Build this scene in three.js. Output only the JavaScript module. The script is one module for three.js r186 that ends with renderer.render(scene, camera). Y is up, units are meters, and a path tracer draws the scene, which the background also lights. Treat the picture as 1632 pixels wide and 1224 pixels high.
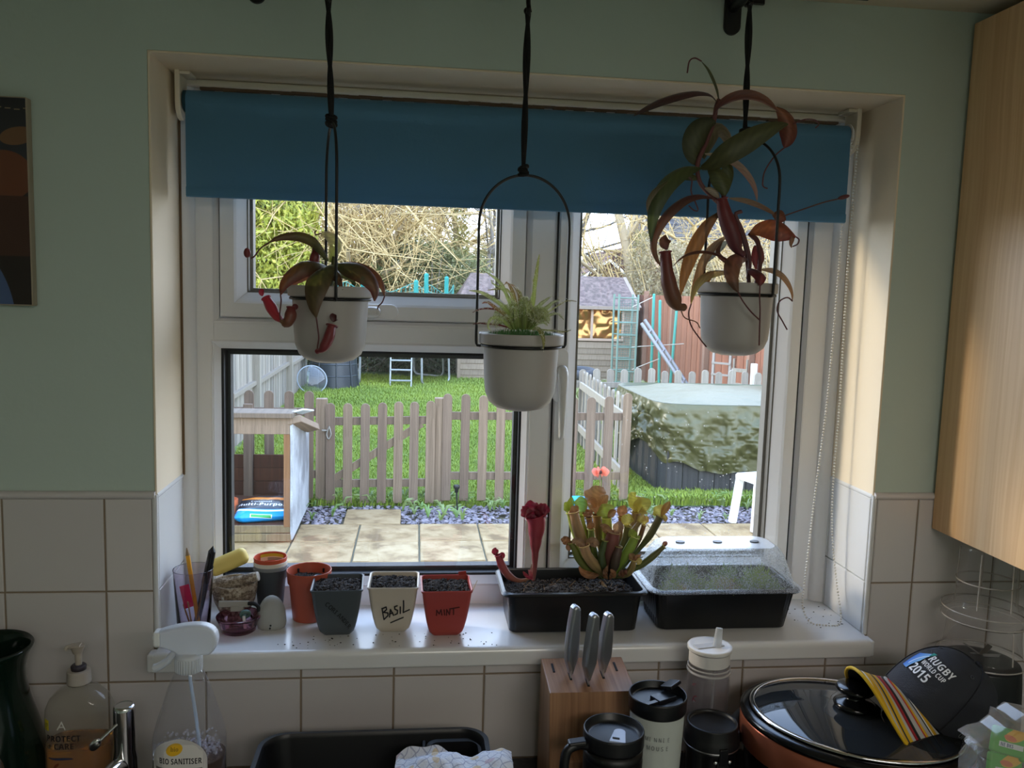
import * as THREE from 'three';
import { mergeGeometries, mergeVertices } from 'three/addons/utils/BufferGeometryUtils.js';
import { RoundedBoxGeometry } from 'three/addons/geometries/RoundedBoxGeometry.js';
import { RectAreaLightUniformsLib } from 'three/addons/lights/RectAreaLightUniformsLib.js';

// ------------------------------------------------------------ camera, sky, sun, exposure
const scene = new THREE.Scene();
const renderer = new THREE.WebGLRenderer({ antialias: true });
renderer.toneMapping = THREE.LinearToneMapping;
renderer.toneMappingExposure = 1.0;
renderer.shadowMap.enabled = true;
RectAreaLightUniformsLib.init();

const FOCAL = 1339.8, CAM = new THREE.Vector3(-0.0831, 1.7032, 1.3633);
const camera = new THREE.PerspectiveCamera(2 * Math.atan(612 / FOCAL) * 180 / Math.PI, 1632 / 1224, 0.02, 400);
camera.position.copy(CAM);
camera.rotation.set(-0.109, -0.1157, 0.0293, 'YXZ');
scene.add(camera);
camera.updateMatrixWorld(true);

const SKY_LEVEL = 6.0, SUN_LEVEL = 2.6, ROOM_LEVEL = 9.5;
{ // hazy winter sky: near white at the horizon, pale blue above
  const W = 64, H = 128, d = new Float32Array(W * H * 4);
  for (let y = 0; y < H; y++) {
    const el = Math.max(0, ((y + 0.5) / H - 0.5) * 2), k = 1 - Math.pow(1 - el, 2.2);
    const c = [0.95 + (0.4 - 0.95) * k, 1.06 + (0.62 - 1.06) * k, 1.18 + (1.04 - 1.18) * k];
    for (let x = 0; x < W; x++) { const o = (y * W + x) * 4; for (let i = 0; i < 3; i++) d[o + i] = c[i] * SKY_LEVEL; d[o + 3] = 1; }
  }
  const t = new THREE.DataTexture(d, W, H, THREE.RGBAFormat, THREE.FloatType);
  t.mapping = THREE.EquirectangularReflectionMapping; t.magFilter = THREE.LinearFilter; t.needsUpdate = true;
  scene.background = t; scene.environment = t;
}
const sun = new THREE.DirectionalLight(new THREE.Color().setRGB(1.0, 0.86, 0.64), SUN_LEVEL);
sun.position.set(-0.8 * 30, 0.42 * 30, -8 - 0.4 * 30);
sun.target.position.set(0, 0, -8);
sun.castShadow = true;
Object.assign(sun.shadow.camera, { left: -14, right: 14, top: 14, bottom: -14, near: 1, far: 80 });
sun.shadow.mapSize.set(2048, 2048); sun.shadow.radius = 16;
scene.add(sun, sun.target);

// ------------------------------------------------------------ helpers
let seed = 12345;
const rnd = () => { seed = (seed + 0x6d2b79f5) | 0; let t = Math.imul(seed ^ (seed >>> 15), 1 | seed); t = (t + Math.imul(t ^ (t >>> 7), 61 | t)) ^ t; return ((t ^ (t >>> 14)) >>> 0) / 4294967296; };
const rr = (a, b) => a + (b - a) * rnd();
const V = (x, y, z) => new THREE.Vector3(x, y, z);
const PI = Math.PI, lerp = (a, b, t) => a + (b - a) * t, clamp = (x, a = 0, b = 1) => Math.min(b, Math.max(a, x));
const DOWN = (px, py) => V((px - 816) / FOCAL, -(py - 612) / FOCAL, -1).applyQuaternion(camera.quaternion);
const P = (px, py, z) => { const d = DOWN(px, py); return CAM.clone().addScaledVector(d, (z - CAM.z) / d.z); };       // the point of the plane z that was measured at a pixel
const used = new Map();
const numbered = (name) => { const n = used.get(name) || 0; used.set(name, n + 1); return n ? name + '_' + String(n).padStart(3, '0') : name; };
const shade = (o) => { o.castShadow = o.receiveShadow = true; return o; };
function tag(o, label, category, group) { o.userData.label = label; o.userData.category = category; if (group) o.userData.group = group; return o; }
function thing(name, label, category, pos = [0, 0, 0], turn = 0, group) {
  const o = new THREE.Group(); o.name = numbered(name); o.position.set(...pos); o.rotation.y = turn; scene.add(o);
  return tag(o, label, category, group);
}
function part(name, geo, mat, parent, label) {
  const m = shade(new THREE.Mesh(Array.isArray(geo) ? merge(geo) : geo, mat)); m.name = name; parent.add(m);
  if (label) m.userData.label = label;
  return m;
}
function solo(name, geo, mat, label, category, pos = [0, 0, 0], turn = 0, group) {
  const m = part(numbered(name), geo, mat, scene); m.position.set(...pos); m.rotation.y = turn; return tag(m, label, category, group);
}
function struct(name, geo, mat, parent = scene) { const m = part(name, geo, mat, parent); if (parent === scene) m.userData.kind = 'structure'; return m; }
function clean(g) { // positions, normals, uv (and colours) only, not indexed, so that everything merges
  let r = g.index ? g.toNonIndexed() : g;
  for (const k of Object.keys(r.attributes)) if (!['position', 'normal', 'uv', 'color'].includes(k)) r.deleteAttribute(k);
  if (!r.attributes.normal) r.computeVertexNormals();
  if (!r.attributes.uv) r.setAttribute('uv', new THREE.BufferAttribute(new Float32Array(r.attributes.position.count * 2), 2));
  r.morphAttributes = {}; r.groups = [];
  return r;
}
function merge(list) {
  const a = list.map(clean), col = a.some((g) => g.attributes.color);
  if (col) for (const g of a) if (!g.attributes.color) paint(g, [1, 1, 1]);
  return mergeGeometries(a);
}
const mv = (g, x = 0, y = 0, z = 0) => g.translate(x, y, z);
const rot = (g, x = 0, y = 0, z = 0) => { if (x) g.rotateX(x); if (y) g.rotateY(y); if (z) g.rotateZ(z); return g; };
function box(w, h, d, r = 0.002, seg = 1) { return r > 0 ? new RoundedBoxGeometry(w, h, d, seg, Math.min(r, w / 2.01, h / 2.01, d / 2.01)) : new THREE.BoxGeometry(w, h, d); }
const boxAt = (x0, x1, y0, y1, z0, z1, r = 0) => mv(box(x1 - x0, y1 - y0, z1 - z0, r), (x0 + x1) / 2, (y0 + y1) / 2, (z0 + z1) / 2);
function bevelBox(w, h, d, b) { // a box with a chamfered front (+z) and sides: 28 triangles
  const s = new THREE.Shape([new THREE.Vector2(-w / 2 + b, -h / 2 + b), new THREE.Vector2(w / 2 - b, -h / 2 + b), new THREE.Vector2(w / 2 - b, h / 2 - b), new THREE.Vector2(-w / 2 + b, h / 2 - b)]);
  return mv(new THREE.ExtrudeGeometry(s, { depth: d - 2 * b, bevelSize: b, bevelThickness: b, bevelSegments: 1 }), 0, 0, b);
}
const lathe = (pts, seg = 40) => new THREE.LatheGeometry(pts.map(([r, y]) => new THREE.Vector2(Math.max(r, 0.00001), y)), seg);
const cyl = (r0, r1, h, seg = 20, open = false) => new THREE.CylinderGeometry(r1, r0, h, seg, 1, open);
const tube = (pts, r, seg = 24, rad = 8, closed = false, tension = 0.5) => new THREE.TubeGeometry(new THREE.CatmullRomCurve3(pts, closed, 'catmullrom', tension), seg, r, rad, closed);
function rod(a, b, r0, r1 = r0, seg = 10) { // a straight tapered bar between two points
  const d = b.clone().sub(a), g = cyl(r0, r1, d.length(), seg);
  g.applyQuaternion(new THREE.Quaternion().setFromUnitVectors(V(0, 1, 0), d.clone().normalize()));
  return mv(g, (a.x + b.x) / 2, (a.y + b.y) / 2, (a.z + b.z) / 2);
}
function bar(a, b, w, d, r = 0.002) { // a squared bar between two points, w across and d deep
  const v = b.clone().sub(a), L = v.length(), g = box(w, L, d, r), y = v.normalize();
  let x = V(0, 0, 1).cross(y).negate(); if (x.lengthSq() < 1e-6) x = V(1, 0, 0); x.normalize();
  const z = x.clone().cross(y);
  g.applyMatrix4(new THREE.Matrix4().makeBasis(x, y, z));
  return mv(g, (a.x + b.x) / 2, (a.y + b.y) / 2, (a.z + b.z) / 2);
}
function paint(g, c) { // vertex colours (linear): one colour or a function of the vertex position and its uv
  const p = g.attributes.position, u = g.attributes.uv, a = new Float32Array(p.count * 3);
  for (let i = 0; i < p.count; i++) { const k = typeof c === 'function' ? c(p.getX(i), p.getY(i), p.getZ(i), u ? u.getX(i) : 0, u ? u.getY(i) : 0) : c; a.set(k, i * 3); }
  g.setAttribute('color', new THREE.BufferAttribute(a, 3));
  return g;
}
function metric(g, s = 1, ox = 0, oy = 0) { // uv in metres from the dominant direction of each face
  g = clean(g); const p = g.attributes.position, n = g.attributes.normal, u = new Float32Array(p.count * 2);
  for (let i = 0; i < p.count; i++) {
    const f = i - i % 3; let nx = 0, ny = 0, nz = 0;
    for (let k = f; k < f + 3; k++) { nx += n.getX(k); ny += n.getY(k); nz += n.getZ(k); }
    nx = Math.abs(nx); ny = Math.abs(ny); nz = Math.abs(nz);
    const x = p.getX(i), y = p.getY(i), z = p.getZ(i);
    u[i * 2] = (nx > ny && nx > nz ? z : x) * s + ox; u[i * 2 + 1] = (ny >= nx && ny >= nz ? z : y) * s + oy;
  }
  g.setAttribute('uv', new THREE.BufferAttribute(u, 2)); return g;
}
function smooth(g) { // shared vertices, averaged normals
  g = g.clone(); g.deleteAttribute('normal'); g.deleteAttribute('uv'); g = mergeVertices(g, 1e-5); g.computeVertexNormals(); return g;
}
function warp(g, f) { const p = g.attributes.position, v = V(); for (let i = 0; i < p.count; i++) { v.fromBufferAttribute(p, i); f(v); p.setXYZ(i, v.x, v.y, v.z); } p.needsUpdate = true; g.computeVertexNormals(); return g; }
// value noise
const hash = (x, y, z = 0) => { let h = Math.imul(x, 374761393) ^ Math.imul(y, 668265263) ^ Math.imul(z, 2147483647 & 0x1b873593); h = Math.imul(h ^ (h >>> 13), 1274126177); return ((h ^ (h >>> 16)) >>> 0) / 4294967296; };
function noise3(x, y, z) {
  const i = Math.floor(x), j = Math.floor(y), k = Math.floor(z), s = (t) => t * t * (3 - 2 * t), a = s(x - i), b = s(y - j), c = s(z - k);
  const e = (dx, dy, dz) => hash(i + dx, j + dy, k + dz);
  return lerp(lerp(lerp(e(0, 0, 0), e(1, 0, 0), a), lerp(e(0, 1, 0), e(1, 1, 0), a), b), lerp(lerp(e(0, 0, 1), e(1, 0, 1), a), lerp(e(0, 1, 1), e(1, 1, 1), a), b), c);
}
function noiseT(u, v, per, sd = 0) { // periodic 2D noise, u and v in 0..1
  const x = u * per, y = v * per, i = Math.floor(x), j = Math.floor(y), s = (t) => t * t * (3 - 2 * t), a = s(x - i), b = s(y - j), m = (q) => ((q % per) + per) % per;
  const e = (dx, dy) => hash(m(i + dx), m(j + dy), sd);
  return lerp(lerp(e(0, 0), e(1, 0), a), lerp(e(0, 1), e(1, 1), a), b);
}
const fbmT = (u, v, per, oct = 4, sd = 0) => { let s = 0, a = 0.5, t = 0; for (let o = 0; o < oct; o++) { s += a * noiseT(u, v, per << o, sd + o); t += a; a *= 0.55; } return s / t; };
function dataTex(n, f, srgb = false, rep = 1) {
  const d = new Uint8Array(n * n * 4);
  for (let y = 0; y < n; y++) for (let x = 0; x < n; x++) { const c = f(x / n, y / n), o = (y * n + x) * 4; if (typeof c === 'number') d[o] = d[o + 1] = d[o + 2] = clamp(c) * 255; else for (let i = 0; i < 3; i++) d[o + i] = clamp(c[i]) * 255; d[o + 3] = 255; }
  const t = new THREE.DataTexture(d, n, n); t.wrapS = t.wrapT = THREE.RepeatWrapping; t.magFilter = THREE.LinearFilter; t.minFilter = THREE.LinearMipmapLinearFilter; t.generateMipmaps = true;
  if (srgb) t.colorSpace = THREE.SRGBColorSpace; t.repeat.set(rep, rep); t.needsUpdate = true; return t;
}
const rep = (t, a, b = a) => { const c = t.clone(); c.repeat.set(a, b); c.needsUpdate = true; return c; };
function canvasTex(w, h, draw) {
  const c = document.createElement('canvas'); c.width = w; c.height = h; draw(c.getContext('2d'), w, h);
  const t = new THREE.CanvasTexture(c); t.colorSpace = THREE.SRGBColorSpace; t.anisotropy = 8; return t;
}
// ------------------------------------------------------------ materials
const T = {
  fine: dataTex(256, (u, v) => fbmT(u, v, 16, 5, 3)),
  coarse: dataTex(256, (u, v) => fbmT(u, v, 4, 6, 9)),
  wood: dataTex(512, (u, v) => { const w = fbmT(u, v, 3, 3, 21) * 0.06, g = noiseT(u + w, v * 0.03, 64, 5), h = noiseT(u + w * 0.5, v * 0.06, 160, 7), k = fbmT(u + w, v * 0.1, 6, 3, 31); return 0.45 + 0.25 * (g - 0.5) + 0.25 * (h - 0.5) + 0.5 * (k - 0.5); }),
};
const tone = (base, lo, hi) => (t) => [0, 1, 2].map((i) => base[i] * lerp(lo, hi, t));
const colorTex = (n, src, f) => dataTex(n, (u, v) => f(u, v), true);
const toS = (x) => (x <= 0.0031308 ? x * 12.92 : 1.055 * Math.pow(x, 1 / 2.4) - 0.055);
const lin3 = (hex) => { const c = new THREE.Color(hex); return [c.r, c.g, c.b]; };
const M = (hex, roughness = 0.6, o = {}) => new THREE.MeshStandardMaterial({ color: hex, roughness, ...o });
const MP = (hex, roughness = 0.6, o = {}) => new THREE.MeshPhysicalMaterial({ color: hex, roughness, ...o });
const woodGrain = (dark, light, n = 512) => dataTex(n, (u, v) => {
  const w = fbmT(u, v, 3, 3, 21) * 0.08, g = noiseT(u + w, v * 0.03125, 64, 5), h = noiseT(u + w * 0.5, v * 0.0625, 128, 7), k = fbmT(u + w, v * 0.125, 8, 3, 31), t = clamp(0.5 + 0.55 * (g - 0.5) + 0.4 * (h - 0.5) + 0.7 * (k - 0.5));
  return [0, 1, 2].map((i) => lerp(dark[i], light[i], t));
}, true);
const speckle = (cols, per, n = 512, sd = 0) => dataTex(n, (u, v) => { const t = clamp((fbmT(u, v, per, 5, sd) - 0.3) * 2.5), k = Math.min(cols.length - 1.001, t * (cols.length - 1)), i = Math.floor(k), f = k - i, g = 0.92 + 0.16 * hash(Math.floor(u * n), Math.floor(v * n), 4); return [0, 1, 2].map((c) => lerp(cols[i][c], cols[i + 1][c], f) * g); }, true);
const B = (h, s) => ({ bumpMap: h, bumpScale: s });
const mats = {
  paint: M('#c2d1c8', 0.85, { ...B(rep(T.fine, 5), 0.0004) }),
  plaster: M('#efdfc4', 0.8, { ...B(rep(T.coarse, 2), 0.0008) }),
  ceiling: M('#d8d0bc', 0.9),
  tile: M('#d5d0d0', 0.22, { ...B(rep(T.coarse, 2), 0.0003) }),
  tileWhite: M('#dcdcdc', 0.22),
  grout: M('#8f7f6c', 0.95, { ...B(rep(T.fine, 20), 0.0006) }),
  upvc: M('#ebeaea', 0.32),
  upvcCream: M('#e6dcc9', 0.5),
  sill: M('#e6e6e6', 0.2),
  gasket: M('#16171a', 0.6),
  spacer: M('#6f6b63', 0.45, { metalness: 0.3 }),
  glass: MP('#ffffff', 0.0, { transmission: 1, thickness: 0, ior: 1.5 }),
  clear: MP('#fbfbfb', 0.04, { transmission: 1, thickness: 0, ior: 1.45, side: THREE.DoubleSide }),
  black: M('#0c0d0f', 0.45),
  blackGloss: M('#0a0b0d', 0.18),
  blackMatt: M('#101114', 0.7),
  chrome: M('#d5d5d8', 0.12, { metalness: 1 }),
  steel: M('#b4b4b8', 0.3, { metalness: 1 }),
  white: M('#e4e4e2', 0.4),
  soil: new THREE.MeshStandardMaterial({ map: speckle([[0.07, 0.055, 0.045], [0.16, 0.13, 0.11], [0.3, 0.26, 0.22]], 24, 256, 3), roughness: 1, ...B(rep(T.fine, 3), 0.004) }),
  leaf: MP('#ffffff', 0.5, { vertexColors: true, side: THREE.DoubleSide, transmission: 0.42, thickness: 0 }),
  solidLeaf: M('#ffffff', 0.45, { vertexColors: true, side: THREE.DoubleSide }),
  tinted: M('#ffffff', 0.85, { vertexColors: true }),
};
// ------------------------------------------------------------ the room
const L = -0.487, R = 0.717, TOP = 2.045, SILL = 1.116, FZ = -0.165, CEIL = 2.187, COUNTER = 0.908, G = -0.1;
const XL = -2.3, XR = 1.2, ZB = 3.4;
const GX = -0.7183, GY = 1.21, K = 0.152;
{
  const s = new THREE.Shape([V(XL - 0.2, G - 0.3, 0), V(XR + 0.2, G - 0.3, 0), V(XR + 0.2, 2.6, 0), V(XL - 0.2, 2.6, 0)].map((v) => new THREE.Vector2(v.x, v.y)));
  const h = new THREE.Path([[L - 0.004, 1.083], [R + 0.004, 1.083], [R + 0.004, TOP + 0.004], [L - 0.004, TOP + 0.004]].map(([x, y]) => new THREE.Vector2(x, y)));
  s.holes.push(h);
  struct('wall_front', metric(mv(new THREE.ExtrudeGeometry(s, { depth: 0.29, bevelEnabled: false }), 0, 0, -0.29)), mats.paint);
  struct('wall_left', metric(boxAt(XL - 0.2, XL, G - 0.3, 2.6, 0, ZB + 0.2)), mats.paint);
  struct('wall_right', metric(boxAt(XR, XR + 0.2, G - 0.3, 2.6, 0, ZB + 0.2)), mats.paint);
  struct('wall_back', metric(boxAt(XL, XR, G - 0.3, 2.6, ZB, ZB + 0.2)), mats.paint);
  struct('floor', metric(boxAt(XL, XR, G - 0.3, 0, 0, ZB)), M('#8a7f72', 0.5));
  struct('ceiling', metric(boxAt(XL, XR, CEIL, 2.6, 0, ZB)), mats.ceiling);
}
const wallFront = scene.getObjectByName('wall_front');
{ // glazed white wall tiles, each one proud of its grout bed
  const bed = (x0, x1, y0, y1) => boxAt(x0, x1, y0, y1, 0, 0.0035);
  const yB = COUNTER - 0.008;
  part('grout', metric(merge([bed(XL + 0.5, L - 0.006, yB, 1.362), bed(L - 0.006, R + 0.006, yB, 1.083), bed(R + 0.006, XR, yB, 1.362)])), mats.grout, wallFront);
  const shapes = new Map(), tileMats = ['#d5d0cf', '#d1cccb', '#d8d2d0'].map((c) => M(c, 0.2, { ...B(rep(T.coarse, 1), 0.0004) }));
  const put = (x0, x1, y0, y1) => {
    const w = x1 - x0, h = y1 - y0; if (w < 0.012 || h < 0.012) return;
    const k = w.toFixed(3) + '_' + h.toFixed(3);
    if (!shapes.has(k)) shapes.set(k, bevelBox(w, h, 0.006, 0.0014));
    const m = part('tile', shapes.get(k), tileMats[Math.floor(rnd() * 3)], wallFront); m.position.set((x0 + x1) / 2, (y0 + y1) / 2, rr(-0.0002, 0.0003));
  };
  const g = 0.0015;
  for (let i = -5; i < 13; i++) for (let j = -2; j < 1; j++) {
    const x0 = GX + i * K + g, x1 = x0 + K - 2 * g, y0 = Math.max(yB, GY + j * K + g), y1 = GY + (j + 1) * K - g;
    if (x1 > XR) continue;
    const yTop = j === 0 ? 1.36 : y1;
    if (x1 < L - 0.008 || x0 > R + 0.008) { put(x0, x1, y0, yTop); continue; }
    if (y1 < 1.083 && j === -2) { put(x0, x1, y0, Math.min(y1, 1.081)); continue; }
    if (x0 < L - 0.02) put(x0, L - 0.008, y0, yTop);
    else if (x1 > R + 0.02 && x0 > L) put(Math.max(x0, R + 0.008), x1, y0, yTop);
    if (j === -1) put(Math.max(x0, L - 0.006), Math.min(x1, R + 0.006), y0, 1.081);
  }
  // quadrant trim along the top edge of the tiles and the white bead down their corners
  const q = (x0, x1) => { const c = cyl(0.0065, 0.0065, x1 - x0, 12); rot(c, 0, 0, PI / 2); c.scale(1, 1, 1.15); return mv(c, (x0 + x1) / 2, 1.3665, 0.0025); };
  struct('trim_1', q(XL + 0.5, L - 0.002), mats.tile); struct('trim_2', q(R + 0.002, XR), mats.tile);
}
{ // plaster lining of the window recess, and the lower tiled part of its sides
  const d0 = FZ - 0.005, soft = 0.003;
  struct('trim_3', [metric(boxAt(L - 0.0035, R + 0.0035, TOP, TOP + 0.0035, d0, 0.0015, 0.001))], mats.plaster);
  struct('trim_4', [metric(boxAt(L - 0.0035, L, 1.36, TOP + 0.003, d0, 0.0015, 0.001))], mats.plaster);
  struct('trim_5', [metric(boxAt(R, R + 0.0035, 1.36, TOP + 0.003, d0, 0.0015, 0.001))], mats.plaster);
  const jambL = struct('trim_6', metric(boxAt(L - 0.02, L - 0.0045, SILL - 0.03, 1.362, d0, 0.0025)), mats.grout);
  const jambR = struct('trim_7', metric(boxAt(R + 0.0045, R + 0.02, SILL - 0.03, 1.362, d0, 0.0025)), mats.grout);
  const side = (parent, x, dir, z0, z1, y0, y1) => { const g = bevelBox(z1 - z0, y1 - y0, 0.0055, 0.0012); g.rotateY(dir * PI / 2); const m = part('tile', g, mats.tileWhite, parent); m.position.set(x, (y0 + y1) / 2, (z0 + z1) / 2); };
  for (const [p, x, dir] of [[jambL, L - 0.005, 1], [jambR, R + 0.005, -1]]) for (const [y0, y1] of [[SILL, GY - 0.001], [GY + 0.001, 1.361]]) { side(p, x, dir, -0.142, -0.004, y0, y1); side(p, x, dir, FZ, -0.144, y0, y1); }
  // glazed corner beads
  for (const [p, x] of [[jambL, L - 0.003], [jambR, R + 0.003]]) part('corner_bead', mv(cyl(0.0045, 0.0045, 1.367 - SILL, 10), x, (1.367 + SILL) / 2, 0.0028), mats.tileWhite, p);
  for (const [p, x] of [[jambL, L + 0.001], [jambR, R - 0.001]]) part('top_bead', mv(rot(cyl(0.006, 0.006, 0.165, 10), PI / 2), x + (x < 0 ? -0.005 : 0.005), 1.3645, FZ / 2), mats.tileWhite, p);
}
{ // window board with a rounded nose
  const s = new THREE.Shape(), z1 = 0.034, t = SILL, b = SILL - 0.031, r = 0.011;
  s.moveTo(FZ - 0.005, b); s.lineTo(z1 - 0.004, b); s.quadraticCurveTo(z1, b, z1, b + 0.004); s.lineTo(z1, t - r); s.quadraticCurveTo(z1, t, z1 - r, t); s.lineTo(FZ - 0.005, t); s.closePath();
  // the shape lies in (z, y); turn it so that its first axis is z
  const g = new THREE.ExtrudeGeometry(s, { depth: R - L, bevelEnabled: false, curveSegments: 8 });
  g.applyMatrix4(new THREE.Matrix4().makeBasis(V(0, 0, 1), V(0, 1, 0), V(-1, 0, 0))); mv(g, R, 0, 0);
  const horns = [boxAt(L - 0.012, L + 0.001, b, t - 0.001, 0.0066, z1 - 0.001, 0.004), boxAt(R - 0.001, R + 0.008, b, t - 0.001, 0.0066, z1 - 0.001, 0.004)];
  const sill = struct('window_sill', metric(merge([g, ...horns])), mats.sill), cr = [];
  for (let i = 0; i < 90; i++) { const near = i % 3, x = near ? rr(-0.3, 0.06) : rr(0.62, 0.705), z = near ? rr(-0.03, 0.022) : rr(-0.13, -0.02), k = rr(0.0005, 0.0014); cr.push(mv(new THREE.IcosahedronGeometry(k, 0).scale(1.3, 0.6, 1), x, SILL + k * 0.4, z)); }
  part('soil_crumbs', merge(cr), mats.soil, sill).userData.kind = 'stuff';
}

// ------------------------------------------------------------ the window
function rectFrame(x0, x1, y0, y1, prof) { // a mitred frame: profile points are [inset from the outer edge, z]
  const pos = [], put = (a, b, c, d) => pos.push(...a, ...b, ...c, ...a, ...c, ...d);
  const ring = ([i, z]) => [[x0 + i, y0 + i, z], [x1 - i, y0 + i, z], [x1 - i, y1 - i, z], [x0 + i, y1 - i, z]];
  for (let k = 0; k + 1 < prof.length; k++) { const a = ring(prof[k]), b = ring(prof[k + 1]); for (let e = 0; e < 4; e++) put(a[e], a[(e + 1) % 4], b[(e + 1) % 4], b[e]); }
  const g = new THREE.BufferGeometry(); g.setAttribute('position', new THREE.Float32BufferAttribute(pos, 3)); g.computeVertexNormals();
  return metric(g);
}
const win = new THREE.Group(); win.name = 'window_1'; win.userData.kind = 'structure'; scene.add(win);
const GLZ = FZ - 0.03;                                                // the plane of the panes
{
  const F = FZ, back = F - 0.065;
  // outer frame with its inward bevel, transom and mullion
  const fx0 = L, fx1 = R, fy0 = SILL, fy1 = TOP;
  const solid = [];
  const lx0 = -0.435, lx1 = 0.124, rx0 = 0.168, rx1 = 0.652;          // openings between frame, mullion and frame
  const upB = 1.638, lowT = 1.605, upT = 1.985;
  // flats
  part('frame', merge([
    boxAt(L + 0.002, lx0 - 0.001, fy0 + 0.001, fy1 - 0.002, back, F), boxAt(rx1 + 0.006, R - 0.002, fy0 + 0.001, fy1 - 0.002, back, F),
    boxAt(lx0 - 0.001, rx1 + 0.006, upT, fy1 - 0.002, back, F), boxAt(lx0 - 0.001, rx1 + 0.006, fy0 + 0.001, 1.152, back, F)]), mats.upvc, win);
  part('mullion', boxAt(0.124, 0.165, 1.152, upT, back, F), mats.upvc, win);
  part('transom', boxAt(lx0 - 0.0005, 0.1235, lowT, upB, back, F), mats.upvc, win);
  // fixed lower light: sloped bead, then the dark gasket and spacer
  part('bead', rectFrame(lx0 - 0.008, 0.132, 1.152, lowT + 0.001, [[0, F - 0.001], [0.004, F + 0.002], [0.018, F - 0.012], [0.018, back]]), mats.upvc, win);
  part('gasket', rectFrame(lx0 + 0.009, 0.115, 1.169, lowT - 0.016, [[0, F - 0.011], [0.004, F - 0.013], [0.004, GLZ], [0.012, GLZ - 0.001], [0.012, GLZ - 0.024]]), mats.gasket, win);
  const px0 = lx0 + 0.012;
  part('pane', boxAt(px0, 0.112, 1.172, lowT - 0.019, GLZ - 0.003, GLZ), mats.glass, win);
  // two opening sashes
  const sash = (x0, x1, y0, y1, wide, label) => {
    const s = new THREE.Group(); s.name = 'sash'; win.add(s);
    part('sash_frame', rectFrame(x0, x1, y0, y1, [[0.0005, back], [0.0005, F - 0.006], [0.003, F + 0.004], [wide, F + 0.004], [wide + 0.004, F + 0.001], [wide + 0.019, F - 0.013], [wide + 0.019, back]]), mats.upvc, s);
    part('gasket', rectFrame(x0 + wide + 0.0185, x1 - wide - 0.0185, y0 + wide + 0.0185, y1 - wide - 0.0185, [[0, F - 0.013], [0.003, F - 0.014], [0.003, GLZ], [0.008, GLZ - 0.001], [0.008, GLZ - 0.024]]), mats.spacer, s);
    const i = wide + 0.021;
    part('pane', boxAt(x0 + i, x1 - i, y0 + i, y1 - i, GLZ - 0.003, GLZ), mats.glass, s);
    return s;
  };
  part('bevel', merge([rectFrame(lx0 - 0.002, 0.1245, upB - 0.004, upT + 0.004, [[0, F + 0.0005], [0.009, F - 0.009], [0.009, back]]), rectFrame(0.1645, rx1 + 0.008, 1.15, upT + 0.004, [[0, F + 0.0005], [0.007, F - 0.009], [0.007, back]])]), mats.upvc, win);
  const fan = sash(lx0 + 0.009, 0.114, upB + 0.006, upT - 0.004, 0.026);
  const cas = sash(0.1725, 0.6455, 1.158, upT - 0.004, 0.022);
  // dark shut line beside the casement
  part('shut_line', rectFrame(0.17, 0.649, 1.1555, upT - 0.002, [[0, F - 0.004], [0.003, F - 0.0045]]), mats.gasket, win);
  // white quadrant between frame and recess, down both sides
  for (const [x, d] of [[L + 0.0005, 1], [R - 0.0005, -1]]) part('side_trim', mv((() => { const s = new THREE.Shape(); s.moveTo(0, 0); if (d > 0) { s.lineTo(0.022, 0); s.quadraticCurveTo(0.02, 0.014, 0, 0.016); } else { s.lineTo(0, 0.016); s.quadraticCurveTo(-0.02, 0.014, -0.022, 0); } s.closePath(); const g = new THREE.ExtrudeGeometry(s, { depth: TOP - SILL - 0.004, bevelEnabled: false }); g.applyMatrix4(new THREE.Matrix4().makeBasis(V(1, 0, 0), V(0, 0, 1), V(0, -1, 0))); return g; })(), x, TOP - 0.003, F + 0.0005), mats.upvc, win);
  // handles: a lever on the casement, a flat lever on the fanlight
  const lever = (parent) => {
    const h = new THREE.Group(); h.name = 'handle'; parent.add(h);
    const plate = new THREE.Shape(); const w = 0.012, l = 0.05; plate.moveTo(-w, -l + w); plate.absarc(0, -l + w, w, PI, 0, false); plate.lineTo(w, l - w); plate.absarc(0, l - w, w, 0, PI, false); plate.closePath();
    part('back_plate', new THREE.ExtrudeGeometry(plate, { depth: 0.006, bevelSize: 0.0015, bevelThickness: 0.0015, bevelSegments: 2 }), mats.upvc, h);
    const c = new THREE.CatmullRomCurve3([V(0, 0.012, 0.008), V(0, 0.012, 0.02), V(0, 0.004, 0.029), V(0, -0.03, 0.031), V(0.001, -0.075, 0.03), V(0.001, -0.108, 0.028)]);
    const g = new THREE.TubeGeometry(c, 30, 0.0085, 12); warp(g, (v) => { const t = clamp((0.012 - v.y) / 0.12); v.z = 0.019 + (v.z - 0.019) * 0.85; v.x *= lerp(1.15, 0.62, t); });
    part('lever', [g, mv(new THREE.SphereGeometry(0.0084, 12, 8).scale(0.62, 0.7, 0.8), 0.0008, -0.108, 0.0265), mv(new THREE.SphereGeometry(0.0095, 14, 10), 0, 0.012, 0.021)], mats.steelWhite, h);
    part('keyhole', [rot(mv(cyl(0.0046, 0.0046, 0.002, 16), 0, 0.0275, 0), PI / 2)].map((q) => mv(q, 0, -0.003, 0.0028)), mats.steel, h);
    return h;
  };
  mats.steelWhite = M('#d2d0cc', 0.25);
  const h1 = lever(cas); h1.position.set(0.1835, 1.552, F + 0.0045);
  const drops = []; for (let i = 0; i < 170; i++) { const k = rr(0.0004, 0.0011); drops.push(mv(new THREE.SphereGeometry(k, 6, 5).scale(1, 1.2, 0.6), rr(0.3, 0.565), rr(1.24, 1.5) - Math.pow(rnd(), 2) * 0.02, GLZ + 0.0004)); }
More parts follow.
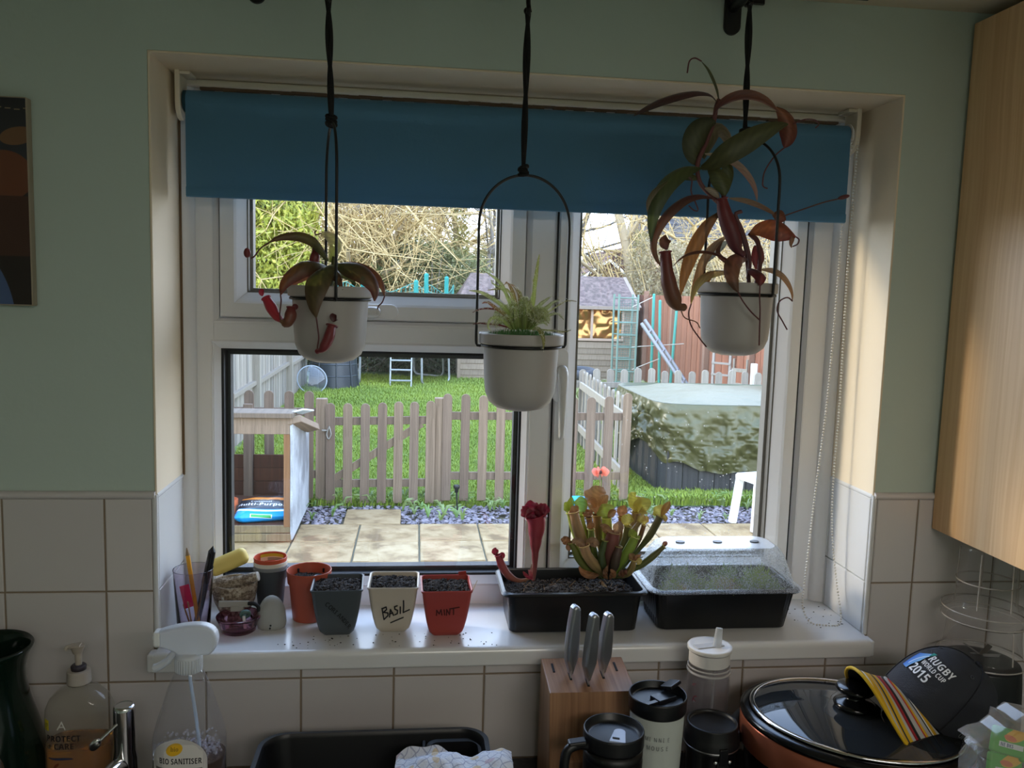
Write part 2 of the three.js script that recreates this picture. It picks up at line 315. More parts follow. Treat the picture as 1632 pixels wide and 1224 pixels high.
  const dr = part('water_drops', merge(drops), MP('#ffffff', 0.02, { transmission: 0.7, thickness: 0.001, ior: 1.33 }), cas); dr.userData.kind = 'stuff';
  const h2 = lever(fan); h2.rotation.z = -PI / 2; h2.position.set(-0.166, 1.661, F + 0.0045);
  // worn plaster bead and cracked filler above the frame
  const crack = []; for (let i = 0; i < 60; i++) { const x = L + 0.035 + i * (R - L - 0.07) / 60; crack.push(boxAt(x, x + 0.0215, TOP - 0.0155 - rr(0, 0.003), TOP - 0.0125 + rr(0, 0.001), F + 0.001, F + 0.0115 + rr(0, 0.002))); }
  part('filler', crack, M('#6f5a45', 0.95), win);
  part('top_bead', boxAt(L + 0.002, R - 0.002, TOP - 0.013, TOP - 0.0005, F + 0.0005, F + 0.016, 0.004), mats.upvcCream, win);
  part('side_filler', boxAt(L + 0.0005, L + 0.004, 1.366, TOP - 0.03, F + 0.0155, F + 0.0185, 0.001), M('#7a6248', 0.95), win);
}

// ------------------------------------------------------------ roller blind
{
  const b = thing('roller_blind', 'teal fabric roller blind drawn a little way down over the window', 'blind', [0.1, 2.0, -0.118]);
  const x0 = -0.562, x1 = 0.582, zf = 0.012;
  const s = new THREE.BufferGeometry(), rowsP = [], n = 30;
  // fabric: wraps the front of the roller, then hangs straight to its hem
  for (let i = 0; i <= 8; i++) { const a = PI / 2 * i / 8 + 0.35; rowsP.push([0.001 + 0.019 * Math.sin(a), -0.001 + 0.019 * Math.cos(a)]); }
  for (let i = 1; i <= 8; i++) rowsP.push([0.02, -0.02 - 0.119 * i / 8]);
  rowsP.push([0.0225, -0.1415], [0.0225, -0.154], [0.019, -0.1565], [0.0165, -0.154], [0.0165, -0.14], [0.0186, -0.136]);
  for (let i = 8; i >= 0; i--) rowsP.push([0.0186, -0.02 - 0.116 * i / 8]);
  const pos = [], idx = [], N = 24;
  for (const [z, y] of rowsP) for (let i = 0; i <= N; i++) pos.push(lerp(x0, x1, i / N), y, z - zf * 0);
  for (let r = 0; r + 1 < rowsP.length; r++) for (let i = 0; i < N; i++) { const a = r * (N + 1) + i, c = a + N + 1; idx.push(a, c, a + 1, a + 1, c, c + 1); }
  s.setAttribute('position', new THREE.Float32BufferAttribute(pos, 3)); s.setIndex(idx); s.computeVertexNormals();
  part('fabric', metric(s), MP('#558aac', 0.8, { transmission: 0.26, thickness: 0, ...B(rep(T.fine, 12), 0.0003), side: THREE.DoubleSide }), b);
  part('roller', rot(cyl(0.0175, 0.0175, x1 - x0 + 0.012, 24), 0, 0, PI / 2).translate((x0 + x1) / 2, 0, 0), M('#103f4b', 0.7), b);
  for (const [sx, x] of [[-1, x0 - 0.012], [1, x1 + 0.013]]) {
    const p = new THREE.Shape(); p.moveTo(-0.02, 0.044); p.lineTo(0.024, 0.044); p.lineTo(0.024, 0.012); p.quadraticCurveTo(0.026, -0.02, 0.004, -0.03); p.quadraticCurveTo(-0.02, -0.026, -0.02, 0); p.closePath();
    const g = new THREE.ExtrudeGeometry(p, { depth: 0.006, bevelSize: 0.001, bevelThickness: 0.001, bevelSegments: 1 }); g.rotateY(PI / 2); mv(g, x - 0.003, 0, 0.001);
    part('bracket', [g, boxAt(x - (sx > 0 ? 0.02 : 0.004), x + (sx > 0 ? 0.004 : 0.02), 0.039, 0.0445, -0.02, 0.02, 0.001)], mats.upvcCream, b);
  }
  const cw = lathe([[0, -0.006], [0.021, -0.006], [0.021, -0.003], [0.016, -0.002], [0.016, 0.002], [0.021, 0.003], [0.021, 0.006], [0, 0.006]], 28); cw.rotateZ(PI / 2);
  part('chain_wheel', mv(cw, x1 + 0.008, 0, 0), mats.upvc, b);
  // beaded chain: two strands down to the loop lying on the sill board
  const c = new THREE.CatmullRomCurve3([V(x1 + 0.0035, -0.005, 0.02), P(1347, 300, -0.105), P(1336, 440, -0.105), P(1318, 640, -0.1), P(1300, 780, -0.1), P(1288, 880, -0.095), P(1281, 940, -0.08), P(1279, 965, -0.06), P(1288, 988, -0.045), P(1305, 999, -0.035), P(1325, 1002, -0.03), P(1339, 993, -0.032), P(1339, 972, -0.05), P(1334, 935, -0.07), P(1328, 880, -0.08), P(1326, 840, -0.085), P(1327, 780, -0.088), P(1338, 640, -0.09), P(1350, 440, -0.092), P(1361, 300, -0.095), V(x1 + 0.014, -0.005, 0.02)].map((v, i) => (i === 0 || i === 20 ? v : v.sub(b.position))), false, 'centripetal');
  const beadG = new THREE.IcosahedronGeometry(0.0019, 1), n2 = 330, inst = new THREE.InstancedMesh(beadG, M('#e2ddd3', 0.35), n2), mt = new THREE.Matrix4();
  for (let i = 0; i < n2; i++) { const p = c.getPointAt((i + 0.5) / n2); inst.setMatrixAt(i, mt.makeTranslation(p.x, Math.max(p.y, SILL + 0.0022 - b.position.y), p.z)); }
  inst.name = 'bead_chain'; inst.userData.kind = 'stuff'; shade(inst); b.add(inst);
}

// ------------------------------------------------------------ hanging rail above the window
{
  const r = thing('hanging_rail', 'black metal rail fixed above the window with a rounded wall bracket', 'rail', [0.1, 2.166, 0.1]);
  part('rail_tube', rot(cyl(0.008, 0.008, 0.98, 20), 0, 0, PI / 2), mats.black, r);
  for (const x of [-0.43, 0.314]) {
    const p = new THREE.Shape(); const w = 0.0125; p.moveTo(-w, 0.014); p.lineTo(-w, -0.028); p.absarc(0, -0.028, w, PI, 2 * PI, false); p.lineTo(w, 0.014); p.closePath();
    const g = new THREE.ExtrudeGeometry(p, { depth: 0.006, bevelSize: 0.001, bevelThickness: 0.001, bevelSegments: 1, curveSegments: 10 });
    part('bracket', [mv(g, x, 0, -0.0995), rod(V(x, 0.0, -0.094), V(x, 0, -0.004), 0.0085), rot(mv(cyl(0.0125, 0.0125, 0.02, 20), 0, 0, 0), 0, 0, PI / 2).translate(x, 0, 0), boxAt(x - 0.006, x + 0.05, 0.006, 0.0195, -0.094, -0.088, 0.002)], mats.black, r);
  }
}
// ------------------------------------------------------------ plant builders
const mix3 = (a, b, t) => [lerp(a[0], b[0], t), lerp(a[1], b[1], t), lerp(a[2], b[2], t)];
const C = { green: [0.10, 0.13, 0.035], olive: [0.11, 0.115, 0.04], lime: [0.42, 0.5, 0.09], red: [0.26, 0.035, 0.03], rust: [0.33, 0.12, 0.05], plum: [0.12, 0.03, 0.035], wine: [0.2, 0.03, 0.035], tan: [0.42, 0.3, 0.2], orange: [0.5, 0.2, 0.05], brown: [0.2, 0.1, 0.05], pink: [0.5, 0.2, 0.16], yellow: [0.62, 0.5, 0.12], cream: [0.62, 0.52, 0.38] };
const WIDTHS = { lance: (t) => Math.pow(Math.sin(PI * Math.pow(clamp(t, 0.02, 0.995), 0.85)), 0.75), strap: (t) => Math.min(1, t * 8) * Math.pow(clamp((1 - t) * 3.2), 0.6), spoon: (t) => 0.25 + 0.75 * Math.pow(Math.sin(PI * clamp(t, 0, 0.98)), 1.2), broad: (t) => Math.pow(Math.sin(PI * Math.pow(clamp(t, 0.02, 0.99), 1.15)), 0.65) };
function leafGeo(pts, w, o = {}) { // a blade along a curve: w is its full width, folded along the midrib and turned about it
  const { c0 = C.green, c1 = C.red, prof = 'lance', fold = 0.25, face = V(0, 0.25, 1), twist = [0, 0], n = 18, wave = 0, edge = 0.7 } = o;
  const crv = new THREE.CatmullRomCurve3(pts, false, 'centripetal'), pos = [], col = [], uv = [], idx = [], m = 6, up = face.clone().normalize();
  let side0 = null;
  for (let i = 0; i <= n; i++) {
    const t = i / n, p = crv.getPointAt(t), tg = crv.getTangentAt(t);
    let side = tg.clone().cross(up); if (side.lengthSq() < 0.02) side = side0 ? side0.clone() : V(1, 0, 0);
    side.normalize(); if (side0 && side.dot(side0) < 0) side.negate(); side0 = side.clone();
    side.applyAxisAngle(tg, lerp(twist[0], twist[1], t));
    const nrm = side.clone().cross(tg).normalize(), hw = w / 2 * WIDTHS[prof](t) + 0.0004;
    for (let j = 0; j <= m; j++) {
      const s = (j / m) * 2 - 1, lift = -fold * hw * s * s + wave * hw * Math.sin(t * 19 + s * 2) * Math.abs(s);
      const q = p.clone().addScaledVector(side, s * hw).addScaledVector(nrm, lift);
      pos.push(q.x, q.y, q.z); uv.push(t, j / m);
      const k = 0.86 + 0.14 * Math.cos(t * 40 + s * 9), c = mix3(c0, c1, clamp(t * 0.8 + edge * Math.pow(Math.abs(s), 3) * 0.5 - 0.05)), rib = Math.abs(s) < 0.1 ? 1.25 : 1;
      col.push(c[0] * k * rib, c[1] * k * rib, c[2] * k * rib);
    }
  }
  for (let i = 0; i < n; i++) for (let j = 0; j < m; j++) { const a = i * (m + 1) + j, b = a + m + 1; idx.push(a, b, a + 1, a + 1, b, b + 1); }
  const g = new THREE.BufferGeometry(); g.setAttribute('position', new THREE.Float32BufferAttribute(pos, 3)); g.setAttribute('uv', new THREE.Float32BufferAttribute(uv, 2)); g.setAttribute('color', new THREE.Float32BufferAttribute(col, 3)); g.setIndex(idx); g.computeVertexNormals();
  return g;
}
function trumpet(pts, radii, o = {}) { // a hollow tapering tube with a rim at its mouth (the last point)
  const { c0 = C.green, c1 = C.red, seg = 22, rad = 14, flat = 1, close = true, veins = 0 } = o;
  const crv = new THREE.CatmullRomCurve3(pts, false, 'centripetal'), fr = crv.computeFrenetFrames(seg, false), pos = [], col = [], idx = [], uv = [];
  const R_ = (t) => { const x = t * (radii.length - 1), i = Math.min(radii.length - 2, Math.floor(x)), f = x - i, s = f * f * (3 - 2 * f); return lerp(radii[i], radii[i + 1], s); };
  for (let i = 0; i <= seg; i++) {
    const t = i / seg, p = crv.getPointAt(t), r = R_(t);
    for (let j = 0; j <= rad; j++) {
      const a = j / rad * 2 * PI, q = p.clone().addScaledVector(fr.normals[i], Math.cos(a) * r).addScaledVector(fr.binormals[i], Math.sin(a) * r * flat);
      pos.push(q.x, q.y, q.z); uv.push(j / rad, t);
      const v = 1 - veins * Math.pow(Math.abs(Math.cos(a * 4)), 6), c = mix3(c0, c1, t); col.push(c[0] * v, c[1] * v, c[2] * v);
    }
  }
  for (let i = 0; i < seg; i++) for (let j = 0; j < rad; j++) { const a = i * (rad + 1) + j, b = a + rad + 1; idx.push(a, a + 1, b, a + 1, b + 1, b); }
  const g = new THREE.BufferGeometry(); g.setAttribute('position', new THREE.Float32BufferAttribute(pos, 3)); g.setAttribute('uv', new THREE.Float32BufferAttribute(uv, 2)); g.setAttribute('color', new THREE.Float32BufferAttribute(col, 3)); g.setIndex(idx); g.computeVertexNormals();
  const out = [g], m = V(0, 0, 1), mouth = crv.getPointAt(1), tg = crv.getTangentAt(1);
  if (close) { const s = new THREE.SphereGeometry(radii[0], 10, 8); mv(s, ...crv.getPointAt(0).toArray()); out.push(paint(s, c0)); }
  if (o.lip) { const t = new THREE.TorusGeometry(R_(1), o.lip, 8, 22); t.applyQuaternion(new THREE.Quaternion().setFromUnitVectors(m, tg)); mv(t, mouth.x, mouth.y, mouth.z); out.push(paint(t, o.lipColor || c1)); }
  return { geo: merge(out), mouth, tg };
}
const path = (list, z0) => list.map(([x, y, dz = 0]) => P(x, y, z0 + dz));
const rel = (pts, root) => pts.map((p) => p.sub(root.position));
function crumbs(n, w, d, s, y, round) { // loose soil: a bumpy surface strewn with small crumbs
  const list = [], b = round ? new THREE.CircleGeometry(w, 32, 0, 2 * PI) : new THREE.PlaneGeometry(2 * w, 2 * d, 24, 24);
  if (round) { const g = new THREE.RingGeometry(0.0005, w, 40, 10); list.push(g.rotateX(-PI / 2)); } else list.push(b.rotateX(-PI / 2));
  warp(list[0], (v) => { v.y += (noise3(v.x * 220, 3, v.z * 220) - 0.5) * s * 1.6 + (noise3(v.x * 60, 9, v.z * 60) - 0.5) * s * 1.6; });
  const ico = new THREE.IcosahedronGeometry(1, 0);
  for (let i = 0; i < n; i++) {
    let x, z; if (round) { const a = rnd() * 2 * PI, r = Math.sqrt(rnd()) * w * 0.94; x = Math.cos(a) * r; z = Math.sin(a) * r; } else { x = rr(-w, w) * 0.96; z = rr(-d, d) * 0.96; }
    const k = s * rr(0.35, 1), g = ico.clone().scale(k, k * rr(0.5, 0.9), k * rr(0.6, 1.3)); rot(g, rnd() * 3, rnd() * 3, rnd() * 3); list.push(mv(g, x, k * 0.4, z));
  }
  return mv(metric(merge(list), 12), 0, y, 0);
}

// ------------------------------------------------------------ three hanging planters and their straps
const HZ = 0.1;
function strap(px, kx, ky, label, drop = 1) {
  const k = P(kx, ky, HZ), top = V(P(px, 5, HZ).x, 2.166, HZ);
  const hk = solo('rail_hook', [tube([V(0, -0.013, 0.002), V(0, -0.002, 0.0118), V(0, 0.011, 0.003), V(0, 0.006, -0.0105), V(0, -0.012, -0.012), V(0, -0.03, -0.006), V(0, -0.046, 0.001), V(0, -0.056, 0.008), V(0, -0.0625, 0.0005), V(0, -0.055, -0.008)], 0.0034, 40, 8), mv(new THREE.SphereGeometry(0.0055, 12, 8), 0, -0.054, -0.009)], mats.black, label[0], 'hook', top.toArray(), 0, undefined);
  hk.scale.y = drop;
  const s = thing('hanging_strap', label[1], 'strap', [k.x, k.y, k.z]);
  const t = V(top.x - k.x, 2.166 - 0.0585 * drop - k.y, 0), len = t.y, g = [];
  for (const d of [-1, 1]) {
    const pts = []; for (let i = 0; i <= 14; i++) { const f = i / 14, a = f * PI * 2.2 + d * PI / 2; pts.push(V(t.x * f + Math.cos(a) * 0.0028 * (0.5 + f * 0.6), 0.004 + (len - 0.004) * f, Math.sin(a) * 0.0028)); }
    const q = tube(pts, 0.0031, 40, 8); g.push(q);
  }
  part('cord', [...g, tube([V(t.x + 0.0028, len, 0), V(t.x + 0.001, len + 0.0055, 0), V(t.x - 0.0028, len, 0)], 0.003, 10, 8)], mats.cord, s);
  const kn = [new THREE.SphereGeometry(0.0072, 14, 10).scale(1, 1.15, 1)];
  for (let i = 0; i < 3; i++) kn.push(rot(mv(new THREE.TorusGeometry(0.0066, 0.0026, 8, 18), 0, 0, 0), PI / 2 + rr(-0.5, 0.5), 0, rr(-0.5, 0.5)).translate(0, -0.005 + i * 0.005, 0));
  part('knot', kn, mats.cord, s);
}
mats.cord = M('#0d0e10', 0.85);
strap(523, 528, 192, ['black hook on the rail holding the strap of the small red pitcher plant', 'black twisted strap carrying the planter with the drooping red pitcher plant']);
strap(842, 834, 273, ['black hook on the rail holding the middle strap above the sundew', 'black twisted strap carrying the planter of fine white-haired sundew']);
strap(1195, 1187, 212, ['black hook next to the wall bracket holding the strap of the tall plant', 'black twisted strap behind the tall climbing pitcher plant'], 0.45);

const potClay = M('#b5b0ad', 0.42);
function planter(px, py, scale, turn, ky, label) {
  const c = P(px, py, HZ), H = 0.112, o = thing('hanging_planter', label, 'planter', [c.x, c.y - H * scale, HZ]);
  const body = lathe([[0, 0], [0.02, 0.0004], [0.034, 0.004], [0.045, 0.0125], [0.0505, 0.026], [0.0525, 0.045], [0.0548, 0.094], [0.0555, 0.0955], [0.0606, 0.0968], [0.0612, 0.0985], [0.0618, 0.11], [0.061, 0.112], [0.0592, 0.1121], [0.0578, 0.11], [0.056, 0.098], [0.0525, 0.09], [0.0505, 0.045]], 56).scale(scale, scale, scale);
  part('pot', body, potClay, o);
  const top = P(px, ky, HZ).y - o.position.y, r = 0.0655 * scale, y0 = 0.0935 * scale, pts = [];
  const ring = mv(rot(new THREE.TorusGeometry(0.0572 * scale, 0.0022, 8, 56), PI / 2), 0, y0, 0);
  pts.push(V(0.057 * scale, y0, 0), V(0.0625 * scale, y0 - 0.0005, 0), V(r, y0 + 0.005, 0));
  const arch = top - r * 1.08;
  for (let i = 1; i <= 5; i++) pts.push(V(r, lerp(y0 + 0.005, arch, i / 5), 0));
  for (let i = 1; i < 12; i++) { const a = PI * i / 12; pts.push(V(Math.cos(a) * r, arch + Math.sin(a) * r * 1.08, 0)); }
  for (let i = 5; i >= 1; i--) pts.push(V(-r, lerp(y0 + 0.005, arch, i / 5), 0));
  pts.push(V(-r, y0 + 0.005, 0), V(-0.0625 * scale, y0 - 0.0005, 0), V(-0.057 * scale, y0, 0));
  const h = part('wire_hanger', [ring, tube(pts, 0.0021, 160, 8)], mats.black, o); h.rotation.y = turn;
  part('soil', crumbs(160, 0.054 * scale, 0, 0.003, 0.098 * scale, true), mats.soil, o);
  return o;
}
function blades(root, name, list, z0) { // [points, width px, options, tendril points?]
  for (const [pts, w, o = {}, ten] of list) {
    const l = part(name, leafGeo(rel(path(pts, z0), root), w * 0.00094, o), mats.leaf, root);
    if (ten) part('tendril', paint(tube(rel(path([pts[pts.length - 1], ...ten], z0), root), o.tr || 0.0011, 28, 6), o.tc || C.plum), mats.solidLeaf, l);
  }
}
function pitcher(root, pts, radii, o, z0, lid) {
  const t = trumpet(rel(path(pts, z0), root), radii.map((r) => r * 0.00094), { lip: 0.0012, veins: 0.25, ...o });
  const p = part('pitcher', t.geo, mats.solidLeaf, root);
  if (lid) part('lid', leafGeo(rel(path(lid.pts, z0), root), lid.w * 0.00094, { prof: 'broad', c0: o.c1, c1: o.c1, fold: -0.35, ...lid.o }), mats.leaf, p);
  return p;
}
{ // --- small red pitcher plant
  const o = planter(527, 456, 1, -1.36, 197, 'hanging white planter with a small pitcher plant whose dark red leaves droop over the rim');
  const z = HZ;
  part('crown', paint(tube([V(-0.002, 0.096, 0), V(0, 0.115, 0.002), V(0.004, 0.14, 0), V(0.006, 0.155, 0)], 0.0042, 12, 8), C.olive), mats.solidLeaf, o);
  blades(o, 'leaf', [
    [[[522, 416, 0], [510, 398, 0.01], [497, 384, 0.02], [478, 376, 0.025], [458, 376, 0.03], [440, 380, 0.035], [428, 387, 0.035]], 15, { c0: C.olive, c1: C.plum, fold: 0.6 }, [[415, 396, 0.035], [406, 408, 0.035], [400, 412, 0.035]]],
    [[[527, 418, 0], [533, 402, -0.005], [537, 390, -0.01], [530, 380, -0.005], [520, 374, 0], [512, 372, 0.004]], 20, { c0: C.lime, c1: C.cream, fold: 0.5, twist: [1.1, -0.4], prof: 'spoon' }, [[504, 374, 0.006], [502, 370, 0.006], [505, 367, 0.006]]],
    [[[520, 424, 0], [505, 421, 0.02], [485, 424, 0.035], [466, 436, 0.04], [452, 452, 0.045], [447, 470, 0.05]], 27, { c0: C.olive, c1: C.red, fold: 0.6, twist: [0.3, 0.1] }, [[448, 480, 0.05], [446, 500, 0.05], [448, 512, 0.05]]],
    [[[516, 426, -0.01], [498, 428, -0.01], [480, 436, -0.015], [468, 448, -0.02], [462, 460, -0.02]], 24, { c0: C.red, c1: C.pink, fold: 0.5 }],
    [[[521, 424, 0.01], [513, 428, 0.04], [505, 445, 0.062], [500, 468, 0.071], [500, 490, 0.073], [504, 506, 0.072]], 40, { c0: C.green, c1: C.brown, fold: 0.35, face: V(-0.3, 0.2, 1) }, [[506, 520, 0.071], [508, 538, 0.071], [506, 553, 0.071], [506, 561, 0.071]]],
    [[[534, 421, 0.005], [552, 424, 0.025], [574, 432, 0.04], [590, 446, 0.045], [598, 462, 0.045], [597, 480, 0.045]], 30, { c0: C.green, c1: C.wine, fold: 0.55, twist: [-0.2, -0.3] }],
    [[[540, 422, -0.01], [562, 424, -0.01], [585, 432, 0.0], [602, 444, 0.01], [611, 460, 0.015], [613, 472, 0.015]], 17, { c0: C.plum, c1: C.rust, fold: 0.5, twist: [0.4, -0.5] }, [[609, 482, 0.015], [603, 488, 0.015], [602, 493, 0.015]]],
    [[[530, 430, 0], [545, 434, -0.03], [560, 444, -0.04], [566, 456, -0.04]], 16, { c0: C.green, c1: C.olive }],
    [[[524, 430, 0], [532, 437, 0.03], [540, 448, 0.05], [546, 462, 0.058]], 14, { c0: C.green, c1: C.wine }],
  ], z);
  pitcher(o, [[494, 440, -0.012], [499, 425, -0.012], [502, 410, -0.012], [504, 398, -0.012]], [3, 7, 8, 6], { c0: C.red, c1: C.wine }, z, { pts: [[504, 399, -0.016], [502, 393, -0.012], [500, 390, -0.006]], w: 11, o: {} });
  pitcher(o, [[450, 512, 0.04], [440, 503, 0.03], [431, 488, 0.022], [424, 475, 0.018]], [4, 7, 8.5, 6.5], { c0: [0.55, 0.05, 0.07], c1: [0.5, 0.03, 0.06] }, z, { pts: [[418, 472, 0.014], [417, 466, 0.014], [420, 461, 0.016]], w: 8, o: { c0: [0.5, 0.03, 0.06] } });
  pitcher(o, [[449, 512, 0.05], [455, 516, 0.05], [462, 507, 0.048], [464, 490, 0.045]], [3, 8, 9, 6], { c0: C.brown, c1: C.wine }, z, { pts: [[466, 491, 0.043], [470, 489, 0.043], [473, 493, 0.043]], w: 8 });
  pitcher(o, [[506, 560, 0.071], [514, 556, 0.074], [524, 538, 0.074], [529, 519, 0.07]], [4, 9.5, 10, 8], { c0: [0.22, 0.03, 0.04], c1: C.wine, flat: 0.8 }, z, { pts: [[531, 513, 0.066], [533, 506, 0.066], [536, 502, 0.07]], w: 13, o: { c0: C.plum, c1: C.plum } });
  part('bud', paint(mv(new THREE.SphereGeometry(0.0052, 12, 10).scale(0.95, 1.35, 1), ...P(394, 403, z + 0.035).sub(o.position).toArray()), C.wine), mats.solidLeaf, o);
}
{ // --- sundew: many narrow straps covered in fine pale hairs
  const o = planter(831, 531, 1.045, 0.04, 279, 'hanging white planter with a bushy pale green sundew covered in fine hairs');
  const dewLeaf = MP('#ffffff', 0.5, { vertexColors: true, side: THREE.DoubleSide, transmission: 0.5, thickness: 0 });
  const z = HZ, hairs = [], add = (pts, w, opt = {}) => {
    const q = rel(path(pts, z), o); part('leaf', leafGeo(q, w * 0.00094, { prof: 'strap', n: 12, fold: 0.4, c0: [0.66, 0.8, 0.24], c1: [0.74, 0.8, 0.42], ...opt }), dewLeaf, o);
    const c = new THREE.CatmullRomCurve3(q, false, 'centripetal');
    for (let i = 0; i < 34; i++) { const t = rr(0.35, 1), p = c.getPointAt(t), d = V(rr(-1, 1), rr(-1, 1), rr(-1, 1)).normalize(); hairs.push(rod(p, p.clone().addScaledVector(d, rr(0.002, 0.0055)), 0.0002, 0.00036, 3)); }
  };
  const S = 0.1307, X = (x) => 740 + x * S, Y = (y) => 400 + y * S;                     // sizes read off one enlarged view
  const blade = (l, w, opt) => add(l.map(([x, y, d = 0]) => [X(x), Y(y), d]), w * S * 1.05, opt);
  const tip = C.tan;
  blade([[660, 900, 0], [560, 640, 0], [450, 400, 0.01], [350, 310, 0.015], [258, 255, 0.02]], 38, {});
  blade([[640, 900, 0.01], [500, 700, 0.02], [350, 580, 0.03], [180, 495, 0.04], [55, 482, 0.045]], 42, {});
  blade([[640, 860, 0], [560, 600, -0.01], [440, 440, -0.01], [360, 410, -0.01], [322, 350, -0.01]], 26, {});
  blade([[680, 900, 0], [600, 620, -0.02], [540, 480, -0.02], [420, 460, -0.02], [280, 480, -0.02]], 24, { c1: tip });
  blade([[600, 900, 0.02], [480, 760, 0.03], [380, 690, 0.04], [280, 620, 0.04], [215, 640, 0.045]], 34, { c0: C.lime, c1: [0.7, 0.18, 0.2] });
  blade([[600, 900, 0.02], [450, 740, 0.03], [300, 700, 0.03], [190, 710, 0.03], [100, 750, 0.03]], 14, { c0: C.red, c1: C.red });
  blade([[560, 940, 0.02], [420, 900, 0.03], [300, 890, 0.04], [180, 880, 0.04], [105, 895, 0.04]], 14, { c0: C.red, c1: C.wine });
  blade([[560, 940, 0.03], [450, 830, 0.05], [360, 810, 0.055], [300, 860, 0.06], [290, 930, 0.06], [320, 975, 0.06]], 34, {});
  blade([[760, 900, 0], [840, 640, 0], [860, 430, 0.005], [890, 200, 0.01], [915, 40, 0.012]], 40, { c1: [0.6, 0.6, 0.2] });
  blade([[740, 900, 0], [800, 640, -0.01], [850, 480, -0.01], [855, 330, -0.01], [835, 380, 0]], 24, {});
  blade([[770, 900, 0], [860, 740, 0.01], [940, 640, 0.02], [1020, 580, 0.02], [1060, 550, 0.02]], 40, { c1: [0.5, 0.5, 0.36] });
  blade([[780, 900, 0], [920, 740, 0.02], [1020, 680, 0.03], [1090, 620, 0.03], [1165, 600, 0.03]], 44, { c1: [0.5, 0.5, 0.36] });
  blade([[770, 920, 0.01], [900, 840, 0.03], [1020, 790, 0.04], [1140, 760, 0.04], [1215, 840, 0.04]], 30, { c1: [0.5, 0.5, 0.4] });
  blade([[780, 920, 0], [960, 790, -0.01], [1120, 680, 0], [1260, 605, 0], [1370, 615, 0]], 10, { c1: C.tan });
  blade([[820, 940, 0.02], [960, 960, 0.03], [1120, 975, 0.035], [1220, 985, 0.035], [1300, 965, 0.035]], 12, { c1: C.plum });
  blade([[820, 950, 0.03], [900, 940, 0.06], [945, 1000, 0.075], [970, 1100, 0.077], [965, 1195, 0.076]], 46, { c0: [0.5, 0.55, 0.2], c1: [0.4, 0.35, 0.1] });
  blade([[690, 900, 0], [680, 640, -0.02], [670, 520, -0.03], [620, 440, -0.03], [560, 400, -0.03]], 40, { c0: C.lime, c1: C.pink });
  blade([[700, 900, 0], [700, 640, -0.02], [690, 520, -0.02], [640, 460, -0.01], [600, 430, 0]], 26, { c0: C.lime, c1: C.tan });
  blade([[720, 900, 0], [715, 700, -0.01], [720, 580, -0.01], [760, 560, -0.01], [790, 590, -0.01]], 34, {});
  blade([[660, 900, -0.01], [620, 600, -0.03], [570, 450, -0.03], [520, 380, -0.03], [480, 420, -0.03]], 40, { c0: C.lime, c1: C.pink });
  for (let i = 0; i < 84; i++) {
    const a = rr(-1, 1), d = rr(-0.035, 0.045), h = rr(130, 430) * (1 - 0.4 * Math.abs(a)), s = 690 + a * 130;
    blade([[s, 960, d * 0.5], [s + a * 60, 960 - h * 0.6, d * 0.8], [s + a * 130, 960 - h, d], [s + a * 190, 965 - h * rr(0.8, 1.05), d * 1.2], [s + a * 230, 990 - h * rr(0.55, 0.9), d * 1.3]], rr(18, 34), { c0: mix3([0.66, 0.8, 0.24], C.olive, rnd() * 0.6), c1: mix3([0.74, 0.8, 0.42], C.tan, rnd() * 0.4) });
  }
  const hm = part('hairs', merge(hairs), M('#e6e6d2', 0.6), o); hm.userData.kind = 'stuff';
  const moss = []; for (let i = 0; i < 620; i++) { const a = rnd() * 2 * PI, r = Math.sqrt(rnd()) * 0.05, x = Math.cos(a) * r, zz = Math.sin(a) * r; moss.push(rod(V(x, 0.1, zz), V(x + rr(-0.006, 0.006), 0.1 + rr(0.01, 0.034) * (1 - r * 9), zz + rr(-0.006, 0.006)), 0.0012, 0.0003, 4)); }
  const mm = part('moss', merge(moss), M('#5f8a52', 0.9), o); mm.userData.kind = 'stuff';
}
